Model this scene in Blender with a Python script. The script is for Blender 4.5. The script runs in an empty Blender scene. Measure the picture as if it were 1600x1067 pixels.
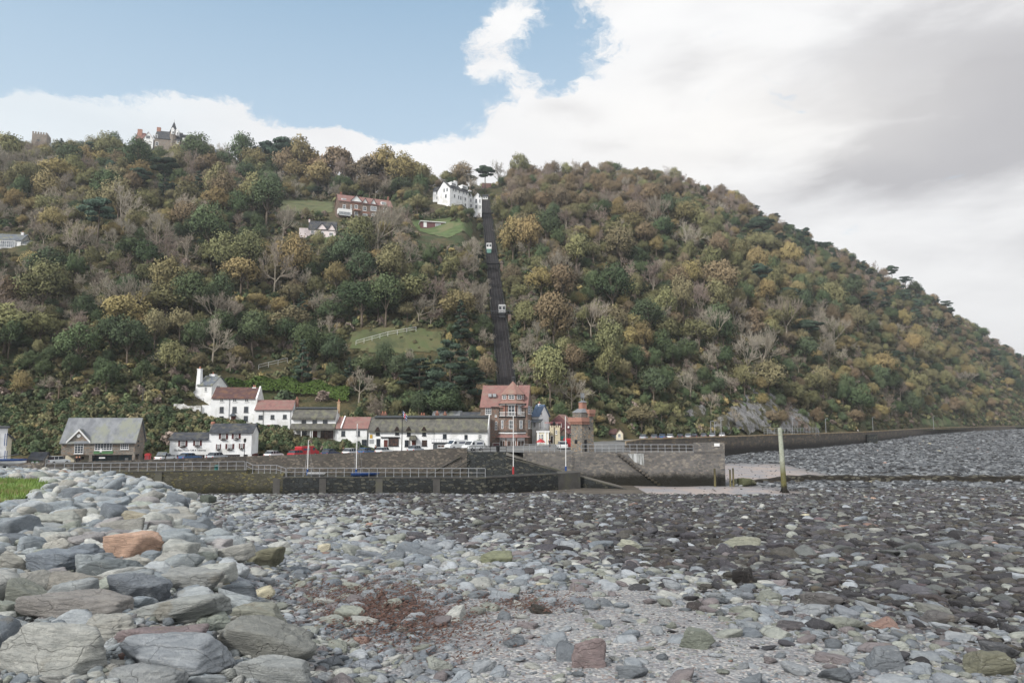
import bpy, bmesh, math, random
import numpy as np
from mathutils import Vector, Matrix
R = math.radians
random.seed(7); rng = np.random.default_rng(7)
sc = bpy.context.scene
# ---------------------------------------------------------------- camera, world, sun, exposure
F = 1100.0                                   # focal length in photo pixels (photo 1600 wide)
PITCH = math.atan(121.5 / F); CP, SP = math.cos(PITCH), math.sin(PITCH)
cam = bpy.data.objects.new("camera", bpy.data.cameras.new("camera"))
sc.collection.objects.link(cam); sc.camera = cam
cam.data.sensor_width = 36; cam.data.lens = F / 1600 * 36
cam.data.clip_start = 0.1; cam.data.clip_end = 6000
cam.location = (0, 0, 0); cam.rotation_euler = (R(90) + PITCH, 0, 0)
HAZE = 0.00018
SUN_AZ, SUN_EL = R(-138), R(34)              # azimuth from +Y towards +X
world = bpy.data.worlds.new("World"); sc.world = world; world.use_nodes = True
sc.view_settings.view_transform = 'Standard'; sc.view_settings.look = 'None'
sc.view_settings.exposure = 0.34; sc.view_settings.gamma = 1
sun = bpy.data.objects.new("sun", bpy.data.lights.new("sun", 'SUN')); sc.collection.objects.link(sun)
sun.data.energy = 2.7; sun.data.angle = R(9); sun.data.color = (1.0, 0.95, 0.88)
sdir = Vector((math.sin(SUN_AZ) * math.cos(SUN_EL), math.cos(SUN_AZ) * math.cos(SUN_EL), math.sin(SUN_EL)))
sun.rotation_euler = sdir.to_track_quat('Z', 'Y').to_euler()

def ray(px, py):
    u = px - 800.0; v = 533.5 - py
    return (u / (CP * F - SP * v), (SP * F + CP * v) / (CP * F - SP * v))     # X/Y, Z/Y
def P(px, py, D):
    a, e = ray(px, py); return Vector((a * D, D, e * D))
def proj(X, Y, Z):                            # world -> photo pixel
    d = CP * Y + SP * Z; return 800 + F * X / d, 533.5 - F * (CP * Z - SP * Y) / d

class NT:                                     # tiny node helper
    def __init__(s, t): s.t = t; s.n = t.nodes; s.l = t.links
    def node(s, ty, **k):
        n = s.n.new(ty)
        for a, b in k.items():
            setattr(n, a, b)
        return n
    def put(s, sock, v):
        if isinstance(v, bpy.types.NodeSocket): s.l.new(v, sock)
        elif v is not None:
            if isinstance(v, (tuple, list)) and len(v) == 3 and sock.type == 'RGBA': v = (*v, 1)
            sock.default_value = v
    def math(s, op, a, b=None, c=None, clamp=False):
        n = s.node('ShaderNodeMath', operation=op); n.use_clamp = clamp
        s.put(n.inputs[0], a); s.put(n.inputs[1], b); s.put(n.inputs[2], c); return n.outputs[0]
    def vmath(s, op, a, b=None, scale=None):
        n = s.node('ShaderNodeVectorMath', operation=op)
        s.put(n.inputs[0], a); s.put(n.inputs[1], b)
        if scale is not None: s.put(n.inputs['Scale'], scale)
        return n.outputs['Value'] if op in ('LENGTH', 'DOT_PRODUCT', 'DISTANCE') else n.outputs[0]
    def noise(s, vec, scale, detail=4, rough=0.55, dist=0.0):
        n = s.node('ShaderNodeTexNoise'); s.put(n.inputs['Vector'], vec)
        n.inputs['Scale'].default_value = scale; n.inputs['Detail'].default_value = detail
        n.inputs['Roughness'].default_value = rough; n.inputs['Distortion'].default_value = dist
        return n.outputs[0]
    def mix(s, f, a, b, mode='MIX'):
        n = s.node('ShaderNodeMix', data_type='RGBA', blend_type=mode)
        s.put(n.inputs[0], f); s.put(n.inputs[6], a); s.put(n.inputs[7], b); return n.outputs[2]
    def step(s, v, lo, hi, a=0.0, b=1.0):
        n = s.node('ShaderNodeMapRange', interpolation_type='SMOOTHSTEP')
        s.put(n.inputs[0], v); n.inputs[1].default_value = lo; n.inputs[2].default_value = hi
        n.inputs[3].default_value = a; n.inputs[4].default_value = b; return n.outputs[0]
    def comb(s, x, y, z=0.0):
        n = s.node('ShaderNodeCombineXYZ'); s.put(n.inputs[0], x); s.put(n.inputs[1], y); s.put(n.inputs[2], z); return n.outputs[0]

def build_sky():
    w = NT(world.node_tree); w.n.clear()
    out = w.node('ShaderNodeOutputWorld'); bg = w.node('ShaderNodeBackground')
    bg.inputs['Strength'].default_value = 0.1
    w.l.new(bg.outputs[0], out.inputs[0])
    tc = w.node('ShaderNodeTexCoord'); sep = w.node('ShaderNodeSeparateXYZ')
    d = w.vmath('NORMALIZE', tc.outputs['Generated']); w.l.new(d, sep.inputs[0])
    az = w.math('ARCTAN2', sep.outputs[0], sep.outputs[1]); el = w.math('ARCSINE', sep.outputs[2])
    ae = w.comb(az, el, 0.0)
    sky = w.node('ShaderNodeTexSky', sky_type='NISHITA'); sky.sun_disc = False
    sky.sun_elevation = SUN_EL; sky.sun_rotation = SUN_AZ; sky.air_density = 1.1; sky.dust_density = 1.5
    def azel(px, py):
        a, e = ray(px, py); return math.atan(a), math.atan2(e, math.hypot(1, a))
    n1 = w.node('ShaderNodeTexNoise', noise_dimensions='3D'); w.put(n1.inputs['Vector'], w.vmath('MULTIPLY', ae, (1.0, 1.7, 1)))
    n1.inputs['Scale'].default_value = 5.5; n1.inputs['Detail'].default_value = 7; n1.inputs['Roughness'].default_value = 0.6
    wv = w.vmath('SCALE', w.vmath('SUBTRACT', n1.outputs['Color'], (0.5, 0.5, 0.5)), scale=0.16)
    aw = w.vmath('ADD', ae, w.vmath('MULTIPLY', wv, (1, 0.8, 0)))
    def blob(px, py, rx, ry, wt, vec=aw):
        a0, e0 = azel(px, py); sx = F / rx; sy = F / ry
        q = w.vmath('LENGTH', w.vmath('MULTIPLY', w.vmath('SUBTRACT', vec, (a0, e0, 0)), (sx, sy, 0)))
        return w.step(q, 0.0, 1.6, wt, 0.0)
    def total(lst, vec=aw):
        s = None
        for b in lst:
            v = blob(*b, vec=vec); s = v if s is None else w.math('ADD', s, v)
        return s
    blue = total([(80, 10, 420, 120, 1.0), (360, 40, 330, 130, 1.0), (560, 90, 210, 110, 1.0), (640, 165, 110, 55, .6), (690, 120, 110, 90, .7), (520, -60, 330, 110, 1.0), (330, 225, 230, 62, -1.0), (560, 250, 200, 50, -.8), (100, 225, 260, 60, -.35), (700, 60, 40, 90, -.1),
                  (880, 60, 75, 90, .95), (830, 110, 60, 40, .4), (-200, -40, 320, 160, 1.0), (300, -300, 500, 200, 1.0),
                  (775, 40, 70, 42, -.55), (745, 112, 75, 60, -.55), (700, 60, 90, 60, -.15), (250, 150, 90, 30, -.2), (620, -20, 40, 30, -.2)])
    nb = w.noise(w.vmath('MULTIPLY', aw, (1.0, 1.8, 1)), 11, 10, 0.7)
    wisp = w.noise(w.vmath('MULTIPLY', ae, (1.0, 3.5, 1)), 4.2, 6, 0.6, 0.5)
    bl = w.step(w.math('ADD', w.math('ADD', blue, w.math('MULTIPLY', w.math('SUBTRACT', nb, 0.5), -2.1)), w.math('MULTIPLY', w.math('SUBTRACT', wisp, 0.5), -1.0)), 0.27, 0.74)
    # blue air: sky texture, whitened low down
    low = w.step(el, 0.2, 0.8, 1.0, 0.0)
    skyc = w.mix(w.math('MULTIPLY', low, 0.75), w.mix(0.55, w.vmath('SCALE', sky.outputs[0], scale=1.25), (1.8, 3.8, 5.7)), (5.6, 6.6, 7.4))
    # cloud: bright white with soft grey streaks
    st = w.noise(w.vmath('MULTIPLY', ae, (0.8, 2.4, 1)), 3.2, 5, 0.5, 0.6)
    grey = total([(1440, 235, 260, 55, .75), (1600, 200, 300, 80, .4), (1620, 90, 300, 110, .3), (1280, 150, 160, 40, .25), (1500, 330, 200, 30, .2), (2100, 200, 600, 300, .5),
                  (1070, 110, 45, 45, .4), (880, 185, 50, 22, .45), (940, 235, 50, 12, .3), (1350, 40, 300, 60, .25), (20, 150, 260, 60, .25)])
    g = w.math('MULTIPLY', grey, w.step(w.math('ADD', w.math('MULTIPLY', st, .6), w.math('MULTIPLY', wisp, .4)), 0.38, 0.62, 0.15, 1.3), clamp=True)
    base = w.mix(w.step(st, 0.35, 0.7), (8.0, 8.0, 8.0), (7.1, 7.1, 7.2))
    cl = w.mix(g, base, (4.3, 4.25, 4.4))
    cl = w.mix(w.step(el, 0.0, 0.3, 0.35, 0.0), cl, (7.3, 7.15, 7.0))
    cl = w.mix(w.math('MULTIPLY', blob(20, 190, 290, 120, 1.0), .8, clamp=True), cl, (6.3, 7.0, 7.5))
    cl = w.mix(w.math('MULTIPLY', blob(1120, 200, 300, 90, 1.0), .5, clamp=True), cl, (8.5, 8.25, 7.9))
    w.l.new(w.mix(bl, cl, skyc), bg.inputs['Color'])
build_sky()

# ---------------------------------------------------------------- helpers
COL = sc.collection
def link(o): COL.objects.link(o); return o
def tag(o, label=None, cat=None, group=None, kind=None):
    if label: o['label'] = label
    if cat: o['category'] = cat
    if group: o['group'] = group
    if kind: o['kind'] = kind
    return o
def thing(name, label, cat, loc=(0, 0, 0), rz=0.0, group=None):
    o = link(bpy.data.objects.new(name, None)); o.location = loc; o.rotation_euler = (0, 0, rz); o.empty_display_size = 0.3
    return tag(o, label, cat, group)
class MB:
    def __init__(s): s.v = []; s.f = []
    def face(s, pts):
        n = len(s.v); s.v += [tuple(p) for p in pts]; s.f.append(tuple(range(n, n + len(pts)))); return s
    def box(s, x0, x1, y0, y1, z0, z1):
        n = len(s.v)
        s.v += [(x0, y0, z0), (x1, y0, z0), (x1, y1, z0), (x0, y1, z0), (x0, y0, z1), (x1, y0, z1), (x1, y1, z1), (x0, y1, z1)]
        s.f += [(n, n+3, n+2, n+1), (n+4, n+5, n+6, n+7), (n, n+1, n+5, n+4), (n+1, n+2, n+6, n+5), (n+2, n+3, n+7, n+6), (n+3, n, n+4, n+7)]; return s
    def prism(s, poly, axis, c0, c1):         # poly in the two other axes, extruded along axis
        n = len(s.v); k = len(poly)
        for c in (c0, c1):
            for (a, b) in poly:
                s.v.append({'x': (c, a, b), 'y': (a, c, b), 'z': (a, b, c)}[axis])
        s.f += [tuple(range(n, n + k))[::-1], tuple(range(n + k, n + 2 * k))]
        for i in range(k):
            j = (i + 1) % k; s.f.append((n + i, n + j, n + k + j, n + k + i))
        return s
    def tube(s, p0, p1, r0, r1=None, seg=8, cap=True):
        r1 = r0 if r1 is None else r1; p0 = Vector(p0); p1 = Vector(p1); d = (p1 - p0).normalized()
        a = d.orthogonal().normalized(); b = d.cross(a); n = len(s.v)
        for p, r in ((p0, r0), (p1, r1)):
            for i in range(seg):
                t = 2 * math.pi * i / seg; s.v.append(tuple(p + (a * math.cos(t) + b * math.sin(t)) * r))
        for i in range(seg):
            j = (i + 1) % seg; s.f.append((n + i, n + j, n + seg + j, n + seg + i))
        if cap: s.f += [tuple(range(n, n + seg))[::-1], tuple(range(n + seg, n + 2 * seg))]
        return s
    def lathe(s, prof, c=(0, 0), seg=12):      # prof: (r, z)
        n = len(s.v)
        for r, z in prof:
            for i in range(seg):
                t = 2 * math.pi * i / seg; s.v.append((c[0] + r * math.cos(t), c[1] + r * math.sin(t), z))
        for k in range(len(prof) - 1):
            for i in range(seg):
                j = (i + 1) % seg; s.f.append((n + k*seg + i, n + k*seg + j, n + (k+1)*seg + j, n + (k+1)*seg + i))
        s.f += [tuple(range(n, n + seg))[::-1], tuple(range(n + (len(prof)-1)*seg, n + len(prof)*seg))]; return s
    def obj(s, name, mat, parent=None, smooth=False, bevel=0):
        me = bpy.data.meshes.new(name); me.from_pydata(s.v, [], s.f); me.update()
        bm = bmesh.new(); bm.from_mesh(me); bmesh.ops.recalc_face_normals(bm, faces=bm.faces); bm.to_mesh(me); bm.free()
        me.materials.append(mat)
        if smooth: me.polygons.foreach_set('use_smooth', [True] * len(me.polygons))
        o = link(bpy.data.objects.new(name, me)); o.parent = parent
        if bevel:
            b = o.modifiers.new('bevel', 'BEVEL'); b.width = bevel; b.segments = 2; b.limit_method = 'ANGLE'
        return o
def npmesh(name, V, Fc, mat, attrs=None, smooth=True, k=3):
    me = bpy.data.meshes.new(name); V = np.asarray(V, np.float32); Fc = np.asarray(Fc, np.int32)
    me.vertices.add(len(V)); me.vertices.foreach_set('co', V.ravel())
    nf = len(Fc); me.loops.add(nf * k); me.loops.foreach_set('vertex_index', Fc.ravel())
    me.polygons.add(nf); me.polygons.foreach_set('loop_start', np.arange(0, nf * k, k, dtype=np.int32))
    me.polygons.foreach_set('use_smooth', np.full(nf, smooth))
    for nm, (ty, dom, data) in (attrs or {}).items():
        at = me.attributes.new(nm, ty, dom)
        at.data.foreach_set({'FLOAT_COLOR': 'color', 'FLOAT_VECTOR': 'vector', 'FLOAT': 'value'}[ty], np.asarray(data, np.float32).ravel())
    me.update(); me.validate()
    for m in (mat if isinstance(mat, (list, tuple)) else [mat]): me.materials.append(m)
    return me

def srgb(r, g, b):
    f = lambda c: (c / 255 / 12.92) if c / 255 <= .04045 else ((c / 255 + .055) / 1.055) ** 2.4
    return (f(r), f(g), f(b))
MATS = {}
def mat(name, c1, c2=None, scale=2.0, c3=None, s3=0.4, rough=0.85, bump=0.0, bscale=None, detail=5, stretch=None, metal=0.0, lo=0.35, hi=0.65, spec=0.3):
    """two-tone noise material in metres, optional third tone on a large scale"""
    if name in MATS: return MATS[name]
    m = bpy.data.materials.new(name); m.use_nodes = True; t = NT(m.node_tree)
    b = t.n['Principled BSDF']; b.inputs['Roughness'].default_value = rough; b.inputs['Metallic'].default_value = metal
    b.inputs['Specular IOR Level'].default_value = spec
    tc = t.node('ShaderNodeTexCoord').outputs['Object']
    vec = t.vmath('MULTIPLY', tc, stretch) if stretch else tc
    if c2 is None: c2 = tuple(x * .8 for x in c1)
    col = t.mix(t.step(t.noise(vec, scale, detail, 0.6), lo, hi), c1, c2)
    if c3: col = t.mix(t.step(t.noise(vec, s3, 5, 0.65), 0.48, 0.62), col, c3)
    t.put(b.inputs['Base Color'], col)
    if bump:
        bn = t.node('ShaderNodeBump'); bn.inputs['Strength'].default_value = bump; bn.inputs['Distance'].default_value = 0.05
        t.put(bn.inputs['Height'], t.noise(vec, bscale or scale * 4, 5, 0.6)); t.l.new(bn.outputs[0], b.inputs['Normal'])
    MATS[name] = m; return m
def masonry(name, c1, c2, mortar, w=0.5, h=0.22, c3=None, rubble=False, dark=None):
    """coursed or rubble masonry; dark=(z_low, z_high, colour): weed and tide stain below a height in world metres"""
    if name in MATS: return MATS[name]
    m = bpy.data.materials.new(name); m.use_nodes = True; t = NT(m.node_tree); b = t.n['Principled BSDF']
    b.inputs['Roughness'].default_value = 0.9; b.inputs['Specular IOR Level'].default_value = 0.2
    tc = t.node('ShaderNodeTexCoord').outputs['Object']; geo = t.node('ShaderNodeNewGeometry')
    vec = t.vmath('ADD', tc, t.vmath('SCALE', t.vmath('SUBTRACT', t.node('ShaderNodeTexNoise').outputs['Color'], (.5, .5, .5)), scale=0.05))
    vo = t.node('ShaderNodeTexVoronoi'); t.put(vo.inputs['Vector'], t.vmath('MULTIPLY', vec, (1 / w, 1 / w, 1 / h))); vo.inputs['Scale'].default_value = 1
    ve = t.node('ShaderNodeTexVoronoi', feature='DISTANCE_TO_EDGE'); t.put(ve.inputs['Vector'], t.vmath('MULTIPLY', vec, (1 / w, 1 / w, 1 / h))); ve.inputs['Scale'].default_value = 1
    sp = t.node('ShaderNodeSeparateColor'); t.l.new(vo.outputs['Color'], sp.inputs[0])
    col = t.mix(sp.outputs[0], c1, c2)
    if c3: col = t.mix(t.step(sp.outputs[1], 0.72, 0.78), col, c3)
    col = t.mix(t.step(ve.outputs[0], 0.03, 0.1, 1, 0), col, mortar)
    col = t.mix(t.step(t.noise(tc, 0.5, 6, 0.7), 0.4, 0.65, 0, 0.45), col, tuple(x * .45 for x in c1))
    if dark:
        s = t.node('ShaderNodeSeparateXYZ'); t.l.new(geo.outputs['Position'], s.inputs[0])
        zz = t.math('ADD', s.outputs[2], t.math('MULTIPLY', t.math('SUBTRACT', t.noise(tc, 0.9, 4, 0.7), 0.5), 1.8))
        col = t.mix(t.step(zz, dark[0], dark[1], 1, 0), col, t.mix(t.noise(tc, 6, 4, .7), dark[2], tuple(x * .35 for x in dark[2])))
    t.put(b.inputs['Base Color'], col)
    bn = t.node('ShaderNodeBump'); bn.inputs['Strength'].default_value = 0.6; bn.inputs['Distance'].default_value = 0.05
    t.put(bn.inputs['Height'], t.step(ve.outputs[0], 0.0, 0.15)); t.l.new(bn.outputs[0], b.inputs['Normal'])
    MATS[name] = m; return m
def attrmat(name, builder):
    m = bpy.data.materials.new(name); m.use_nodes = True; t = NT(m.node_tree); builder(t, t.n['Principled BSDF']); MATS[name] = m; return m
def sm(x, lo, hi): t = np.clip((x - lo) / (hi - lo), 0, 1); return t * t * (3 - 2 * t)
_w = [(rng.uniform(-1, 1), rng.uniform(-1, 1), rng.uniform(0, 6.28)) for _ in range(24)]
def nz(x, y, s=1.0):                           # cheap smooth noise, about -1..1, feature size ~ s metres
    r = 0
    for i, (a, b, c) in enumerate(_w[:12]):
        f = 1 + (i // 4) * 0.9; r = r + np.sin((x * a + y * b) * 5.0 * f / s + c) / (2.2 * f)
    return r / 2.2
# ---------------------------------------------------------------- ground: beach, hill, streets
def edge_x(Y): return np.interp(Y, [0, 4, 11.7, 34, 60, 92, 110], [.4, -1.3, -4.4, -15, -31, -58, -70])
def bankf(X, Y): w = 0.9 + 0.05 * Y; return 1 - sm(X, edge_x(Y) - w, edge_x(Y) + w * .9)
def beach_z(X, Y):
    X = np.asarray(X, float); Y = np.asarray(Y, float); a = X / np.maximum(Y, 1)
    zr = -(1.8 + 0.0905 * (Y - 4)); zr = np.maximum(zr, -11.0)
    far = np.interp(Y, [0, 134, 262, 500, 900, 4000], [-11, -11, -8.9, -6.9, -12, -40]); zr = np.where(Y > 112, far, zr)
    zl = np.maximum(-(1.5 + 0.057 * (Y - 4)), -7.45)
    b = bankf(X, Y); z = zr * (1 - b) + zl * b
    z = z * 1.0
    near = np.clip(Y / 30, 0.15, 1)
    return z + 0.22 * near * nz(X, Y, 14) + 0.05 * nz(X, Y, 3.1) * near
SX_ = [-200, -60, -48, -24, -14, 0, 10, 400]; SZ_ = [-7.42, -7.38, -7.15, -6.55, -6.1, -5.6, -5.42, -5.42]
def street_z(X): return np.interp(X, SX_, SZ_)
KN = [  # px, S(D,z), T(D,z), F(D,z)   street edge, bank top, hill foot
 (-900, 128, -7.3, 142, 2.0, 150, 2.4), (0, 126, -7.3, 141, 1.9, 150, 2.3), (160, 130, -7.3, 142, 2.1, 152, 2.6), (260, 137, -7.3, 146, 1.3, 156, 2.6),
 (330, 139, -7.3, 146, -0.8, 163, 1.6), (400, 140, -7.3, 146, -2.4, 170, 1.2), (462, 141, -7.3, 146, -3.6, 170, -1.0), (540, 143, -6.9, 148, -5.2, 168, -2.5),
 (620, 149, -6.55, 153, -6.3, 168, -4.2), (700, 150, -6.3, 155, -6.1, 168, -4.6), (800, 150, -5.8, 158, -5.6, 165, -5), (870, 152, -5.7, 162, -5.6, 171, -5),
 (1000, 172, -5.6, 180, -5.4, 192, -5.2), (1130, 196, -5.5, 206, -5.4, 213, -5.2), (1340, 262, -5.5, 270, -5.4, 282, -5.0), (1580, 500, -5.5, 512, -5.4, 522, -5.0),
 (1720, 700, -7, 710, -7, 720, -7), (2500, 900, -12, 910, -12, 920, -12)]
RIDGE = [(-900, 200, 430), (-300, 218, 430), (0, 240, 430), (150, 252, 430), (340, 268, 430), (430, 292, 400), (520, 303, 388), (600, 303, 390), (660, 296, 400), (720, 290, 418),
 (760, 292, 428), (800, 285, 440), (850, 278, 460), (950, 276, 480), (1050, 286, 500), (1150, 320, 520), (1250, 374, 540), (1350, 422, 560), (1450, 472, 590), (1550, 537, 620),
 (1600, 574, 640), (1680, 640, 690), (1760, 664, 740), (2500, 668, 1000)]
KA = np.array([(k[0] - 800) / F for k in KN]); KV = np.array([k[1:] for k in KN], float)
RA = np.array([ray(r[0], r[1])[0] for r in RIDGE]); RD = np.array([r[2] for r in RIDGE], float); RZ = np.array([ray(r[0], r[1])[1] * r[2] for r in RIDGE])
TRK0 = Vector((0.15, 165, -4.0)); TRK1 = P(758, 312, 400)
def track_at(Y): t = (Y - TRK0.y) / (TRK1.y - TRK0.y); return TRK0 + (TRK1 - TRK0) * t
def hill_z(X, Y):
    X = np.asarray(X, float); Y = np.asarray(Y, float); a = X / Y
    c = [np.interp(a, KA, KV[:, i]) for i in range(6)]; rd = np.interp(a, RA, RD); rz = np.interp(a, RA, RZ)
    D = [c[0] - 40, c[0], c[2], c[4]]; Z = [c[1] - 0.4, c[1], c[3], c[5]]
    for t, bulge in ((.25, .045), (.5, .06), (.75, .045)):
        D.append(c[4] + (rd - c[4]) * t); Z.append(c[5] + (rz - c[5]) * (t + bulge))
    D += [rd, rd + 40, rd + 250, rd + 1500]; Z += [rz, rz + 1.0, rz - 8, rz * .6 - 60]
    z = np.full(a.shape, 0.0) + Z[0]
    for i in range(len(D) - 1):
        m = (Y >= D[i]); t = np.clip((Y - D[i]) / (D[i + 1] - D[i]), 0, 1); z = np.where(m, Z[i] + (Z[i + 1] - Z[i]) * t, z)
    am = sm(Y, c[4] + 5, c[4] + 60) * (1 - .75 * sm(Y, rd - 60, rd - 10))
    z = z + am * (5.0 * nz(X, Y, 95) + 2.0 * nz(Y, X, 38)) + 0.4 * nz(X, Y, 9) * sm(Y, c[2] - 8, c[2])
    tr_t = np.clip((Y - TRK0.y) / (TRK1.y - TRK0.y), 0, 1.02)
    dx = np.abs(X - (TRK0.x + (TRK1.x - TRK0.x) * tr_t)); f = (1 - sm(dx, 5, 13)) * sm(Y, 162, 170) * (1 - sm(Y, 404, 430))
    return z * (1 - f) + f * (TRK0.z + (TRK1.z - TRK0.z) * tr_t - 0.5)
def on_ground(px, py, fn=None):                # where the ray through a photo pixel meets the beach (or hill)
    fn = fn or beach_z; a, e = ray(px, py); lo = None
    for D in (np.geomspace(2.5, 400, 900) if fn is beach_z else np.linspace(130, 600, 1900)):
        if float(fn(a * D, D)) >= e * D: return Vector((a * D, D, e * D))
    return None
def gridmesh(name, a0, a1, na, D0, D1, nd, fn, mat_, geom=True, attrs=None, front=None):
    A = np.linspace(a0, a1, na) if a1 < 3 else np.tan(np.linspace(math.atan(a0), math.atan(a1), na)); D = np.geomspace(D0, D1, nd) if geom else np.linspace(D0, D1, nd)
    AA, DD = np.meshgrid(A, D)
    if front: f0 = front(AA); DD = f0 * (D1 / f0) ** np.linspace(0, 1, nd)[:, None]
    X = AA * DD; Y = DD; Z = fn(X, Y); V = np.stack([X, Y, Z], -1).reshape(-1, 3)
    i = np.arange(nd - 1)[:, None] * na + np.arange(na - 1)[None]; i = i.ravel()
    Fc = np.stack([i, i + 1, i + 1 + na, i + na], -1)
    at = {k: ('FLOAT', 'POINT', f(X, Y).ravel()) for k, f in (attrs or {}).items()}
    return link(bpy.data.objects.new(name, npmesh(name, V, Fc, mat_, at, True, 4)))
def darkf(X, Y):                                # weedy, wet zone below the tide line
    return sm(Y / np.interp(X, [-30, -8, -1.6, 1.2, 3, 4.1, 8], [75, 40, 22, 14, 10.5, 7.5, 3.2]) + .25 * nz(X, Y, 9) + .12 * nz(X, Y, 2), .55, 1.5) * (1 - bankf(X, Y))
def sandf(X, Y):
    px, py = 800 + F * X / Y, 655 - F * beach_z(X, Y) / Y
    s1 = sm(X, 8, 13) * (1 - sm(X, 38 + 3 * nz(X, Y, 8), 47)) * sm(Y, 92, 98) * (1 - sm(Y, 114, 122))
    s2 = sm(X, 32, 38) * (1 - sm(X, 56, 66)) * sm(Y, 122, 134) * (1 - sm(Y, 160, 172))
    return np.clip(s1 + s2, 0, 1)
def gravelf(X, Y):                              # fine shingle with few stones, in front of the camera
    u = X + .12 * (Y - 4); return sm(u + .3 * nz(X, Y, 3), -.9, .4) * (1 - sm(u + .4 * nz(Y, X, 3), 1.8, 3.6)) * (1 - sm(Y + nz(X, Y, 4), 8, 12)) 
def beach_mat(t, b):
    tc = t.node('ShaderNodeTexCoord').outputs['Object']
    at = lambda n: (lambda q: (setattr(q, 'attribute_name', n), q.outputs['Fac'])[1])(t.node('ShaderNodeAttribute'))
    vo = t.node('ShaderNodeTexVoronoi'); t.put(vo.inputs['Vector'], tc); vo.inputs['Scale'].default_value = 38
    v2 = t.node('ShaderNodeTexVoronoi'); t.put(v2.inputs['Vector'], tc); v2.inputs['Scale'].default_value = 5
    sp = t.node('ShaderNodeSeparateColor'); t.l.new(vo.outputs['Color'], sp.inputs[0])
    s2 = t.node('ShaderNodeSeparateColor'); t.l.new(v2.outputs['Color'], s2.inputs[0])
    col = t.mix(sp.outputs[0], srgb(114, 116, 119), srgb(166, 168, 170))
    col = t.mix(t.step(sp.outputs[1], .9, .94), col, srgb(140, 126, 120)); col = t.mix(t.step(sp.outputs[2], .86, .9), col, srgb(190, 188, 184))
    col = t.mix(t.step(s2.outputs[0], .3, .9, 0, .35), col, srgb(110, 108, 116))
    dk = t.mix(s2.outputs[1], srgb(36, 34, 35), srgb(88, 87, 90)); dk = t.mix(t.step(t.noise(tc, .35, 5, .6), .5, .62, 0, .5), dk, srgb(52, 50, 36))
    col = t.mix(at('dark'), col, dk); col = t.mix(at('far'), col, t.mix(s2.outputs[2], srgb(70, 73, 78), srgb(122, 126, 130)))
    col = t.mix(at('sand'), col, t.mix(t.step(t.noise(tc, .22, 4), .4, .6), srgb(160, 150, 146), srgb(143, 142, 146)))
    t.put(b.inputs['Base Color'], col); b.inputs['Roughness'].default_value = .8
    bn = t.node('ShaderNodeBump'); bn.inputs['Strength'].default_value = .8; bn.inputs['Distance'].default_value = .015
    t.put(bn.inputs['Height'], t.math('MULTIPLY', vo.outputs['Distance'], -1)); t.l.new(bn.outputs[0], b.inputs['Normal'])
M_beach = attrmat('shingle', beach_mat)
tag(gridmesh('beach', -7, 7, 560, 0.6, 1500, 420, beach_z, M_beach, True,
    {'dark': darkf, 'sand': sandf, 'far': lambda X, Y: sm(Y, 108, 122) * (1 - sm(Y, 1400, 1500) * 0)}), kind='structure')
def hill_mat(t, b):
    tc = t.node('ShaderNodeTexCoord').outputs['Object']
    col = t.mix(t.step(t.noise(tc, .35, 6, .7), .35, .65), srgb(56, 60, 36), srgb(88, 80, 52))
    col = t.mix(t.step(t.noise(tc, .06, 5, .6), .5, .62), col, srgb(52, 66, 34)); col = t.mix(t.step(t.noise(tc, 1.3, 5, .7), .55, .7), col, srgb(104, 92, 66))
    t.put(b.inputs['Base Color'], col); b.inputs['Roughness'].default_value = .95
    bn = t.node('ShaderNodeBump'); bn.inputs['Strength'].default_value = 1; bn.inputs['Distance'].default_value = .5
    t.put(bn.inputs['Height'], t.noise(tc, 1.2, 6, .7)); t.l.new(bn.outputs[0], b.inputs['Normal'])
M_hill = attrmat('woodland_floor', hill_mat)
tag(gridmesh('hill', -1.5, 1.55, 420, 128, 1500, 330, hill_z, M_hill, True, front=lambda a: np.interp(a, KA, KV[:, 0]) + .6), kind='structure')
# sea beyond the headland
M_sea = mat('sea_water', srgb(96, 106, 112), srgb(110, 120, 126), .05, rough=.25, bump=.3, bscale=.8)
tag(MB().face([(-2350, 560, -10.5), (2350, 560, -10.5), (2350, 1500, -10.5), (-2350, 1500, -10.5)]).obj('sea', M_sea), kind='structure')
# ---------------------------------------------------------------- stones
_ico = {}
def ico(n):
    if n not in _ico:
        bm = bmesh.new(); bmesh.ops.create_icosphere(bm, subdivisions=n, radius=1)
        _ico[n] = (np.array([v.co[:] for v in bm.verts]), np.array([[v.index for v in f.verts] for f in bm.faces])); bm.free()
    return _ico[n]
def rock(seed, sub, p=9, k=12, rough=.05, flat=1.0):
    g = np.random.default_rng(seed); d, f = ico(sub)
    n = g.normal(size=(k, 3)); n[:, 2] *= flat; n /= np.linalg.norm(n, axis=1, keepdims=True); h = g.uniform(.55, 1.0, k)
    n = np.vstack([n, [[0, 0, 1], [0, 0, -1], [1, 0, 0], [-1, 0, 0], [0, 1, 0], [0, -1, 0]]]); h = np.append(h, [.85, .85, 1, 1, 1, 1])
    q = np.maximum(d @ n.T, 0) / h; r = (q ** p).sum(1) ** (-1 / p)
    for i in range(8):
        w = g.normal(size=3) * (2.2 + i * 1.6); r = r * (1 + rough / (1 + i * .6) * np.sin(d @ w + g.uniform(0, 6)) )
    v = d * r[:, None]
    if sub >= 4:                                   # thin bedding ledges
        t = g.normal(size=3) * .25 + np.array([0, 0, 1]); t /= np.linalg.norm(t)
        v = v + d * (0.012 * np.sign(np.sin(v @ t * 26 + 2 * np.sin(v @ g.normal(size=3) * 2))))[:, None] + d * (.008 * np.sin(v @ (g.normal(size=3) * 22)))[:, None]
    return v / np.abs(v).max(0), f
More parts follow.
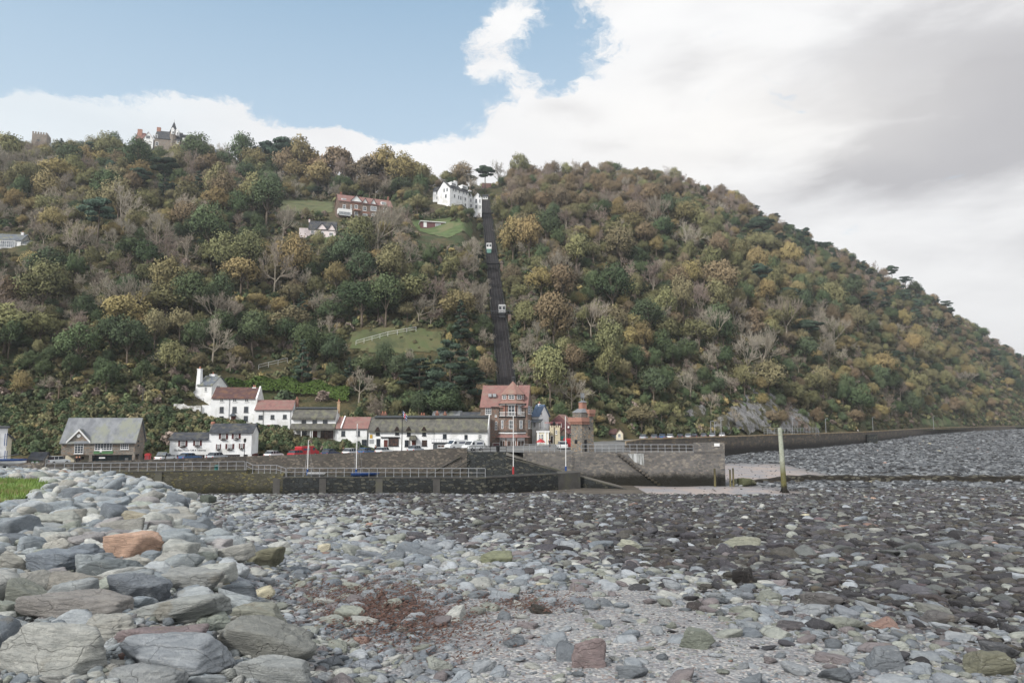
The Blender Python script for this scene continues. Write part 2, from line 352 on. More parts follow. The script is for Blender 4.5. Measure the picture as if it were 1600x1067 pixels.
PROT = {s: [rock(100 + i, s, p=(9, 14, 24, 12)[i % 4]) for i in range(n)] for s, n in ((1, 16), (2, 24), (3, 28))}
def fcol(t, v): n = t.node('ShaderNodeTexNoise'); t.put(n.inputs['Vector'], v); n.inputs['Scale'].default_value = 1.5; n.inputs['Detail'].default_value = 4; return n.outputs['Color']
def stone_mat(t, b):
    at = lambda n, o: (lambda q: (setattr(q, 'attribute_name', n), q.outputs[o])[1])(t.node('ShaderNodeAttribute'))
    loc = at('loc', 'Vector'); base = at('Col', 'Color')
    warp = t.vmath('ADD', loc, t.vmath('SCALE', t.node('ShaderNodeTexNoise').outputs['Color'], scale=0))
    st = t.noise(t.vmath('MULTIPLY', loc, (3.0, 4.0, 22)), 1.6, 6, .65, .8)
    bl = t.noise(loc, 3.2, 5, .6); fi = t.noise(loc, 34, 4, .75)
    col = t.mix(t.step(st, .38, .6, 0, .75), base, t.vmath('MULTIPLY', base, (.66, .68, .70)))
    col = t.mix(t.step(bl, .5, .68, 0, .55), col, t.vmath('MULTIPLY', base, (1.2, 1.2, 1.17)))
    col = t.mix(t.step(fi, .5, .75, 0, .4), col, t.vmath('MULTIPLY', base, (.62, .62, .62)))
    col = t.mix(t.step(t.noise(loc, 1.3, 4, .6), .62, .7, 0, .4), col, srgb(128, 118, 98))
    vein = t.math('ABSOLUTE', t.math('SUBTRACT', t.noise(loc, 1.9, 3, .5, 1.2), .5)); col = t.mix(t.step(vein, .0, .006, .25, 0), col, srgb(205, 205, 200))
    ck = t.node('ShaderNodeTexVoronoi', feature='DISTANCE_TO_EDGE'); t.put(ck.inputs['Vector'], t.vmath('ADD', t.vmath('MULTIPLY', loc, (.8, 1.0, 2.6)), t.vmath('SCALE', t.vmath('SUBTRACT', fcol(t, loc), (.5, .5, .5)), scale=.9))); ck.inputs['Scale'].default_value = 1.1
    crack = t.step(ck.outputs[0], .0, .014, 1, 0); col = t.mix(t.math('MULTIPLY', crack, .28), col, t.vmath('MULTIPLY', base, (.3, .3, .3)))
    col = t.mix(t.step(t.noise(loc, 11, 5, .8), .6, .68, 0, .5), col, t.vmath('MULTIPLY', base, (1.35, 1.35, 1.3)))
    t.put(b.inputs['Base Color'], col); b.inputs['Roughness'].default_value = .7; b.inputs['Specular IOR Level'].default_value = .4
    bn = t.node('ShaderNodeBump'); bn.inputs['Strength'].default_value = 1; bn.inputs['Distance'].default_value = .022
    t.put(bn.inputs['Height'], t.math('SUBTRACT', t.math('ADD', t.math('MULTIPLY', st, 1.3), t.math('MULTIPLY', fi, .9)), t.math('MULTIPLY', crack, .5))); t.l.new(bn.outputs[0], b.inputs['Normal'])
M_stone = attrmat('sea_worn_stone', stone_mat)
PALE = [srgb(164, 170, 173), srgb(152, 159, 163), srgb(174, 177, 173), srgb(142, 151, 158), srgb(160, 160, 155), srgb(132, 140, 147), srgb(170, 169, 162), srgb(150, 148, 149), srgb(184, 186, 183), srgb(120, 128, 136), srgb(150, 156, 148), srgb(166, 172, 176), srgb(158, 166, 170)]
MIDC = [srgb(146, 153, 160), srgb(164, 170, 176), srgb(126, 134, 142), srgb(138, 142, 134), srgb(156, 160, 154), srgb(112, 118, 124), srgb(126, 120, 122), srgb(176, 178, 174), srgb(148, 153, 158), srgb(136, 142, 150)]
DARK = [srgb(64, 64, 68), srgb(74, 74, 80), srgb(54, 53, 56), srgb(82, 79, 82), srgb(68, 62, 62), srgb(88, 88, 94), srgb(46, 45, 48), srgb(98, 102, 102), srgb(78, 76, 72), srgb(122, 124, 120), srgb(60, 58, 54), srgb(70, 68, 74)]
FARC = [srgb(74, 78, 84), srgb(90, 94, 99), srgb(62, 65, 70), srgb(108, 112, 116), srgb(134, 138, 142), srgb(52, 53, 56)]
RARE = [srgb(150, 124, 114), srgb(168, 142, 126), srgb(190, 184, 160), srgb(98, 84, 88), srgb(130, 108, 100)]
ST = []   # x, y, z, rx, ry, rz(half sizes), yaw, tiltx, tilty, proto, col
occ = {}
def free(x, y, r, k=0.78):
    c = int(x // 1.0), int(y // 1.0)
    n = int(math.ceil(r + 1))
    for i in range(c[0] - n, c[0] + n + 1):
        for j in range(c[1] - n, c[1] + n + 1):
            for (u, v, q) in occ.get((i, j), ()):
                if (u - x) ** 2 + (v - y) ** 2 < (k * (q + r)) ** 2: return False
    return True
def take(x, y, r): occ.setdefault((int(x // 1.0), int(y // 1.0)), []).append((x, y, r))
HERO = [ # px0, px1, py top, py bottom, colour, flags, label
 (-20, 163, 978, 1078, srgb(182, 184, 180), 'huge pale grey boulder with white patches filling the bottom corner under the other boulders'),
 (182, 367, 1000, 1064, srgb(160, 166, 172), 'long pale blue-grey boulder with streaked top at the bottom edge of the photo'),
 (328, 495, 974, 1048, srgb(142, 144, 140), 'angular flat-faced grey boulder with a beige split face at the edge of the shingle'),
 (182, 351, 932, 985, srgb(164, 168, 166), 'long pale striped boulder lying behind the brownish purple slab'),
 (35, 186, 929, 978, srgb(152, 149, 146), 'knobbly brownish grey boulder with a hollow in its front'),
 (166, 255, 894, 954, srgb(124, 131, 139), 'dark slate boulder standing behind the knobbly brownish one'),
 (-6, 68, 906, 962, srgb(134, 138, 130), 'greenish grey layered boulder cut by the photo edge'),
 (60, 165, 895, 936, srgb(148, 146, 140), 'beige grey slab boulder below the slate blue one'),
 (164, 250, 831, 879, srgb(204, 172, 152), 'orange boulder sitting on top of the grey boulders'),
 (28, 122, 861, 908, srgb(134, 143, 153), 'slate blue boulder left of the dark pair under the orange one'),
 (92, 168, 849, 888, srgb(118, 126, 135), 'dark slate blue boulder touching the orange boulder'),
 (126, 220, 873, 910, srgb(120, 128, 131), 'dark green-grey slab right under the orange boulder'),
 (250, 355, 891, 935, srgb(160, 163, 162), 'rounded light grey boulder with a mauve facet at its right end'),
 (376, 444, 856, 895, srgb(128, 127, 108), 'olive brown layered boulder on the shingle side of the bank'),
 (39, 122, 799, 830, srgb(168, 171, 165), 'broad pale domed boulder below the grass'),
 (182, 240, 800, 828, srgb(162, 156, 138), 'beige green-tinged boulder behind the orange one'),
 (303, 361, 958, 997, srgb(158, 166, 158), 'small pale green oval boulder leaning against the striped one'),
 (345, 447, 944, 983, srgb(148, 150, 140), 'pale olive boulder with green stains behind the split angular one'),
 (108, 212, 965, 1010, srgb(176, 176, 170), 'pale cream and grey boulder with a pink patch'),
 (172, 312, 980, 1026, srgb(140, 128, 130), 'brownish purple streaked slab between two pale boulders'),
 (367, 492, 1028, 1085, srgb(164, 168, 168), 'pale grey streaked boulder at the bottom edge beside the shingle'),
 (-16, 40, 862, 906, srgb(160, 160, 154), 'pale boulder with an orange foot at the photo edge'),
 (156, 282, 1042, 1090, srgb(156, 160, 162), 'low grey boulder cut off by the bottom edge between two bigger ones'),
 (893, 950, 1003, 1052, srgb(146, 132, 132), 'upright pinkish purple stone alone on the fine shingle'),
 (1064, 1122, 983, 1020, srgb(132, 138, 128), 'greenish grey boulder with a flat slanting top on the shingle'),
 (1355, 1420, 1015, 1054, srgb(128, 134, 140), 'square-ended slate grey boulder near the bottom edge on the right'),
 (1508, 1590, 1019, 1062, srgb(122, 122, 106), 'big olive grey boulder in the bottom right of the beach'),
 (1144, 1188, 889, 920, srgb(44, 42, 42), 'black rough boulder in the dark cobbles'),
 (1253, 1318, 926, 952, srgb(106, 104, 104), 'long dark grey boulder with a flat top among dark cobbles'),
 (493, 516, 849, 867, srgb(206, 200, 178), 'small cream-coloured stone bright among grey cobbles'),
 (309, 338, 773, 789, srgb(84, 92, 84), 'dark green boulder alone on the pale shingle'),
 (1545, 1600, 1005, 1036, srgb(92, 94, 98), 'dark grey wedge boulder behind the big olive one'),
 (1434, 1502, 958, 978, srgb(108, 106, 106), 'rounded brown grey boulder right of the pale slab'),
 (260, 300, 820, 842, srgb(150, 154, 150), 'pale grey boulder with a broken corner near the top of the bank'),
 (746, 800, 862, 886, srgb(132, 136, 112), 'moss-stained grey stone with an olive face among the cobbles'),
 (965, 1008, 842, 862, srgb(168, 170, 156), 'pale yellowish stone bright at the edge of the dark cobbles'),
 (1132, 1190, 1008-170, 862, srgb(150, 152, 138), 'pale domed stone standing out of the dark cobbles'),
]
HOBJ = []
def stone_mesh(nm, v, f, size, rz, tx, ty, col, seed):
    Rm = np.array((Matrix.Rotation(rz, 3, 'Z') @ Matrix.Rotation(tx, 3, 'X') @ Matrix.Rotation(ty, 3, 'Y')))
    w = (v * np.array(size)) @ Rm.T
    loc = v * np.array(size) * 2.0 + np.array([seed * 3.7 % 50, seed * 1.3 % 40, 0])
    return npmesh(nm, w, f, M_stone, {'Col': ('FLOAT_COLOR', 'POINT', np.tile([*col, 1], (len(w), 1))), 'loc': ('FLOAT_VECTOR', 'POINT', loc)})
for i, (x0, x1, y0, y1, col, lab) in enumerate(HERO):
    g = on_ground((x0 + x1) / 2, y1 - (y1 - y0) * .22)
    if g is None: continue
    s = g.y * CP / F; hw = (x1 - x0) / 2 * s; hh = (y1 - y0) / 2 * s
    up = 'upright' in lab
    size = (hw, max(hw * .62, hh * .8), hh * 1.05 if not up else hh * 1.25)
    v, f = rock(900 + i, 5, p=18 if 'angular' in lab or 'wedge' in lab or 'square' in lab or up else 22, k=9 if 'angular' in lab else 10, rough=.04)
    nm = 'boulder' if hw > .2 else 'stone'
    o = link(bpy.data.objects.new(nm, stone_mesh(nm, v, f, size, rng.uniform(-.12, .12), 0, rng.uniform(-.12, .12), col, i)))
    if 'orange' in lab and 'foot' not in lab: size = (hw, hw * .7, hh * 1.35)
    cz = P((x0 + x1) / 2, (y0 + y1) / 2, g.y + size[1] * .3).z
    o.location = (g.x, g.y + size[1] * .3, cz); tag(o, lab, 'boulder' if nm == 'boulder' else 'stone'); take(g.x, g.y + size[1] * .3, hw * 1.1); take(g.x, g.y - size[1] * .6, hw * .7)
def zone_col(x, y, r):
    b = float(bankf(x, y)); d = float(darkf(x, y))
    if r < .005: return RARE[rng.integers(len(RARE))]
    if y > 116: return FARC[rng.integers(len(FARC))]
    if b > .5: return PALE[rng.integers(len(PALE))]
    return DARK[rng.integers(len(DARK))] if rng.random() < d * .9 else MIDC[rng.integers(len(MIDC))]
def scatter(n, D0, D1, rfun, k, a0=-1.0, a1=1.0, cond=None, powd=1.0):
    A = rng.uniform(a0, a1, n); Dq = D0 + (D1 - D0) * rng.random(n) ** powd; X = A * Dq
    keep = np.ones(n, bool)
    bf = bankf(X, Dq); gf = gravelf(X, Dq); sf = sandf(X, Dq); rr = rng.random((n, 8))
    for i in range(n):
        x, y = float(X[i]), float(Dq[i]); r = rfun(x, y, rr[i], bf[i], gf[i], sf[i])
        if r is None or inquay(x, y, r): continue
        if grass_in(x, y): continue
        if k and not free(x, y, r, k): continue
        if k: take(x, y, r)
        c = zone_col(x, y, rr[i, 7]); c = np.array(c) * (0.92 + .4 * rr[i, 3])
        ST.append((x, y, r, r * (.55 + .4 * rr[i, 4]), r * ((.36 + .3 * rr[i, 5]) if bf[i] > .5 else (.2 + .3 * rr[i, 5])), rr[i, 6] * 6.283, rr[i, 1] * .5 - .25, rr[i, 2] * .5 - .25, c, bf[i]))
def quay_y(x): return float(np.interp(x, [-200, -64, -44, -37, -4, 11, 12], [100, 100, 106, 104, 103.5, 114, 400]))
def inquay(x, y, r):
    if y > quay_y(x) - r * .4 and y < 190 and x < 13: return True
    if 10 < x < 38 and 115 < y < 260: return True
    a = x / y
    return y > 190 and y > float(np.interp(a, [-.1, .3, .4909, .709, .9], [192, 193, 258, 494, 800]))
GR = [P(-260, 800, 16), P(-2, 797, 17), P(40, 779, 22), P(68, 764, 29), P(78, 754, 36), P(60, 748, 42), P(-260, 746, 44)]
GR = [(p.x, p.y) for p in GR]
def grass_in(x, y, poly=GR):
    c = False; j = len(poly) - 1
    for i in range(len(poly)):
        (xi, yi), (xj, yj) = poly[i], poly[j]
        if (yi > y) != (yj > y) and x < (xj - xi) * (y - yi) / (yj - yi) + xi: c = not c
        j = i
    return c
big = lambda x, y, r, b, g, s: (None if (b < .5 or s > .3) else (.15 + .24 * r[0] ** 2) * (.8 + min(y, 22) / 45))
scatter(12000, 4.3, 30, big, .7, powd=1.3)
scatter(12000, 30, 108, lambda x, y, r, b, g, s: None if b < .5 else .26 + .36 * r[0] ** 2, .7, a1=0)
mid = lambda x, y, r, b, g, s: None if (s > .4 or b > .5) else ((.045 + .085 * r[0] ** 1.9) * (1 + min(y, 40) / 18) if (g < .5 or r[1] < .07) else None)
scatter(26000, 3.2, 14, mid, .70, powd=1.2)
mid2 = lambda x, y, r, b, g, s: None if (s > .3) else (.10 + .24 * r[0] ** 2.6)
scatter(80000, 13, 50, mid2, .66, powd=1.0)
scatter(50000, 48, 116, lambda x, y, r, b, g, s: None if s > .3 else (.18 + .3 * r[0] ** 2), .66, powd=.8)
sml = lambda lo, hi: (lambda x, y, r, b, g, s: None if s > .5 and r[1] > .03 else (lo + (hi - lo) * r[0] ** 2) * (1 - .6 * min(1, g * 1.5)))
scatter(22000, 3.0, 12, sml(.018, .07), 0, powd=1.2)
scatter(14000, 10, 30, sml(.06, .16), 0, powd=1.0)
scatter(9000, 30, 110, sml(.12, .25), 0, powd=.7)
scatter(26000, 116, 300, lambda x, y, r, b, g, s: None if s > .3 else (.3 + .5 * r[0] ** 2), 0, a0=.05, powd=1.0)
scatter(9000, 260, 640, lambda x, y, r, b, g, s: None if s > .3 else (.5 + .7 * r[0] ** 2), 0, a0=.35, powd=1.0)
def sandy(x, y, r, b, g, s): return .06 + .22 * r[0] ** 3 if (s > .3 and r[2] < .35 * (1.1 - s * .6)) else None
scatter(9000, 92, 172, sandy, 0, a0=.02, a1=.5)
def inview(s): px, py = proj(s[0], s[1], float(beach_z(s[0], s[1]))); return -20 < px < 1620 and py < 1080
order = sorted(range(len(ST)), key=lambda i: -ST[i][2] / ST[i][1]); indiv = []
for i in order:
    if len(indiv) >= 262: break
    if inview(ST[i]): indiv.append(i)
SX = np.array([s[0] for s in ST]); SY = np.array([s[1] for s in ST]); SZ = beach_z(SX, SY)
def tone(c):
    l = (c[0] + c[1] + c[2]) / 3
    if c[0] > c[2] * 1.35 and c[0] > .12: return 'rusty pinkish'
    if l > .36: return 'very pale'
    if l > .22: return 'light grey' if c[2] >= c[0] else 'light beige'
    if l > .11: return 'blue-grey' if c[2] >= c[0] else 'brown-grey'
    return 'dark charcoal'
for i in indiv:
    x, y, r, ry, rz_, yaw, tx, ty, c, b = ST[i]
    nm = 'boulder' if r > .2 else 'stone'
    v, f = rock(2000 + i, 4, p=(14, 22, 32, 44)[i % 4], k=6 + i % 6, rough=.04)
    if b > .5: yaw = (yaw % 1.6) - .8
    o = link(bpy.data.objects.new(nm, stone_mesh(nm, v, f, (r, ry, rz_), yaw, tx, ty, c, i)))
    o.location = (x, y, float(SZ[i]) + rz_ * (.55 if b > .5 else .35))
    px, py = proj(x, y, float(SZ[i]))
    sz = 'big' if r / y * F > 38 else ('middling' if r / y * F > 26 else 'small')
    where = ('in the heaped bank below the harbour houses' if b > .5 else ('among the cobbles beside the boulder bank' if px < 640 else ('on the fine shingle in the middle of the beach' if px < 1130 else 'among the cobbles toward the right edge')))
    lab = f"{sz} {tone(c)} {nm} {where}"
    tag(o, lab, nm, lab.replace(nm, nm + 's', 1))
rest = sorted(set(range(len(ST))) - set(indiv))
def merge(name, idx):
    VV, FF, CC, LL = [], [], [], []; off = 0
    byp = {}
    for i in idx:
        s = ST[i]; q = s[2] / s[1] * F; lod = 3 if q > 16 else (2 if q > 4.5 else 1)
        byp.setdefault((lod, i % len(PROT[lod])), []).append(i)
    for (lod, k), ii in byp.items():
        v, f = PROT[lod][k]; n = len(ii); q = [ST[i] for i in ii]
        cy, sy = np.cos([s[5] for s in q]), np.sin([s[5] for s in q]); tx = np.array([s[6] for s in q]); ty = np.array([s[7] for s in q])
        S = np.array([[s[2], s[3], s[4]] for s in q]); w = v[None] * S[:, None]
        loc = w * 2.0 + (np.array(ii) % 97)[:, None, None] * np.array([.7, .43, 0])
        x, y, z = w[..., 0], w[..., 1], w[..., 2]
        z2 = z + x * tx[:, None] + y * ty[:, None]
        X = x * cy[:, None] - y * sy[:, None] + SX[ii][:, None]; Y = x * sy[:, None] + y * cy[:, None] + SY[ii][:, None]
        sink = np.array([(.5 if s[9] > .5 else .3) for s in q])
        Z = z2 + (SZ[ii] + S[:, 2] * sink)[:, None]
        VV.append(np.stack([X, Y, Z], -1).reshape(-1, 3)); FF.append((f[None] + (np.arange(n) * len(v))[:, None, None] + off).reshape(-1, 3)); off += n * len(v)
        CC.append(np.repeat(np.array([[*s[8], 1] for s in q]), len(v), 0)); LL.append(loc.reshape(-1, 3))
    return link(bpy.data.objects.new(name, npmesh(name, np.concatenate(VV), np.concatenate(FF), M_stone, {'Col': ('FLOAT_COLOR', 'POINT', np.concatenate(CC)), 'loc': ('FLOAT_VECTOR', 'POINT', np.concatenate(LL))})))
tag(merge('cobbles', rest), 'countless cobbles and pebbles covering the beach', kind='stuff')
print('stones', len(ST), 'individual', len(indiv))
# seaweed litter: small curled brown scraps
def scraps(name, n, where, size, mat_, lab):
    V = []; k = 0
    pts = []
    for (px, py, sx, sy, w) in where:
        for _ in range(int(n * w)):
            g = on_ground(px + rng.normal() * sx, max(700, py + rng.normal() * sy)) if False else None
            pts.append((px + rng.normal() * sx, py + rng.normal() * sy))
    Vx = []
    for (px, py) in pts:
        a, e = ray(px, py)
        if e > -.05: continue
        D = 6.0
        for _ in range(6): D = float(beach_z(a * D, D)) / e
        if not 2 < D < 120: continue
        x, y = a * D, D; z = float(beach_z(x, y)) + rng.uniform(0, .075); t = rng.uniform(0, 6.28); s = size * rng.uniform(.5, 1.6); w = s * .35
        dx, dy = math.cos(t), math.sin(t); h = rng.uniform(.2, 1) * s * .6
        Vx += [(x - dx*s, y - dy*s, z), (x - dy*w, y + dx*w, z + h*.6), (x + dx*s, y + dy*s, z + h), (x + dy*w, y - dx*w, z + h*.2)]
    Fx = np.arange(len(Vx)).reshape(-1, 4)
    o = link(bpy.data.objects.new(name, npmesh(name, Vx, Fx, mat_, None, True, 4))); tag(o, lab, kind='stuff')
M_weed = mat('dried_seaweed', srgb(70, 54, 50), srgb(106, 80, 70), 30, rough=.8)
scraps('seaweed', 12000, [(600, 955, 55, 22, .55), (560, 925, 70, 14, .2), (690, 985, 60, 25, .12), (830, 945, 40, 8, .08), (700, 905, 120, 20, .05)], .022, M_weed, 'brown dried seaweed scattered over the shingle')
# grass patch on the bank
M_grass = mat('short_grass', srgb(92, 118, 58), srgb(116, 138, 72), 1.2, c3=srgb(130, 126, 88), s3=.5)
def grass_patch(name, poly, fn, lift, mat_, step):
    xs = [p[0] for p in poly]; ys = [p[1] for p in poly]; V, Fc = [], []; nx = int((max(xs) - min(xs)) / step) + 1; ny = int((max(ys) - min(ys)) / step) + 1
    X = min(xs) + np.arange(nx + 1) * step; Y = min(ys) + np.arange(ny + 1) * step; XX, YY = np.meshgrid(X, Y); Z = fn(XX, YY) + lift
    for j in range(ny):
        for i in range(nx):
            if grass_in(X[i] + step / 2, Y[j] + step / 2, poly):
                n = len(V); V += [(XX[j+b, i+a], YY[j+b, i+a], Z[j+b, i+a]) for a, b in ((0, 0), (1, 0), (1, 1), (0, 1))]; Fc.append((n, n+1, n+2, n+3))
    o = link(bpy.data.objects.new(name, npmesh(name, V, Fc, mat_, None, True, 4))); return tag(o, kind='structure')
grass_patch('lawn', GR, beach_z, .22, M_grass, .4)
def blades(name, poly, fn, n, h, mat_, lab):
    xs = [p[0] for p in poly]; ys = [p[1] for p in poly]; pts = []
    while len(pts) < n:
        x, y = rng.uniform(min(xs), max(xs)), rng.uniform(min(ys), max(ys))
        if grass_in(x, y, poly): pts.append((x, y))
        elif rng.random() < .02: pts.append((x, y)) if fn is None else None
        else: n -= 0.25
    pts = np.array(pts); z = fn(pts[:, 0], pts[:, 1]); V = []
    for (x, y), zz in zip(pts, z):
        t = rng.uniform(0, 6.28); q = h * rng.uniform(.4, 1.4); w = h * .16; l = q * .4
        V += [(x - math.cos(t)*w, y - math.sin(t)*w, zz + .15), (x + math.cos(t)*w, y + math.sin(t)*w, zz + .15), (x + rng.normal()*l, y + rng.normal()*l, zz + .2 + q)]
    o = link(bpy.data.objects.new(name, npmesh(name, V, np.arange(len(V)).reshape(-1, 3), mat_, None, False, 3))); tag(o, lab, kind='stuff')
blades('grass', GR, beach_z, 26000, .16, M_grass, 'short green grass growing on the bank')
# ---------------------------------------------------------------- building kit
M_white = mat('white_render', srgb(239, 241, 243), srgb(228, 231, 234), .8, c3=srgb(212, 214, 213), s3=.35, rough=.8, bump=.15)
M_cream = mat('cream_render', srgb(226, 220, 200), srgb(208, 200, 178), .9)
M_pink = mat('pink_render', srgb(234, 224, 224), srgb(222, 211, 212), .9)
M_slate = mat('slate_roof', srgb(112, 120, 130), srgb(84, 90, 100), 1.2, c3=srgb(126, 128, 112), s3=.5, stretch=(1.5, 1, 4), bump=.5)
M_slated = mat('dark_slate_roof', srgb(74, 78, 86), srgb(54, 57, 63), 1.5, c3=srgb(92, 92, 88), s3=.8, bump=.5)
M_slatelt = mat('pale_slate_roof', srgb(140, 144, 149), srgb(116, 120, 126), .7, c3=srgb(138, 142, 132), s3=.25, stretch=(1.5, .8, .8), bump=.4)
M_bslate = mat('blue_slate_roof', srgb(92, 112, 138), srgb(78, 96, 120), 1.2, bump=.4)
M_redtile = mat('red_tile_roof', srgb(142, 108, 103), srgb(124, 94, 91), 1.6, c3=srgb(136, 114, 107), s3=.8, bump=.5)
M_orgtile = mat('orange_tile_roof', srgb(150, 118, 109), srgb(134, 104, 97), 1.6, c3=srgb(146, 126, 115), s3=.8, bump=.5)
M_brntile = mat('brown_tile_roof', srgb(98, 74, 72), srgb(78, 60, 62), 1.6, c3=srgb(112, 84, 70), s3=.9, bump=.5)
M_thatch = mat('thatch', srgb(106, 105, 99), srgb(84, 84, 81), 1.0, c3=srgb(114, 114, 98), s3=.45, stretch=(1.6, 1, .8), bump=.9, bscale=6)
M_thatchd = mat('thatch_ridge', srgb(74, 78, 80), srgb(58, 62, 66), 2.0, stretch=(4, 1, 1), bump=.6)
M_brick = masonry('red_brick', srgb(156, 108, 94), srgb(138, 94, 84), srgb(150, 130, 116), .25, .09)
M_brickst = masonry('brown_stone', srgb(124, 110, 103), srgb(100, 90, 86), srgb(138, 128, 118), .4, .2, c3=srgb(140, 104, 88))
M_stonew = masonry('grey_stone', srgb(142, 136, 128), srgb(112, 108, 104), srgb(156, 150, 142), .45, .2, c3=srgb(150, 128, 110))
M_towst = masonry('tower_stone', srgb(126, 122, 116), srgb(98, 98, 98), srgb(150, 146, 138), .4, .2, c3=srgb(150, 128, 104))
M_orbrick = masonry('orange_brick', srgb(180, 134, 118), srgb(162, 118, 106), srgb(174, 142, 128), .25, .1)
M_maroon = mat('maroon_boards', srgb(116, 80, 82), srgb(100, 70, 74), 1.0)
M_wood = mat('weathered_wood', srgb(112, 98, 84), srgb(84, 74, 64), 2.0, stretch=(1, 1, .2))
M_dwood = mat('dark_wood', srgb(58, 44, 40), srgb(42, 34, 32), 3)
M_shut = mat('maroon_paint', srgb(96, 52, 52), srgb(82, 46, 46), 3)
M_bdoor = mat('brown_door', srgb(104, 58, 52), srgb(84, 48, 44), 3)
M_wpaint = mat('white_paint', srgb(232, 234, 234), srgb(222, 224, 226), 2, rough=.5)
M_black = mat('black_paint', srgb(36, 37, 40), srgb(28, 29, 32), 2, rough=.5)
M_grey = mat('grey_metal', srgb(170, 174, 178), srgb(148, 152, 158), 3, rough=.45, metal=.3)
M_dgrey = mat('dark_grey_metal', srgb(84, 88, 92), srgb(70, 74, 78), 3, rough=.5)
M_green = mat('green_paint', srgb(96, 136, 96), srgb(84, 120, 84), 2); M_teal = mat('teal_paint', srgb(58, 126, 122), srgb(50, 108, 106), 2)
M_blue = mat('blue_paint', srgb(44, 84, 150), srgb(36, 70, 130), 2, rough=.4); M_red = mat('red_paint', srgb(176, 62, 66), srgb(160, 54, 58), 2, rough=.45)
M_yel = mat('yellow_paint', srgb(196, 160, 64), srgb(176, 140, 52), 2)
M_pot = mat('terracotta', srgb(176, 124, 106), srgb(158, 110, 94), 4)
M_glass = mat('window_glass', srgb(44, 50, 58), srgb(62, 70, 80), .9, rough=.08, spec=.8)
M_glasslt = mat('curtained_glass', srgb(150, 156, 162), srgb(110, 116, 124), 1.5, rough=.15, spec=.7)
M_shop = mat('shop_interior_glass', srgb(62, 52, 50), srgb(96, 74, 64), 1.2, rough=.15, spec=.6)
M_shopb = mat('shop_blue_glass', srgb(66, 94, 108), srgb(104, 112, 112), .9, rough=.2, spec=.6)
class B:
    def __init__(s, name, label, cat, x, yb, D, yaw=0, crop=(0, 0, 1), group=None):
        s.c = crop
        if D < 0: g = on_ground(*s.px(x, yb), hill_z); D = (g.y if g else 400) + D
        s.A = P(*s.px(x, yb), D); s.yaw = R(yaw)
        s.xa = Vector((math.cos(s.yaw), math.sin(s.yaw), 0)); s.ya = Vector((-math.sin(s.yaw), math.cos(s.yaw), 0))
        s.e = thing(name, label, cat, s.A, s.yaw, group)
    def px(s, x, y): return s.c[0] + x / s.c[2], s.c[1] + y / s.c[2]
    def q(s, x, y, back=0.0):                  # point of the facade plane seen at this place of the photo
        a, e = ray(*s.px(x, y)); d = Vector((a, 1, e)); A = s.A + s.ya * back
        t = A.dot(s.ya) - 0; t = (A.x * s.ya.x + A.y * s.ya.y) / (d.x * s.ya.x + d.y * s.ya.y)
        p = d * t - s.A; return p.x * s.xa.x + p.y * s.xa.y, p.z
    def qs(s, x, y, lx):                       # point of the side plane at local x = lx
        a, e = ray(*s.px(x, y)); d = Vector((a, 1, e)); A = s.A + s.xa * lx
        t = (A.x * s.xa.x + A.y * s.xa.y) / (d.x * s.xa.x + d.y * s.xa.y)
        p = d * t - s.A; return p.x * s.ya.x + p.y * s.ya.y, p.z
    def block(s, x0, x1, ye, yr, depth, wall, roof, y0=0.0, zb=-2.5, over=.25, th=.18, ridge='x', name='wall', rname='roof', oy=.3, hipl=0, hipr=0, ez=None, rz=None):
        X0, X1 = s.q(x0, ye, y0)[0], s.q(x1, ye, y0)[0]; ze = s.q((x0 + x1) / 2, ye, y0)[1] if ez is None else ez
        m = MB(); r = MB()
        if ridge == 'x':
            zr = s.q((x0 + x1) / 2, yr, y0 + depth / 2)[1] if rz is None else rz; ym = y0 + depth / 2
            m.prism([(y0, zb), (y0 + depth, zb), (y0 + depth, ze), (ym, zr - .05), (y0, ze)], 'x', X0, X1)
            sl = (zr - ze) / (depth / 2); n = len(r.v)
            lo = ze - sl * oy
            for (xx, hip) in ((X0 - over, hipl), (X1 + over, -hipr)):
                r.v += [(xx, y0 - oy, lo), (xx, y0 - oy, lo + th), (xx + hip, ym, zr + th), (xx, y0 + depth + oy, lo + th), (xx, y0 + depth + oy, lo), (xx + hip, ym, zr)]
            a = n; b = n + 6
            for i in range(6): j = (i + 1) % 6; r.f.append((a + i, a + j, b + j, b + i))
            for k in (a, b): r.f += [(k, k+1, k+2, k+5), (k+5, k+2, k+3, k+4)]
        else:
            xm = (X0 + X1) / 2; zr = s.q((x0 + x1) / 2, yr, y0)[1] if rz is None else rz
            m.prism([(X0, zb), (X1, zb), (X1, ze), (xm, zr - .05), (X0, ze)], 'y', y0, y0 + depth)
            sl = (zr - ze) / ((X1 - X0) / 2); lo = ze - sl * over
            r.prism([(X0 - over, lo), (xm, zr), (X1 + over, lo), (X1 + over, lo + th), (xm, zr + th), (X0 - over, lo + th)], 'y', y0 - oy, y0 + depth + .1)
        w = m.obj(name, wall, s.e); ro = r.obj(rname, roof, s.e) if roof else None
        return X0, X1, ze, zr, w, ro
    def rect(s, x0, y0, x1, y1, face='F', off=0.0):
        if face == 'F':
            a = s.q(x0, (y0 + y1) / 2, off)[0]; b = s.q(x1, (y0 + y1) / 2, off)[0]; t = s.q((x0 + x1) / 2, y0, off)[1]; l = s.q((x0 + x1) / 2, y1, off)[1]
        else:
            a = s.qs(x0, (y0 + y1) / 2, off)[0]; b = s.qs(x1, (y0 + y1) / 2, off)[0]; t = s.qs((x0 + x1) / 2, y0, off)[1]; l = s.qs((x0 + x1) / 2, y1, off)[1]
        return min(a, b), max(a, b), l, t
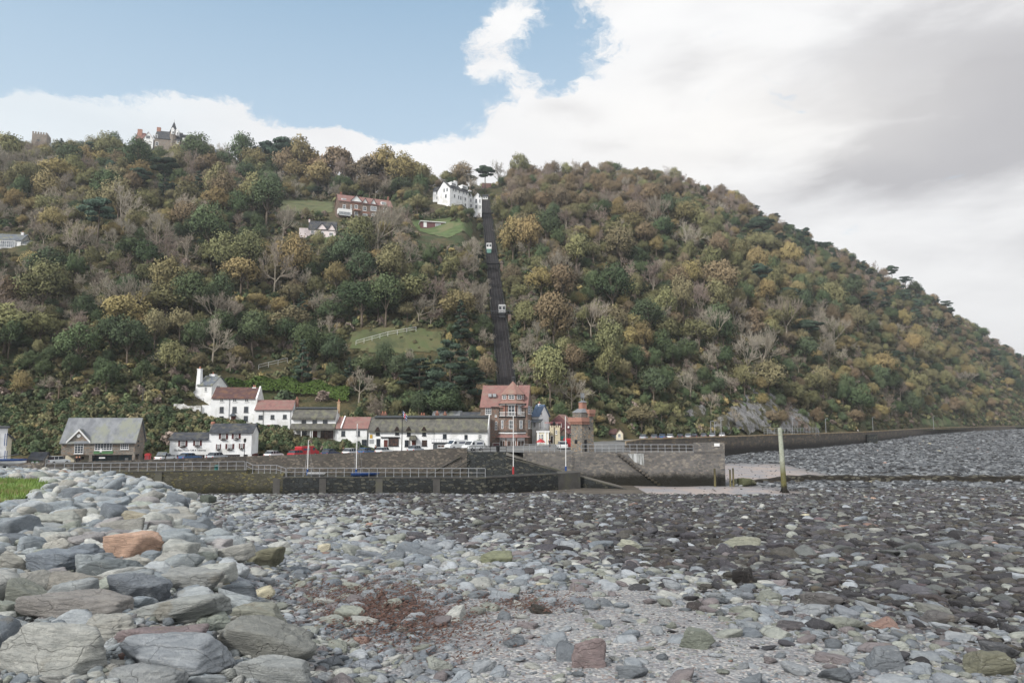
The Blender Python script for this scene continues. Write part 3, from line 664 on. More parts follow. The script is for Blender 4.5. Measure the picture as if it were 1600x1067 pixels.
    def fb(s, m, a, b, l, t, d0, d1, face='F', off=0.0):   # box on a face: d outward
        if face == 'F': m.box(a, b, off - d1, off - d0, l, t)
        elif face == 'R': m.box(off + d0, off + d1, a, b, l, t)
        else: m.box(off - d1, off - d0, a, b, l, t)
    def win(s, x0, y0, x1, y1, nx=2, ny=2, frame=None, glass=None, face='F', off=0.0, fw=.07, sill=True, arch=0):
        frame = frame or M_wpaint; glass = glass or M_glass; a, b, l, t = s.rect(x0, y0, x1, y1, face, off); f = MB()
        for (p, q, r, u) in ((a, b, t - fw, t), (a, b, l, l + fw), (a, a + fw, l + fw, t - fw), (b - fw, b, l + fw, t - fw)): s.fb(f, p, q, r, u, .01, .08, face, off)
        for i in range(1, nx): c = a + (b - a) * i / nx; s.fb(f, c - .025, c + .025, l + fw, t - fw, .01, .07, face, off)
        for i in range(1, ny):
            c = l + (t - l) * i / ny; k = a + fw
            for i2 in range(nx):
                e = (b - fw) if i2 == nx - 1 else a + (b - a) * (i2 + 1) / nx - .025
                s.fb(f, k, e, c - .025, c + .025, .01, .065, face, off); k = e + .05
        if sill: s.fb(f, a - .08, b + .08, l - .09, l - .001, .01, .16, face, off)
        if arch:
            g = MB(); s.fb(g, a, b, t + .001, t + .12, .01, .06, face, off); f.v += [v for v in g.v]; f.f += [tuple(i + len(f.v) - len(g.v) for i in q) for q in g.f]
        w = f.obj('window', frame, s.e); g = MB(); s.fb(g, a + fw, b - fw, l + fw, t - fw, .003, .03, face, off); g.obj('pane', glass, w); return w
    def panel(s, name, m_, x0, y0, x1, y1, d0=.005, d1=.07, face='F', off=0.0, label=None, parent=None):
        a, b, l, t = s.rect(x0, y0, x1, y1, face, off); f = MB(); s.fb(f, a, b, l, t, d0, d1, face, off); o = f.obj(name, m_, parent or s.e)
        if label: o['label'] = label
        return o
    def door(s, x0, y0, x1, y1, m_=None, face='F', off=0.0, frame=None, handle=True):
        a, b, l, t = s.rect(x0, y0, x1, y1, face, off); f = MB(); s.fb(f, a, b, l, t, .005, .05, face, off)
        w = b - a
        for i in (0, 1): s.fb(f, a + w * (.14 + .4 * i), a + w * (.46 + .4 * i), l + (t-l) * .12, l + (t-l) * .45, .05, .07, face, off)
        o = f.obj('door', m_ or M_bdoor, s.e)
        g = MB(); s.fb(g, a - .08, a - .002, l, t + .08, .005, .09, face, off); s.fb(g, b + .002, b + .08, l, t + .08, .005, .09, face, off); s.fb(g, a, b, t + .002, t + .08, .005, .09, face, off); g.obj('door_frame', frame or M_wpaint, o)
        if handle: h = MB(); s.fb(h, a + w * .86, a + w * .92, l + (t-l) * .45, l + (t-l) * .5, .07, .12, face, off); h.obj('handle', M_grey, o)
        return o
    def shutters(s, x0, y0, x1, y1, w, m_=None):
        for (p, q) in ((x0 - w, x0 - 2), (x1 + 2, x1 + w)):
            a, b, l, t = s.rect(p, y0, q, y1); f = MB(); s.fb(f, a, b, l, t, .005, .06)
            n = 8
            for i in range(n): z = l + (t - l) * (i + .3) / n; s.fb(f, a + .04, b - .04, z, z + (t - l) / n * .4, .06, .08)
            f.obj('shutter', m_ or M_shut, s.e)
    def wbox(s, x0, x1, y, h=14):
        a, b, l, t = s.rect(x0, y, x1, y + h); f = MB(); s.fb(f, a, b, l, t, .01, .35); o = f.obj('window_box', M_dwood, s.e)
        g = MB()
        for i in range(14):
            x = rng.uniform(a, b - .1); z = t + rng.uniform(.001, .12); g.face([(x, -.2, z), (x + .12, -.3, z + .1), (x + .2, -.1, z + .05)])
        g.obj('plants', M_topi, o)
    def chimney(s, x0, x1, ytop, back, zbot, w=None, m_=None, pots=1, depth=.8, potm=None):
        a = s.q(x0, ytop, back)[0]; b = s.q(x1, ytop, back)[0]; t = s.q((x0 + x1) / 2, ytop, back)[1]
        f = MB(); f.box(a, b, back - depth / 2, back + depth / 2, zbot, t - .22).box(a - .08, b + .08, back - depth / 2 - .08, back + depth / 2 + .08, t - .22, t); o = f.obj('chimney', m_ or M_brick, s.e)
        for i in range(pots):
            c = a + (b - a) * (i + .5) / pots; g = MB(); g.lathe([(.13, t + .001), (.15, t + .1), (.11, t + .45), (.14, t + .5)], (c, back), 10); g.obj('chimney_pot', potm or M_pot, o)
        return o
    def bar(s, name, m_, pts, r=.05, parent=None, seg=6):
        f = MB()
        for p, q in zip(pts, pts[1:]): f.tube(p, q, r, r, seg)
        return f.obj(name, m_, parent or s.e)
    def gutter(s, X0, X1, z, y=-.32): s.bar('gutter', M_dgrey, [(X0, y, z - .12), (X1, y, z - .12)], .06)
    def pipe(s, x, z0, z1): s.bar('drainpipe', M_dgrey, [(x, -.1, z0), (x, -.1, z1)], .05)
M_topi = mat('clipped_foliage', srgb(58, 82, 50), srgb(40, 60, 38), 6, bump=.8)
def lettering(parent, text, x0, x1, z, y, m_, size=None, name='lettering'):
    cu = bpy.data.curves.new(name, 'FONT'); cu.body = text; cu.size = 1; cu.extrude = .01; cu.align_x = 'LEFT'; o = link(bpy.data.objects.new(name, cu)); cu.materials.append(m_)
    bpy.context.view_layer.update(); w = max(o.dimensions.x, .01); o.scale = ((x1 - x0) / w, size or (x1 - x0) / w, 1); o.parent = parent; o.location = (x0, y, z); o.rotation_euler = (R(90), 0, 0); bpy.context.view_layer.update()
    me = bpy.data.meshes.new_from_object(o.evaluated_get(bpy.context.evaluated_depsgraph_get())); q = link(bpy.data.objects.new(name, me)); q.parent = parent; q.location = o.location.copy(); q.rotation_euler = o.rotation_euler.copy(); q.scale = o.scale.copy(); q['label'] = 'black shop name lettering painted across the wall'; bpy.data.objects.remove(o); q.name = name; return q

# ---- stone community building with clock gable
S = (85, 640, 8.889)
b = B('stone_building', 'grey stone hall with pale slate roof, clock gable and open arcade, facing the quay', 'building', 90, 745, 121, 15, S)
dep = 7.0; X0, X1 = b.q(90, 600)[0], b.q(1112, 600)[0]; ze = b.q(600, 440)[1]; zr = b.q(700, 125, dep / 2)[1]; zm = b.q(600, 628)[1]; sl = (zr - ze) / (dep / 2)
w = MB(); w.prism([(0, zm), (dep, zm), (dep, ze), (dep / 2, zr - .05), (0, ze)], 'x', X0, X1)
for (p, q) in ((90, 135), (473, 518), (1076, 1112)): w.box(b.q(p, 700)[0] + .001, b.q(q, 700)[0] - .001, .002, .5, -1.5, zm - .001)
w.box(X0, X1, 3.0, dep - .002, -1.5, zm - .001); w.obj('wall', M_stonew, b.e)
r = MB(); r.prism([(-.35, ze - sl * .35), (-.35, ze - sl * .35 + .16), (dep / 2, zr + .16), (dep + .35, ze - sl * .35 + .16), (dep + .35, ze - sl * .35), (dep / 2, zr)], 'x', X0 - .25, X1 + .25); ro = r.obj('roof', M_slatelt, b.e)
gx0, gx1 = b.q(190, 440)[0], b.q(490, 440)[0]; gm = (gx0 + gx1) / 2; gz = b.q(340, 285)[1]
g = MB(); g.prism([(gx0 + .1, ze - .6), (gx1 - .1, ze - .6), (gx1 - .1, ze), (gm, gz), (gx0 + .1, ze)], 'y', -.06, (gz - ze) / sl + .6); g.obj('gable', M_stonew, b.e)
g = MB(); g.prism([(gx0 - .15, ze - .15), (gm, gz + .02), (gx1 + .15, ze - .15), (gx1 + .15, ze), (gm, gz + .2), (gx0 - .15, ze)], 'y', -.3, (gz - ze) / sl + .9); g.obj('gable_roof', M_slate, b.e)
g = MB(); g.prism([(gx0 - .2, ze - .32), (gm, gz - .14), (gx1 + .2, ze - .32), (gx1 + .2, ze + .02), (gm, gz + .24), (gx0 - .2, ze + .02)], 'y', -.37, -.302); g.obj('bargeboard', M_wpaint, b.e)
cx, cz = b.q(340, 360); g = MB(); g.tube((cx, -.14, cz), (cx, -.065, cz), .3, .3, 20); c_ = g.obj('clock', M_wpaint, b.e)
g = MB(); g.box(cx - .015, cx + .015, -.16, -.145, cz, cz + .2).box(cx + .016, cx + .15, -.16, -.145, cz - .015, cz + .015); g.obj('clock_hands', M_black, c_)
b.win(280, 470, 405, 608, 3, 4); b.win(560, 468, 805, 562, 6, 3); b.win(920, 455, 1035, 550, 4, 3)
b.panel('green_banner', M_green, 545, 572, 815, 612)
b.panel('cream_back_wall', M_cream, 137, 632, 470, 790, off=2.99, d0=.003, d1=.01); b.panel('hatch', M_dwood, 340, 652, 410, 688, off=2.98, d0=.003, d1=.04)
sf = b.panel('shopfront', M_shopb, 520, 632, 1075, 790, off=2.98, d0=.003, d1=.05)
for k in range(7): x = 560 + k * 78; b.panel('mullion', M_dgrey, x, 632, x + 8, 790, off=2.92, d0=.001, d1=.05, parent=sf)
b.panel('notice', M_wpaint, 980, 668, 1025, 718, off=2.9, d0=.001, d1=.04)
for (y0_, y1_) in ((430, 445), (492, 503), (615, 632)): b.win(1156, y0_ - 6, 1170, y1_ + 6, 1, 1, face='R', off=X1, sill=False, frame=M_dgrey)
b.gutter(gx1 + .3, X1, ze - sl * .35 + .12, -.42); b.gutter(X0, gx0 - .3, ze - sl * .35 + .12, -.42)
# ---- little stone shed with green sign
L_ = (0, 650, 11.857)
b = B('stone_shed', 'small stone shed with dark slate roof and green sign board', 'shed', 530, 930, 113, 14, L_)
X0, X1, ze, zr, w, r = b.block(530, 812, 800, 682, 2.8, M_stonew, M_slated, zb=-1, over=.15)
o = b.panel('sign_board', M_green, 575, 822, 722, 896)
for c in (608, 688): u, v = b.q(c, 860); g = MB(); g.tube((u, -.11, v), (u, -.075, v), .2, .2, 14); g.obj('white_disc', M_wpaint, o)
b.door(845, 800, 885, 920, M_black, face='R', off=X1, handle=False)
b = B('garden_wall', 'low brown boundary wall running beside the small stone shed', 'wall', 240, 860, 118, 10, L_)
MB().box(0, b.q(1110, 860)[0], 0, .4, -1.5, b.q(500, 775)[1]).obj('masonry', M_brickst, b.e)
# ---- white house at the left edge
b = B('white_house', 'tall white house with navy shutters cut by the left photo edge', 'house', -380, 880, 108, 35, L_)
X0, X1, ze, zr, w, r = b.block(-380, 142, 225, 60, 7.5, M_white, M_slated, zb=-1, rz=b.q(0, 225)[1] + .15)
for (y0_, y1_) in ((320, 550), (640, 812)):
    b.win(97, y0_, 120, y1_, 1, 2); b.shutters(97, y0_, 120, y1_, 14, M_blue)
    b.win(-60, y0_, -20, y1_, 2, 2)
x2 = b.q(215, 500, 2)[0]; z1 = b.q(180, 335, 2)[1]; z2 = b.q(215, 430, 2)[1]
MB().prism([(X1, -1), (x2, -1), (x2, z2), (X1, z1)], 'y', 2, 6).obj('side_wing', M_cream, b.e)
MB().prism([(X1, z1 + .002), (x2 + .5, z2 - .3), (x2 + .5, z2 - .1), (X1, z1 + .2)], 'y', 1.8, 6.2).obj('wing_roof', M_slated, b.e)
# ---- café
K = (255, 655, 10.667)
b = B('cafe_building', 'white two-storey cafe with maroon shutters and slate roofs beside the quay road', 'cafe', 105, 690, 131, 9, K)
dep = 6.5; xa, xm_, xb = b.q(105, 500)[0], b.q(763, 450)[0], b.q(1468, 450)[0]; zj = b.q(600, 590)[1]
for (p, q, ye, yr, nm) in ((xa, xm_, 335, 228, 0), (xm_, xb, 222, 82, 1)):
    mid = (p + q) / 2; ze = b.q(400 if nm == 0 else 1100, ye)[1]; zr = b.q(400 if nm == 0 else 1100, yr, dep / 2)[1]; s_ = (zr - ze) / (dep / 2)
    MB().prism([(0, zj), (dep, zj), (dep, ze), (dep / 2, zr - .05), (0, ze)], 'x', p + .001, q).obj('wall', M_white, b.e)
    MB().prism([(-.3, ze - s_ * .3), (-.3, ze - s_ * .3 + .16), (dep / 2, zr + .16), (dep + .3, ze - s_ * .3 + .16), (dep + .3, ze - s_ * .3), (dep / 2, zr)], 'x', p - (.3 if nm == 0 else .1), q + (.002 if nm == 0 else .3) - (.12 if nm == 0 else 0)).obj('roof', M_slated, b.e)
    b.gutter(p, q, ze)
MB().box(xa, xb, 1.2, dep, -2.5, zj - .002).obj('ground_floor_wall', M_bdoor, b.e)
pl = MB()
for (p, q) in ((105, 128), (192, 216), (437, 468), (688, 706), (818, 836), (1278, 1335), (1405, 1468)): pl.box(b.q(p, 640)[0], b.q(q, 640)[0], .05, .5, -2.5, zj - .003)
pl.obj('pillars', M_wpaint, b.e)
for (p, q) in ((130, 190), (245, 436), (470, 660), (707, 816), (838, 980), (1050, 1275), (1337, 1404)):
    b.win(p, 600, q, 680, max(2, int((q - p) / 26)), 2, off=1.18, glass=M_shop, sill=False)
for (x0, y0_, x1, y1_, w_) in ((285, 350, 370, 450, 33), (535, 345, 610, 440, 34), (965, 240, 1045, 330, 35), (1180, 238, 1255, 325, 36), (898, 412, 942, 500, 18), (1070, 408, 1150, 494, 32), (1285, 402, 1330, 488, 22)):
    b.win(x0, y0_, x1, y1_, 4 if x1 - x0 > 60 else 2, 3, glass=M_glasslt if x0 == 1070 else M_glass); b.shutters(x0, y0_, x1, y1_, w_); b.wbox(x0 - 5, x1 + 5, y1_ + 4)
b.chimney(797, 862, 82, dep / 2 + .1, b.q(800, 225)[1], m_=M_stonew, pots=0)
g = MB(); cxx, czz = b.q(830, 82, dep / 2 + .1); g.lathe([(.36, czz + .001), (.42, czz + .2), (.36, czz + .42), (.15, czz + .5)], (cxx, dep / 2 + .1), 12); g.obj('chimney_pot', M_pot, b.e)
p0, z0 = b.q(180, 522); p1, _ = b.q(712, 522); lettering(b.e, "The Bake House Café & Takeaway", p0, p1, z0 - .08, -.03, M_black, (p1 - p0) / 12.5)
# ---- upper white cottage with tall tapering chimney
A_ = (250, 560, 5.3333)
b = B('white_cottage', 'steep-gabled white cottage with tall tapering chimney at the foot of the woods', 'cottage', 318, 372, 166, -12, A_)
X0, X1, ze, zr, w, r = b.block(318, 432, 222, 150, 6.0, M_white, M_slate, zb=-3)
b.win(372, 240, 392, 275, 2, 2); b.win(470, 228, 498, 248, 2, 2, face='R', off=X1, sill=False)
b.chimney(422, 465, 132, 3.2, zr - 1.2, m_=M_white, pots=1)
a0 = b.q(312, 260)[0]; zt = b.q(312, 92)[1]; zc = b.q(312, 268)[1]
g = MB(); h = .72; g.v = [(a0 - h, -.2, -3), (a0 + h, -.2, -3), (a0 + h, 1.4, -3), (a0 - h, 1.4, -3), (a0 - .42, .2, zt), (a0 + .42, .2, zt), (a0 + .42, 1.0, zt), (a0 - .42, 1.0, zt)]
g.f = [(0, 3, 2, 1), (4, 5, 6, 7), (0, 1, 5, 4), (1, 2, 6, 5), (2, 3, 7, 6), (3, 0, 4, 7)]; g.box(a0 - .5, a0 + .5, .12, 1.08, zt + .001, zt + .2); ch = g.obj('tall_chimney', M_white, b.e)
g = MB(); g.lathe([(.2, zt + .201), (.22, zt + .3), (.16, zt + .75)], (a0, .6), 10); g.obj('chimney_pot', M_pot, ch)
a1 = b.q(256, 300)[0]; MB().prism([(a1, -3), (X0 - .002, -3), (X0 - .002, b.q(330, 232)[1]), (a1, b.q(256, 292)[1])], 'y', .4, 4).obj('side_wing', M_white, b.e)
# ---- three-storey white house
b = B('tall_white_house', 'three-storey white house with brown tiled roof and brown front door above the cafe', 'house', 425, 560, 152, 8, A_)
X0, X1, ze, zr, w, r = b.block(425, 800, 330, 246, 6.5, M_white, M_brntile, zb=-2, over=-.12)
for (x0, y0_, x1, y1_) in ((500, 331, 530, 361), (605, 330, 640, 361), (705, 328, 738, 361), (498, 402, 530, 450), (603, 402, 638, 450), (700, 401, 735, 448), (495, 480, 530, 522), (698, 478, 732, 522)):
    b.win(x0, y0_, x1, y1_, 2, 2, frame=M_dgrey if y0_ > 400 else M_wpaint)
b.door(592, 478, 632, 542); aa, bb, l, t = b.rect(582, 462, 642, 478)
MB().prism([(aa, l), (bb, l), ((aa + bb) / 2, t + .25)], 'y', -.8, -.01).obj('porch_hood', M_slate, b.e)
MB().box(X1 + .001, X1 + .3, -.25, 6.7, -2, ze).prism([(-.25, ze + .001), (6.75, ze + .001), (3.25, zr + .45)], 'x', X1 + .001, X1 + .3).obj('gable_parapet', M_white, b.e)
b.chimney(775, 800, 240, 3.25, zr - .5, m_=M_white, pots=2); b.pipe(b.q(578, 400)[0], -.5, ze)
a1 = b.q(342, 400)[0]; MB().box(a1, X0 - .002, .6, 4.5, -3, b.q(380, 388)[1]).obj('side_wing', M_white, b.e)
# garden wall stepping down beside it
b = B('whitewashed_wall', 'peeling whitewashed garden wall left of the tall white house', 'wall', 115, 440, 151, 8, A_)
xs = [115, 190, 230, 300, 340]; zt = [378, 380, 396, 396, 392]; m = MB()
for i in range(4):
    q0 = b.q(xs[i], zt[i]); q1 = b.q(xs[i+1], zt[i+1]); m.prism([(q0[0], -3.5), (q1[0], -3.5), (q1[0], q1[1]), (q0[0], q0[1] + .15 * (i % 2))], 'y', 0, .4)
m.obj('masonry', mat('peeling_white', srgb(214, 216, 216), srgb(150, 148, 142), .9, lo=.45, hi=.6), b.e)
# ---- white house with red roof
b = B('red_roofed_house', 'two-storey white house with red tiled roof joined to the tall white house', 'house', 785, 610, 151, 7, A_)
X0, X1, ze, zr, w, r = b.block(788, 1105, 427, 352, 6.2, M_white, M_redtile, zb=-2.5, over=0.02)
for (x0, y0_, x1, y1_) in ((822, 472, 855, 505), (922, 470, 952, 503), (1025, 468, 1055, 500), (812, 550, 855, 585), (950, 550, 990, 590), (1020, 557, 1062, 597)): b.win(x0, y0_, x1, y1_, 2, 2, frame=M_dgrey)
b.door(888, 552, 920, 612); b.chimney(1128, 1155, 338, 3.4, 3.0, m_=M_brick, pots=1); b.pipe(b.q(1088, 500)[0], -.5, ze); b.pipe(b.q(860, 500)[0], -.5, ze)
MB().box(X1 + .3, X1 + .6, 3.0, 3.8, -1, 3.1).obj('chimney_base', M_brick, b.e); b.gutter(X0, X1, ze)
# ---- thatched cottage with thatched veranda
C_ = (440, 600, 6.6667)
b = B('thatched_cottage', 'white cottage with mossy thatch and a second thatched veranda roof across its front', 'cottage', 110, 585, 150, 6, C_)
X0, X1, ze, zr, w, r = b.block(112, 558, 358, 274, 6.5, M_white, M_thatch, zb=-2.5, over=.1, th=.4, oy=.5)
b.block(560, 566, 358, 250, 6.5, M_white, None, zb=-2.5, name='gable_parapet', rz=zr + .5)
MB().prism([(2.6, zr + .35), (3.9, zr + .35), (3.25, zr + .75)], 'x', X0, X1 - .1).obj('thatch_ridge', M_thatchd, b.e)
for (x0, y0_, x1, y1_) in ((208, 367, 255, 425), (322, 362, 368, 420), (430, 362, 478, 418)): b.win(x0, y0_, x1, y1_, 2, 2, frame=M_black)
v0 = b.q(100, 460)[0]; v1 = b.q(562, 460)[0]; za = b.q(330, 430)[1]; zb_ = b.q(330, 482, -1.6)[1]
MB().prism([(-.002, za), (-1.7, zb_), (-1.75, zb_ + .35), (-.002, za + .4)], 'x', v0, v1).obj('veranda_roof', M_thatch, b.e)
for x in (130, 205, 300, 320, 410, 470, 535): xx = b.q(x, 520, -1.5)[0]; MB().box(xx - .07, xx + .07, -1.55, -1.41, -1.5, zb_ + .1).obj('post', M_wpaint if x < 400 else M_dwood, b.e)
b.win(205, 490, 260, 550, 2, 2, frame=M_black); b.door(322, 487, 372, 572); b.win(415, 482, 538, 562, 5, 2, frame=M_dwood, glass=M_shop)
b.chimney(583, 610, 182, 3.25, zr - .6, m_=mat('buff_stone', srgb(190, 164, 132), srgb(160, 136, 112), 3), pots=1)
MB().box(v0 + .4, b.q(400, 540)[0], -2.4, -2.1, -2.2, b.q(200, 572, -2.1)[1]).obj('low_wall', M_white, b.e)
# ---- small white house, red roof
b = B('small_red_roofed_house', 'white house with orange-red roof squeezed between the two thatched buildings', 'house', 556, 655, 150, 0, C_)
X0, X1, ze, zr, w, r = b.block(560, 903, 462, 350, 6.2, M_white, M_redtile, zb=-1.5, over=.0)
for (x0, y0_, x1, y1_) in ((622, 487, 662, 540), (778, 485, 815, 540), (628, 570, 665, 628), (778, 592, 815, 652), (835, 577, 885, 650)): b.win(x0, y0_, x1, y1_, 2, 2, frame=M_dgrey)
b.pipe(b.q(893, 500)[0], -.5, ze); b.gutter(X0, X1, ze)
xx = b.q(625, 400)[0]; s_ = (zr - ze) / 3.1
MB().prism([(-.4, ze + .05), (3.1, zr + .2), (3.1, zr + .45), (-.4, ze + .3)], 'x', xx - .12, xx + .12).obj('party_parapet', M_white, b.e)
# ---- long thatched inn
I_ = (560, 640, 7.2727)
b = B('thatched_inn', 'long white inn under a thick thatched roof with dark peaked upper windows', 'inn', 115, 450, 150, -3, I_)
X0, Xm, ze, zr, w, r = b.block(118, 858, 238, 104, 7.0, M_white, M_thatch, zb=-1.5, over=.15, th=.45, oy=.5)
Xn, X1, ze2, zr2, w, r2 = b.block(862, 1462, 236, 104, 7.0, M_white, M_thatch, zb=-1.5, over=.02, th=.45, oy=.5, rz=zr + .12)
b.block(1466, 1474, 225, 50, 7.2, M_white, None, zb=-1.5, name='gable_parapet', rz=zr + .9)
MB().prism([(2.6, zr + .15), (2.5, zr + .32), (3.5, zr + .74), (4.5, zr + .32)], 'x', X0 + .5, X1 - .1).obj('thatch_ridge', M_thatchd, b.e)
for (x0, y0_, x1, y1_) in ((200, 238, 243, 290), (420, 232, 463, 284), (552, 232, 595, 300), (727, 232, 768, 295)):
    b.win(x0, y0_, x1, y1_, 2, 2, frame=M_black, off=-.02); a, c, l, t = b.rect(x0, y0_, x1, y1_)
    MB().prism([(a - .12, t - .02), ((a + c) / 2, t + .75), (c + .12, t - .02)], 'y', -.75, .3).obj('window_hood', M_dwood, b.e)
for (x0, y0_, x1, y1_, nx) in ((205, 330, 248, 415, 2), (342, 318, 458, 412, 5), (527, 345, 572, 418, 3), (722, 345, 780, 412, 4), (960, 277, 1002, 330, 2), (1205, 285, 1240, 345, 2), (1362, 280, 1402, 335, 3)):
    b.win(x0, y0_, x1, y1_, nx, 2 if nx != 3 else 3, frame=M_black if x0 < 1300 else M_wpaint, glass=M_shop if nx > 3 else M_glass)
b.door(290, 342, 335, 436, M_bdoor); b.door(607, 348, 655, 450)
a, c, l, t = b.rect(585, 340, 672, 450); zt = b.q(628, 288, -1)[1]
MB().prism([(a, t), (a + .15, t + .5), ((a + c) / 2 - .3, zt), ((a + c) / 2 + .3, zt), (c - .15, t + .5), (c, t)], 'y', -1.3, -.01).obj('porch_roof', M_thatch, b.e)
for x in (a + .2, c - .2): MB().box(x - .09, x + .09, -1.2, -1.0, -1.2, t).obj('porch_post', M_dwood, b.e)
s1 = b.panel('shop_fascia', M_black, 258, 308, 470, 322, d1=.25)
s2 = b.panel('picture_board', M_yel, 130, 283, 160, 325, d1=.06); b.panel('menu_board', M_grey, 124, 338, 176, 384, d1=.06)
for (x0, x1, yt, pt) in ((262, 320, 42, 2), (705, 760, 60, 2), (878, 912, 36, 1), (968, 1000, 45, 1)): b.chimney(x0, x1, yt, 4.0, zr - .3, m_=M_brick, pots=pt)
b.pipe(b.q(108, 300)[0], 0, ze)
# balcony and kiosk under it
a, c, l, t = b.rect(848, 368, 1150, 382); b.fb(m := MB(), a, c, l, t, .01, 1.7); m.obj('balcony', M_dgrey, b.e)
zt = b.q(1000, 332)[1]; m = MB()
for k in range(12): x = a + (c - a) * k / 11; m.box(x - .025, x + .025, -1.7, -1.65, t + .001, zt)
m.box(a, c, -1.7, -1.65, zt + .001, zt + .06); m.obj('balcony_railing', M_grey, b.e)
a, c, l, t = b.rect(862, 388, 1083, 470); MB().box(a, c, -1.6, -.02, l - 1, t - .02).obj('kiosk', M_dgrey, b.e); b.win(900, 398, 1015, 430, 3, 1, off=-1.6, glass=M_shop)
# ---- slate roof behind the inn
b = B('long_shed', 'low building with pale slate roof showing above the thatch of the inn', 'building', 200, 450, 168, 0, (640, 580, 5.929))
b.block(215, 470, 430, 372, 5, M_stonew, M_slatelt, zb=-3); 
b = B('slate_roofed_annex', 'low annex with dark roof between the thatched inn and the red pavilion', 'building', 470, 450, 162, 0, (640, 580, 5.929))
b.block(474, 652, 420, 384, 5, M_stonew, M_slated, zb=-3)
# ---- red pavilion with octagonal turret
E_ = (740, 590, 8.206)
b = B('red_pavilion', 'tall red-roofed stone and brick pavilion with octagonal turret, balcony and shopfront', 'pavilion', 85, 915, 154, -8, E_)
dep = 8.0
X0, X1, ze, zr, w, r = b.block(88, 690, 366, 108, dep, M_brickst, M_redtile, zb=-1.5, over=.15)
def octo(cx, cy, r, n=8, rot=math.pi / 8): return [(cx + r * math.cos(rot + k * 2 * math.pi / n), cy + r * math.sin(rot + k * 2 * math.pi / n)) for k in range(n)]
cxl = b.q(490, 600, -.6)[0]; rad = (b.q(672, 600, -.6)[0] - b.q(322, 600, -.6)[0]) / 2 * 1.03; cy = 1.2
Z = lambda y: b.q(480, y, -rad * .7)[1]
def drum(name, m_, r0, r1, z0, z1): 
    g = MB(); p = octo(cxl, cy, r0); q = octo(cxl, cy, r1); g.v = [(x, y, z0) for x, y in p] + [(x, y, z1) for x, y in q]
    g.f = [tuple(range(8))[::-1], tuple(range(8, 16))] + [(i, (i+1) % 8, 8 + (i+1) % 8, 8 + i) for i in range(8)]; return g.obj(name, m_, b.e)
drum('turret_base', M_brickst, rad, rad, Z(735), Z(512)); drum('balcony_floor', M_black, rad * 1.05, rad * 1.05, Z(511), Z(497)); drum('balcony_core', M_brick, rad * .82, rad * .82, Z(496), Z(332))
drum('skirt_roof', M_orgtile, rad * 1.06, rad * .80, Z(328), Z(290)); drum('turret_drum', M_orgtile, rad * .80, rad * .80, Z(289), Z(212)); drum('eaves_board', M_black, rad * 1.08, rad * 1.08, Z(331), Z(329))
drum('turret_roof', M_orgtile, rad * .92, .03, Z(211), b.q(462, 44, .8)[1])
za = b.q(462, 44, .8)[1]; g = MB(); g.tube((cxl, cy, za - .1), (cxl, cy, za + 1.0), .04).lathe([(.02, za + .1), (.12, za + .2), (.02, za + .32)], (cxl, cy), 8).box(cxl - .3, cxl + .3, cy - .015, cy + .015, za + .82, za + .95); g.obj('finial', M_dgrey, b.e)
# per-facet windows: facet k centre direction
def facet(k, rr, z0, z1, wd, m_, glass, name='window', nx=2, ny=2):
    an = -math.pi / 2 + k * math.pi / 4; ap = rr * math.cos(math.pi / 8); ux, uy = -math.sin(an), math.cos(an); nx_, ny_ = math.cos(an), math.sin(an)
    c = (cxl + nx_ * ap, cy + ny_ * ap)
    def bx(g, u0, u1, v0, v1, d0, d1):
        n = len(g.v)
        for v in (v0, v1):
            for (u, d) in ((u0, d0), (u1, d0), (u1, d1), (u0, d1)): g.v.append((c[0] + ux * u + nx_ * d, c[1] + uy * u + ny_ * d, v))
        g.f += [(n, n+1, n+2, n+3), (n+4, n+5, n+6, n+7), (n, n+1, n+5, n+4), (n+1, n+2, n+6, n+5), (n+2, n+3, n+7, n+6), (n+3, n, n+4, n+7)]
    g = MB(); fw = .09; h = wd / 2
    for q in ((-h, h, z1 - fw, z1), (-h, h, z0, z0 + fw), (-h, -h + fw, z0 + fw, z1 - fw), (h - fw, h, z0 + fw, z1 - fw)): bx(g, *q, .01, .09)
    for i in range(1, nx): u = -h + wd * i / nx; bx(g, u - .03, u + .03, z0 + fw, z1 - fw, .01, .08)
    for i in range(1, ny): v = z0 + (z1 - z0) * i / ny; bx(g, -h + fw, h - fw, v - .03, v + .03, .005, .075)
    o = g.obj(name, m_, b.e); g = MB(); bx(g, -h + fw, h - fw, z0 + fw, z1 - fw, .003, .03); g.obj('pane', glass, o)
for k in (-2, -1, 0, 1, 2): facet(k, rad * .8, Z(275), Z(220), rad * .42, M_wpaint, M_glass)
for k in (-1, 1, 2): facet(k, rad, Z(655), Z(545), rad * .24, M_wpaint, M_glasslt, nx=1)
facet(0, rad, Z(655), Z(545), rad * .3, M_wpaint, M_glass)
facet(0, rad * .82, Z(490), Z(350), rad * .48, M_wpaint, M_glass, 'balcony_door', 2, 3); facet(1, rad * .82, Z(470), Z(350), rad * .3, M_wpaint, M_glasslt)
op = octo(cxl, cy, rad * 1.0); g = MB(); zb0, zb1, zt = Z(496), Z(440), Z(332)
for (x, y) in op: g.box(x - .09, x + .09, y - .09, y + .09, zb0 + .001, zt)
g.obj('balcony_posts', M_black, b.e); g = MB()
for i in range(8):
    p, q = Vector(op[i]), Vector(op[(i + 1) % 8])
    if (p.y + q.y) / 2 < cy + .2:
        for z in (zb1, zb0 + .1): g.tube((*p, z), (*q, z), .05, .05, 6)
        for t in range(1, 8): m_ = p.lerp(q, t / 8); g.tube((*m_, zb0 + .1), (*m_, zb1), .035, .035, 4)
        g.tube((*p, zt - .2), (*q, zt - .2), .05, .05, 6)
g.obj('balcony_railing', M_wpaint, b.e)
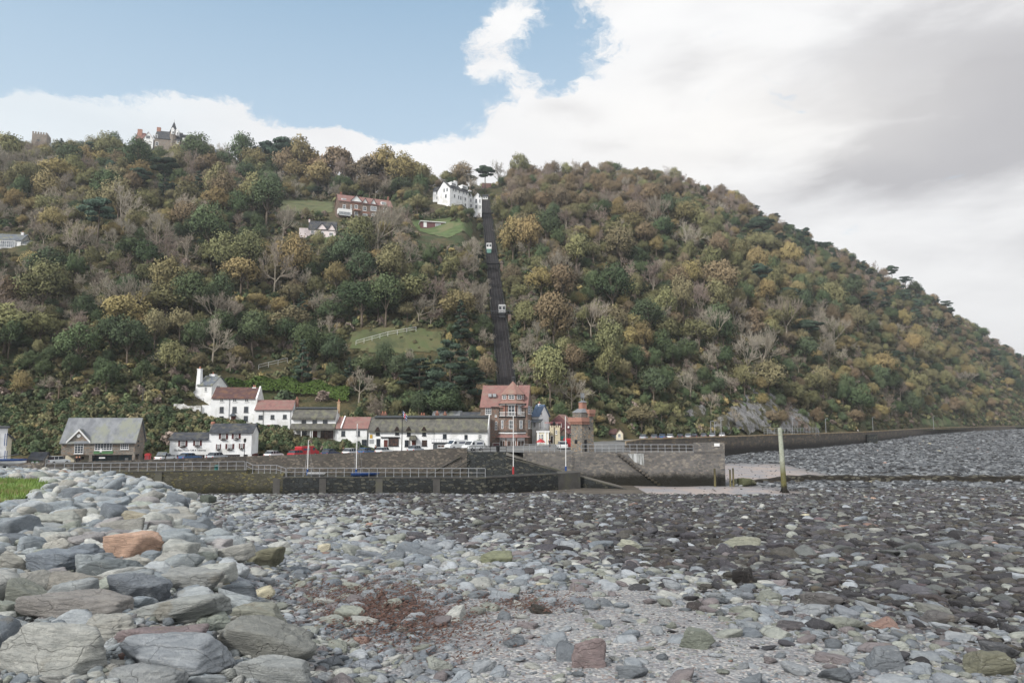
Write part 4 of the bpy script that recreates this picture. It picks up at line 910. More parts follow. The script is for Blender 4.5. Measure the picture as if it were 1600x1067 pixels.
# canopy and shopfront
a, c, l, t = b.rect(310, 725, 690, 765); m = MB(); m.v = [(x * 1.0, y, Z(728)) for x, y in octo(cxl, cy, rad * 1.02)] + [(x, y, Z(768)) for x, y in octo(cxl, cy, rad * 1.32)]; m.f = [(i, (i+1) % 8, 8 + (i+1) % 8, 8 + i) for i in range(8)] + [tuple(range(8)), tuple(range(8, 16))[::-1]]; m.obj('canopy_roof', M_redtile, b.e)
drum('fascia_band', M_wpaint, rad * 1.06, rad * 1.06, Z(718), Z(700)); drum('cornice', M_black, rad * 1.09, rad * 1.09, Z(699), Z(686))
drum('shopfront', M_brick, rad * .98, rad * .98, -1.5, Z(769))
for k in (-1, 0, 1):
    facet(k, rad * .98, Z(900), Z(805), rad * .62, M_wpaint, M_shop, 'shop_window', 2, 1)
    facet(k, rad * .98, Z(800), Z(772), rad * .66, M_wpaint, M_wpaint, 'shop_sign', 1, 1)
b.win(150, 385, 226, 470, 3, 3); b.win(275, 560, 302, 665, 1, 3); b.win(275, 478, 298, 500, 1, 1)
b.door(250, 840, 330, 918, M_maroon); b.panel('lean_to_roof', M_black, 228, 372, 330, 386, d1=.3)
for x in (215, 272): u, v = b.q(x, 235, 1.6); MB().box(u - .35, u + .35, 1.0, 1.9, v - .2, v + .5).obj('skylight', M_grey, b.e)
for (x0, y0_, x1, y1_) in ((697, 545, 722, 650), (697, 365, 722, 465), (733, 372, 750, 470), (733, 550, 750, 650)): b.win(x0, y0_, x1, y1_, 1, 3, face='R', off=X1, glass=M_glasslt)
b.chimney(530, 565, 98, 4.0, zr - .4, m_=M_cream, pots=0)
# ---- slim white house, blue slate
F_ = (825, 610, 9.7)
b = B('blue_roofed_house', 'slim white house with blue slate roof and tall bay behind the red pavilion', 'house', 70, 810, 160, -25, F_)
X0, X1, ze, zr, w, r = b.block(60, 165, 385, 225, 6.0, M_white, M_bslate, zb=-1)
b.win(85, 460, 120, 560, 2, 2); b.win(175, 430, 190, 590, 1, 3, face='R', off=X1); b.win(203, 430, 214, 590, 1, 3, face='R', off=X1); b.win(185, 330, 210, 375, 1, 2, face='R', off=X1)
b.chimney(165, 180, 200, 3, zr - .5, m_=M_white, pots=1)
MB().prism([(-.002, ze - .9), (-1.5, ze - 1.5), (-1.5, ze - 1.4), (-.002, ze - .7)], 'x', X0, X1 + 1).obj('porch_roof', M_slate, b.e)
b = B('cream_shop', 'single-storey cream shop with white pilasters left of the castellated wall', 'shop', 135, 812, 153, -4, F_)
X0, X1 = 0, b.q(318, 700)[0]; zt = b.q(230, 615)[1]; MB().box(X0, X1, 0, 5, -1, zt - .25).obj('wall', M_cream, b.e); MB().box(X0 - .15, X1 + .15, -.2, 5.1, zt - .249, zt).obj('cornice', M_wpaint, b.e)
b.win(168, 665, 190, 790, 1, 3, frame=M_wpaint); b.win(200, 660, 232, 800, 2, 3, frame=M_wpaint)
for x in (140, 152, 248, 262, 300): u = b.q(x, 700)[0]; MB().box(u, u + .22, -.12, -.002, -1, zt - .26).obj('pilaster', M_wpaint, b.e)
b = B('castellated_building', 'cream rough-stone building with battlements and arched doorway left of the tower', 'building', 330, 812, 154, -4, F_)
m = MB(); m.box(0, b.q(485, 600)[0], 0, 5, -1, b.q(400, 560)[1]); t0 = b.q(400, 560)[1]; t1 = b.q(400, 530)[1]
for k in range(5): x = b.q(332 + k * 34, 550)[0]; m.box(x, x + .32, 0, .4, t0 + .001, t1)
m.obj('wall', masonry('cream_rubble', srgb(206, 196, 168), srgb(180, 170, 146), srgb(190, 182, 160), .5, .3), b.e); b.door(346, 690, 378, 800, M_dwood, handle=False)
b.bar('drainpipe', M_black, [(b.q(398, 700)[0], -.1, -1), (b.q(398, 700)[0], -.1, t0)], .06); b.win(415, 600, 440, 660, 1, 2)
m = MB(); zz = b.q(380, 492)[1]
for x in (255, 330, 400, 440, 505): u = b.q(x, 520)[0]; m.tube((u, 1.5, t0), (u, 1.5, zz), .04)
m.obj('pergola_posts', M_wpaint, b.e); MB().box(b.q(250, 500)[0], b.q(508, 500)[0], 1.2, 3.6, zz + .001, zz + .12).obj('pergola_roof', mat('pink_awning', srgb(196, 140, 140), srgb(176, 120, 122), 2), b.e)
b = B('maroon_house', 'maroon gable-fronted building with pinkish tiled roof between the shops and the tower', 'building', 300, 720, 165, -14, F_)
X0, X1, ze, zr, w, r = b.block(300, 640, 520, 372, 9, M_maroon, M_orgtile, zb=-2, ridge='y', oy=.1)
b.block(485, 600, 640, 575, 3, M_brickst, M_redtile, y0=-1.5, zb=-2, name='front_wing', rname='wing_roof', ridge='y'); 
b.panel('green_door', M_teal, 495, 690, 540, 745, off=-1.5); b.panel('white_lamp', M_wpaint, 605, 540, 628, 568, d1=.4); b.win(610, 660, 655, 735, 2, 2)
b = B('low_red_cottage', 'low cottage with dull red roof behind the cream shops', 'cottage', 250, 620, 174, 0, F_); b.block(235, 340, 500, 420, 6, M_brick, M_brntile, zb=-2)
# ---- beacon tower on the pier
b = B('beacon_tower', 'rough stone beacon tower with orange brick parapets standing on the pier', 'tower', 820, 918, 120.5, 0, F_)
TW = Vector((0, 0, 0)); phi = R(36); ux = Vector((math.cos(phi), math.sin(phi))); uy = Vector((-math.sin(phi), math.cos(phi))); s0 = 3.05 / 1.0
def Zt(y): return b.q(820, y, 1.5)[1]
def quad(mm, o, wx, wy, z0, z1, wx1=None, wy1=None, off1=(0, 0)):
    wx1 = wx if wx1 is None else wx1; wy1 = wy if wy1 is None else wy1; n = len(mm.v)
    for (z, a_, b_, of) in ((z0, wx, wy, (0, 0)), (z1, wx1, wy1, off1)):
        for (i, j) in ((0, 0), (1, 0), (1, 1), (0, 1)):
            p = ux * (o[0] + of[0] + i * a_) + uy * (o[1] + of[1] + j * b_); mm.v.append((p.x, p.y, z))
    mm.f += [(n, n+3, n+2, n+1), (n+4, n+5, n+6, n+7), (n, n+1, n+5, n+4), (n+1, n+2, n+6, n+5), (n+2, n+3, n+7, n+6), (n+3, n, n+4, n+7)]; return mm
sx, sy = 2.75, 3.0
quad(MB(), (0, 0), sx, sy, -1.5, Zt(500), sx - .14, sy - .14, (.07, .07)).obj('wall', M_towst, b.e)
m = MB(); n_ = 8
for i in range(n_): quad(m, (-.18 + (1.55 + .3) * i / n_, -.2), .14, .26, Zt(512), Zt(476)); 
for i in range(12): quad(m, (-.22, -.12 + 3.1 * i / 12), .26, .14, Zt(512), Zt(476))
m.obj('corbels', M_orbrick, b.e)
m = MB(); px1 = 1.75; quad(m, (-.3, -.3), px1, .22, Zt(475), Zt(408)); quad(m, (-.3, -.079), .22, 3.3, Zt(475), Zt(408)); quad(m, (-.079, -.079), px1 - .221, 3.3, Zt(475), Zt(470)); m.obj('parapet', M_orbrick, b.e)
quad(MB(), (.35, .5), 1.4, 2.3, Zt(499), Zt(335)).obj('upper_room', M_towst, b.e); quad(MB(), (.25, .4), 1.6, 2.5, Zt(334), Zt(275), .6, 1.4, (.8, .5)).obj('upper_roof', M_slatelt, b.e)
quad(MB(), (1.0, .9), .95, 1.0, Zt(300), Zt(180)).obj('brick_turret', M_orbrick, b.e); quad(MB(), (.9, .8), 1.15, 1.2, Zt(179), Zt(150), .3, .3, (.5, .4)).obj('turret_roof', M_slatelt, b.e)
quad(MB(), (1.75, .1), 1.0, 1.3, Zt(498), Zt(352)).obj('stair_turret', M_towst, b.e)
m = MB(); quad(m, (1.6, -.15), 1.45, 1.55, Zt(351), Zt(288)); m.obj('turret_parapet', M_orbrick, b.e); m = MB()
for i in range(5): quad(m, (1.62 + .3 * i, -.12), .13, .22, Zt(392), Zt(352))
m.obj('turret_corbels', M_orbrick, b.e)
c = ux * 1.45 + uy * 1.4; m = MB(); zb0, zb1, zb2 = Zt(160), Zt(108), Zt(42)
for i, j in ((-.2, -.2), (.2, -.2), (.2, .2), (-.2, .2)): m.tube((c.x + i, c.y + j, zb0), (c.x + i, c.y + j, zb2), .03)
for k in range(6):
    z = zb1 + (zb2 - zb1) * k / 5
    m.tube((c.x - .32, c.y - .32, z), (c.x + .32, c.y - .32, z), .03).tube((c.x + .32, c.y - .32, z), (c.x + .32, c.y + .32, z), .03).tube((c.x + .32, c.y + .32, z), (c.x - .32, c.y + .32, z), .03).tube((c.x - .32, c.y + .32, z), (c.x - .32, c.y - .32, z), .03)
m.box(c.x - .25, c.x + .25, c.y - .25, c.y + .25, zb1, zb2 - .1); m.obj('beacon_basket', M_grey, b.e)
def slot(nm, o, wdt, z0, z1, side):
    m = MB(); quad(m, o, *( (wdt, .05) if side == 'r' else (.05, wdt)), z0, z1); m.obj(nm, M_black, b.e)
slot('doorway', (.55, -.03), .5, -.5, Zt(742), 'r'); slot('window', (1.7, 0.015), .22, Zt(592), Zt(558), 'r'); slot('window', (-.02, 1.2), .65, Zt(802), Zt(745), 'l')
# ---- kiosk beyond the tower
b = B('gabled_kiosk', 'tiny gabled kiosk with maroon roof by the seafront car park', 'kiosk', 1235, 735, 186, -10, F_)
X0, X1, ze, zr, w, r = b.block(1235, 1335, 655, 592, 4, M_slate, M_brntile, zb=-1); b.block(1335, 1440, 650, 585, 3.5, M_cream, M_brntile, y0=-.3, zb=-1, ridge='y', name='gable_wing', rname='wing_roof'); b.win(1365, 655, 1405, 710, 2, 2, off=-.3)
# ---------------------------------------------------------------- hillside houses
G_ = (510, 290, 8.421)
b = B('brown_villa', 'long brown stone villa with reddish roof, white gables and dormers on the hillside', 'villa', 165, 420, -2, 24, G_)
X0, X1, ze, zr, w, r = b.block(165, 868, 240, 165, 10, M_brickst, M_redtile, zb=-5, rz=None)
def gab(x0, x1, ye, ya, m_, y=0, dd=3, roofm=M_brntile, nm='gable'):
    a = b.q(x0, ye)[0]; c = b.q(x1, ye)[0]; z0 = b.q(x0 / 2 + x1 / 2, ye)[1]; z1 = b.q(x0 / 2 + x1 / 2, ya)[1]
    MB().prism([(a, z0), (c, z0), ((a + c) / 2, z1)], 'y', -.3, dd).obj(nm, m_, b.e)
    MB().prism([(a - .2, z0 - .1), ((a + c) / 2, z1 + .02), (c + .2, z0 - .1), (c + .2, z0 + .2), ((a + c) / 2, z1 + .35), (a - .2, z0 + .2)], 'y', -.6, dd).obj(nm + '_roof', roofm, b.e)
gab(325, 465, 212, 135, M_wpaint); gab(478, 540, 232, 178, M_wpaint); gab(588, 650, 245, 185, M_wpaint)
for (x0, y0_, x1, y1_) in ((203, 165, 262, 208), (722, 212, 790, 255)): a, c, l, t = b.rect(x0, y0_, x1, y1_); MB().box(a, c, .6, 3, l, t).obj('dormer', M_wpaint, b.e); b.win(x0 + 6, y0_ + 8, x1 - 6, y1_ - 4, 3, 1, off=.58, sill=False, glass=M_glasslt)
for (x0, y0_, x1, y1_, nx) in ((215, 252, 255, 310, 2), (315, 255, 335, 308, 1), (372, 255, 412, 305, 2), (480, 275, 525, 335, 2), (582, 275, 662, 335, 4), (748, 300, 790, 355, 2), (370, 345, 415, 420, 2), (478, 372, 538, 438, 3), (595, 370, 640, 400, 2)):
    b.win(x0, y0_, x1, y1_, nx, 2, fw=.16, glass=M_glasslt if nx > 2 else M_glass)
b.panel('brick_band', M_brick, 305, 235, 465, 250, d1=.05); b.panel('brick_band', M_brick, 475, 345, 572, 368, d1=.05)
a, c, l, t = b.rect(140, 330, 320, 395); MB().box(a, c, -3, -.01, l, t).obj('conservatory', M_wpaint, b.e); b.win(165, 345, 318, 392, 8, 1, off=-3, glass=M_glasslt)
a, c, l, t = b.rect(360, 322, 445, 338); MB().box(a, c, -1.5, -.02, l, t).obj('balcony', M_orbrick, b.e)
zl = b.qs(130, 200, X0)[1]
b.chimney(180, 205, 100, 5, zr - .6, m_=M_brick, pots=2); b.chimney(800, 822, 160, 5, zr - .6, m_=M_brick, pots=2)
H_ = (660, 240, 9.7)
b = B('white_hotel', 'long white hotel with grey slate roofs and box dormers beside the top of the railway', 'hotel', 415, 760, -6, 46, H_)
X0, X1, ze, zr, w, r = b.block(415, 702, 545, 455, 9.5, M_white, M_slated, zb=-4, ez=b.q(415, 512)[1], rz=b.q(415, 512)[1] + 4.2, over=.4)
for (x0, y0_, x1, y1_) in ((460, 532, 476, 568), (498, 540, 514, 578), (555, 560, 570, 595), (618, 578, 634, 614), (660, 590, 676, 625), (475, 620, 496, 668), (540, 640, 556, 690), (572, 650, 590, 700), (640, 670, 660, 712), (640, 760, 662, 800)):
    b.win(x0, y0_, x1, y1_, 2, 2, fw=.12, frame=M_grey)
for (x0, y0_, x1, y1_) in ((435, 440, 515, 492), (600, 485, 680, 540)): a, c, l, t = b.rect(x0, y0_, x1, y1_, off=1.2); MB().box(a, c, .9, 4, l, t).obj('dormer', M_wpaint, b.e); b.win(x0 + 8, y0_ + 15, x1 - 8, y1_ - 8, 4, 1, off=.88, sill=False)
for (x0, y0_, x1, y1_) in ((322, 535, 340, 585), (365, 525, 385, 572), (345, 620, 368, 670)): b.win(x0, y0_, x1, y1_, 2, 2, face='L', off=X0, fw=.12, frame=M_grey)
b.pipe(b.q(607, 650)[0], -2, ze); b.chimney(480, 520, 420, 5, zr - .5, m_=M_white, pots=2); b.chimney(700, 735, 560, 5, zr - 1, m_=M_white, pots=2)
b2 = b; b = B('white_hotel_wing', 'low white wing with sloping slate roof left of the white hotel', 'building', 160, 730, -2, -6, H_)
b.block(160, 285, 572, 470, 9, M_white, M_slated, zb=-4, ez=b.q(200, 572)[1], rz=b.q(200, 572)[1] + 3.6, over=.2)
for (x0, y0_, x1, y1_) in ((208, 572, 228, 615), (262, 565, 282, 608), (212, 655, 230, 690), (270, 645, 288, 690)): b.win(x0, y0_, x1, y1_, 2, 2, fw=.12, frame=M_grey)
b = B('white_gabled_house', 'white double-gabled house standing against the top of the cliff railway', 'house', 702, 845, -2, 6, H_)
X0, X1, ze, zr, w, r = b.block(772, 900, 668, 592, 8, M_white, M_slated, zb=-4, ridge='y', name='gable_wall', rname='gable_roof')
b.block(704, 766, 668, 600, 7, M_white, M_slated, y0=.4, zb=-4, ridge='y', name='small_gable_wall', rname='small_gable_roof')
for (x0, y0_, x1, y1_) in ((722, 610, 738, 655), (725, 685, 745, 735), (800, 690, 830, 750), (862, 695, 880, 745), (855, 625, 878, 665), (800, 782, 832, 835), (865, 788, 882, 835), (722, 770, 752, 815)): b.win(x0, y0_, x1, y1_, 2, 2, fw=.12, frame=M_grey, off=0 if x0 > 770 else .4)
b = B('red_roofed_bungalow', 'bungalow with dull red roof and white wall among trees above the railway top', 'bungalow', 905, 560, 432, 0, H_)
b.block(905, 1035, 520, 455, 7, M_white, M_brntile, zb=-3); b.panel('dark_base', M_brickst, 905, 535, 1035, 560)
b = B('white_gable_cottage', 'tiny white gable end showing right of the red-roofed bungalow', 'cottage', 1050, 560, 428, 0, H_); b.block(1050, 1120, 548, 505, 6, M_white, M_slated, zb=-3, ridge='y')
b = B('station_building', 'small white top station building at the head of the cliff railway', 'station', 912, 690, -1, 0, H_)
b.block(912, 990, 650, 628, 5, M_white, M_slated, zb=-3, rz=None); b.win(925, 655, 945, 680, 2, 1); b.win(958, 655, 978, 680, 2, 1)
T_ = (400, 180, 3.6364)
b = B('skyline_house', 'pale flat-topped house on the skyline right of the golden trees', 'house', 918, 352, 432, 0, T_)
b.block(916, 966, 322, 300, 8, M_white, M_slate, zb=-9); b.block(968, 1000, 345, 335, 6, M_stonew, M_slate, zb=-9, name='annex_wall', rname='annex_roof'); b.win(940, 325, 955, 338, 3, 1)
b = B('pink_cottage', 'pale pink cottage with two small gables on the hillside below the brown villa', 'cottage', 245, 690, -2, 8, T_)
X0, X1, ze, zr, w, r = b.block(300, 452, 650, 606, 7, M_pink, M_slated, zb=-4)
gab(348, 402, 650, 618, M_pink, roofm=M_slated); gab(408, 452, 656, 622, M_pink, roofm=M_slated)
a0 = b.q(243, 650)[0]; MB().box(a0, X0 - .01, 1, 6, -4, b.q(270, 638)[1]).obj('flat_wing', M_pink, b.e)
for (x0, y0_, x1, y1_) in ((360, 662, 385, 682), (415, 668, 438, 684), (312, 655, 330, 672)): b.win(x0, y0_, x1, y1_, 2, 2, fw=.12, arch=1)
b.chimney(300, 308, 595, 3.5, zr - .5, m_=M_pink, pots=1)
b = B('timber_pavilion', 'low maroon boarded pavilion with flat white-edged roof on the green field', 'pavilion', 1240, 560, -1, 14, G_)
X0, X1 = 0, b.q(1560, 530)[0]; zt = b.q(1400, 475)[1]
MB().box(X0, X1, 0, 6, -3, zt - .3).obj('wall', M_maroon, b.e); MB().box(X0 - .4, X1 + .4, -.5, 6.5, zt - .299, zt).obj('roof', M_wpaint, b.e); b.door(1280, 480, 1318, 548, M_wpaint); b.win(1435, 500, 1505, 552, 3, 2, fw=.12, glass=M_glasslt)
b = B('slate_conservatory_house', 'white house with slate roof and glazed veranda at the left photo edge halfway up', 'house', -60, 838, -1, 8, (0, 180, 4))
X0, X1, ze, zr, w, r = b.block(-90, 132, 780, 745, 7, M_white, M_slate, zb=-4); b.win(0, 785, 95, 828, 7, 2, fw=.12, glass=M_glasslt, off=-.3)
b.chimney(136, 152, 735, 3.5, 0, m_=M_white, pots=1); b.block(134, 170, 800, 785, 6, M_white, M_slate, y0=.4, zb=-4, name='side_wing', rname='wing_roof')
Q_ = (0, 180, 4)
b = B('turreted_mansion', 'grey stone mansion on the ridge with slate spire, dormers and brick chimneys', 'mansion', 960, 260, 428, 14, Q_)
X0, X1, ze, zr, w, r = b.block(965, 1125, 150, 105, 12, M_stonew, M_slated, zb=-14)
Xc = b.q(1082, 100)[0]; z0 = b.q(1082, 104)[1]; z1 = b.q(1082, 36)[1]; zt0 = b.q(1082, 200)[1]
MB().lathe([(2.1, zt0), (2.1, z0)], (Xc, 1.5), 8).obj('turret', M_stonew, b.e); MB().lathe([(2.6, z0), (1.5, z0 + 3), (.7, z0 + 5.5), (.02, z1)], (Xc, 1.5), 8).obj('spire', M_slated, b.e); MB().tube((Xc, 1.5, z1 - .3), (Xc, 1.5, z1 + 1.5), .08).obj('finial', M_dgrey, b.e)
for (x0, y0_, x1, y1_) in ((1072, 95, 1092, 122), (1100, 102, 1118, 130)): a, c, l, t = b.rect(x0, y0_, x1, y1_); MB().box(a, c, -1.2, 2, l, t).prism([(a - .2, t), (c + .2, t), ((a + c) / 2, t + 1.4)], 'y', -1.3, 2).obj('dormer', M_wpaint, b.e); b.win(x0 + 4, y0_ + 6, x1 - 4, y1_ - 3, 2, 1, off=-1.2, fw=.15)
for (x0, y0_, x1, y1_) in ((1072, 150, 1092, 180), (1105, 155, 1120, 180), (970, 168, 990, 192), (955, 125, 965, 145), (972, 122, 986, 145)): b.win(x0, y0_, x1, y1_, 2, 2, fw=.2)
b.block(895, 958, 150, 106, 10, M_wpaint, M_redtile, y0=-.5, zb=-14, ridge='y', name='left_gable', rname='left_gable_roof'); b.win(912, 128, 940, 150, 3, 2, off=-.5, fw=.2)
b.block(845, 895, 150, 112, 9, M_stonew, M_redtile, y0=1, zb=-14, name='end_wing', rname='end_wing_roof')
b.block(1128, 1245, 165, 128, 10, M_stonew, M_slated, y0=1, zb=-14, name='right_wing', rname='right_wing_roof')
for x in (1140, 1185): a, c, l, t = b.rect(x, 142, x + 16, 162); MB().box(a, c, .3, 3, l, t).obj('dormer', M_wpaint, b.e)
b.block(1252, 1322, 215, 178, 9, M_stonew, M_slated, y0=2, zb=-14, ridge='y', name='far_gable', rname='far_gable_roof'); b.block(1325, 1385, 240, 215, 7, M_stonew, M_slate, y0=4, zb=-14, name='far_wing', rname='far_wing_roof')
for (x0, x1, yt, bk) in ((862, 890, 92, 4), (982, 1006, 80, 6), (1215, 1243, 142, 5)): b.chimney(x0, x1, yt, bk, 8, m_=M_orbrick if x0 < 1100 else M_stonew, pots=3, depth=1.2)
b = B('church_tower', 'square grey church tower with battlements and flagpole on the ridge skyline', 'church', 190, 260, 445, 20, Q_)
X1 = b.q(292, 150)[0]; t0 = b.q(240, 118)[1]; m = MB(); m.box(0, X1, 0, 10, -12, t0); n = 6
for i in range(n): x = X1 * i / (n - .4); m.box(x, x + X1 / n * .6, 0, .5, t0 + .001, t0 + 1.4); m.box(X1 - .5, X1, 1 + i * 1.5, 1.9 + i * 1.5, t0 + .001, t0 + 1.4)
m.obj('tower', M_stonew, b.e); u = b.q(238, 100)[0]; b.bar('flagpole', M_wpaint, [(u, 3, t0), (u, 3, t0 + 7)], .08); b.win(225, 150, 250, 185, 1, 1, M_stonew, fw=.3)
b.block(300, 385, 215, 178, 9, M_stonew, M_slate, y0=-4, zb=-14, name='nave_wall', rname='nave_roof')
b = B('ridge_terrace', 'low stone building with slate roof half hidden by trees right of the church tower', 'building', 430, 270, 440, 0, Q_); b.block(440, 560, 245, 225, 8, M_stonew, M_slate, zb=-8); b.block(488, 538, 222, 206, 6, M_stonew, M_slated, zb=-8, name='dormer_wall', rname='dormer_roof')
b = B('hillside_cottage', 'small white cottage gable half hidden by trees right of the mansion', 'cottage', 1535, 400, 395, 0, Q_); b.block(1548, 1585, 352, 335, 5, M_white, M_redtile, zb=-3)
# ---------------------------------------------------------------- harbour walls, street, esplanade
M_road = mat('asphalt', srgb(112, 114, 116), srgb(94, 96, 98), .6, c3=srgb(126, 126, 124), s3=.3)
M_conc = mat('concrete', srgb(84, 83, 81), srgb(66, 65, 64), .8, c3=srgb(88, 88, 78), s3=.4, bump=.3)
M_quayL = masonry('quay_masonry_yellow_weed', srgb(104, 102, 90), srgb(76, 75, 66), srgb(66, 66, 54), .5, .25, c3=srgb(122, 116, 80), dark=(-11.2, -8.6, srgb(48, 48, 38)))
M_quayR = masonry('quay_masonry_dark', srgb(62, 66, 68), srgb(44, 47, 48), srgb(38, 40, 38), .7, .3, c3=srgb(92, 92, 84), dark=(-12, -9.2, srgb(34, 34, 32)))
M_harb = masonry('harbour_masonry', srgb(106, 102, 97), srgb(82, 79, 77), srgb(98, 94, 88), .5, .25, c3=srgb(132, 124, 114), dark=(-10.5, -8.3, srgb(66, 62, 48)))
M_pier = masonry('pier_masonry', srgb(122, 120, 118), srgb(92, 92, 94), srgb(118, 114, 108), .6, .35, c3=srgb(140, 135, 128), dark=(-9.8, -8.4, srgb(46, 45, 40)))
M_espl = masonry('seawall_masonry', srgb(104, 98, 92), srgb(84, 80, 78), srgb(98, 94, 86), 1.2, .5, c3=srgb(124, 112, 96), dark=(-8.6, -6.2, srgb(58, 56, 54)))
M_lichen = mat('lichen_coping', srgb(164, 148, 122), srgb(138, 126, 106), .5, c3=srgb(146, 122, 90), s3=.2)
def ribbon(pts, thick, zb, name, m_, parent=None):      # pts: (X, Y, ztop), wall thickness goes towards +Y
    g = MB()
    for i, ((x0, y0, z0), (x1, y1, z1)) in enumerate(zip(pts, pts[1:])):
        n = len(g.v)
        for (x, y, z) in ((x0, y0, z0), (x1, y1, z1)): g.v += [(x, y, zb), (x, y, z), (x, y + thick, z), (x, y + thick, zb)]
        g.f += [(n, n+4, n+5, n+1), (n+1, n+5, n+6, n+2), (n+2, n+6, n+7, n+3)]
        if i == 0: g.f.append((n, n+1, n+2, n+3))
        if i == len(pts) - 2: g.f.append((n+4, n+7, n+6, n+5))
    return g.obj(name, m_, parent)
def railing(name, label, pts, h=1.15, sp=1.2, m_=None, rails=2, post_r=.045, cat='railing', group=None):
    e = thing(name, label, cat, pts[0], 0, group); o = Vector(pts[0]); m_ = m_ or M_grey
    for k in range(rails):
        f = MB(); hz = h * (k + 1) / rails - .02
        for p, q in zip(pts, pts[1:]): f.tube(Vector(p) - o + Vector((0, 0, hz)), Vector(q) - o + Vector((0, 0, hz)), .035 + .01 * (k == rails - 1), None, 6)
        f.obj('rail', m_, e)
    n = 0
    for p, q in zip(pts, pts[1:]):
        p = Vector(p); q = Vector(q); L = max(1, round((q - p).length / sp))
        for i in range(L if q != Vector(pts[-1]) else L + 1):
            c = p.lerp(q, i / L) - o; f = MB(); f.tube(c, c + Vector((0, 0, h - .06)), post_r, None, 6); f.box(c.x - .08, c.x + .08, c.y - .08, c.y + .08, c.z - .02, c.z + .03)
            f.obj('post', m_, e); n += 1
            if n > 98: return e
    return e
# lower quay wall
q1 = thing('lower_quay_wall', 'long low harbour wall with yellow weed on its left stretch and black weed on the right', 'quay wall', (-66, 100.5, -7.45)); O = Vector((-66, 100.5, -7.45))
def rel(p, o): return tuple(Vector(p) - Vector(o))
def rib(pts, th, zb, nm, m_, par, o): return ribbon([rel(p, o) for p in pts], th, zb - o[2], nm, m_, par)
O = (-66, 100.5, -7.45)
rib([(-90, 97, -7.45), (-66, 100.5, -7.45), (-39.2, 105.4, -7.45)], 3.5, -12.5, 'wall_section', M_quayL, q1, O)
rib([(-39.19, 105.4, -7.95), (-33.6, 104.9, -7.95)], 3.5, -12.5, 'wall_section', M_quayL, q1, O)
rib([(-33.59, 104.9, -8.4), (-3.8, 103.9, -8.4), (7.2, 111.2, -8.4)], 3.5, -12.5, 'wall_section', M_quayR, q1, O)
rib([(7.21, 111.15, -8.38), (10.9, 113.8, -8.38)], 4.5, -12.5, 'end_block', M_conc, q1, O)
rib([(-33.59, 104.84, -8.36), (-3.8, 103.84, -8.36), (7.2, 111.14, -8.36)], .5, -8.52, 'coping', M_conc, q1, O)
rib([(-66, 100.44, -7.41), (-39.2, 105.34, -7.41)], .5, -7.56, 'coping', M_conc, q1, O)
for px in (265, 438, 510, 597, 685, 790):
    x = (px - 800) / F * 105; yy = float(np.interp(x, [-66, -39.2, -33.6, -3.8, 7.2], [100.5, 105.4, 104.9, 103.9, 111.2])); f = MB(); w = .5; o = Vector(O)
    f.box(x - w - O[0], x + w - O[0], yy - .1 - O[1] - (.0 if px < 790 else -.6), yy + .4 - O[1] + .3, -12.5 - O[2], (-7.6 if px < 400 else -8.62) - O[2]); f.obj('buttress', M_conc, q1)
railing('quay_railing', 'white metal railing along the upper left stretch of the low quay wall', [(-66, 100.9, -7.4), (-39.6, 105.75, -7.4)], 1.2)
railing('quay_railing', 'short stepped white railing between the two long runs on the low quay wall', [(-39.4, 105.75, -7.4), (-38.4, 105.7, -7.9), (-34.8, 105.4, -7.9), (-33.4, 105.3, -8.35)], 1.2, .95)
railing('quay_railing', 'long white railing along the dark right stretch of the low quay wall', [(-33.2, 105.25, -8.35), (-3.9, 104.3, -8.35)], 1.25)
# upper harbour wall
zt = lambda x: float(street_z(x)) + .8
hw = thing('harbour_wall', 'tall brown rubble harbour wall holding up the street with parked cars behind it', 'harbour wall', (-71, 108, -7)); O = (-71, 108, -7)
WL = [(-140, 103), (-71, 108), (-45.5, 122), (-24, 126), (-8.1, 128)]
rib([(x, y, zt(x)) for x, y in WL], .5, -12.5, 'masonry', M_harb, hw, O)
rib([(-8.09, 127.9, -5.8), (-1, 123.5, -5.62)], .5, -12.5, 'end_section', M_quayR, hw, O)
f = MB(); f.tube(rel((-17, 127.0, -11), O), rel((-9.2, 127.6, -6.6), O), .12, None, 5); f.tube(rel((-14, 127.0, -11), O), rel((-7.6, 127.3, -7.2), O), .12, None, 5); f.obj('stone_stair', M_conc, hw)
# basin and street surfaces
tag(MB().face([(-90, 100, -10.9), (20, 100, -10.9), (20, 128, -10.9), (-90, 128, -10.9)]).obj('harbour_bed', mat('mud', srgb(100, 94, 86), srgb(76, 72, 66), .5)), kind='structure')
m = MB(); xs = [-160, -110, -90, -71, -60, -45.5, -35, -24, -14, -8.1, -1, 1.9, 8, 20, 24, 31.3]; yl = [102, 103.5, 105, 108, 114, 122, 124, 126, 127.4, 128, 124, 119.8, 119.8, 119.8, 150, 172]
for i in range(len(xs) - 1):
    m.face([(xs[i], yl[i] + .3, street_z(xs[i])), (xs[i+1], yl[i+1] + .3, street_z(xs[i+1])), (xs[i+1], 182 if xs[i] > 0 else 154, street_z(xs[i+1])), (xs[i], 182 if xs[i] >= 0 else 154, street_z(xs[i]))])
tag(m.obj('street', M_road), kind='structure')
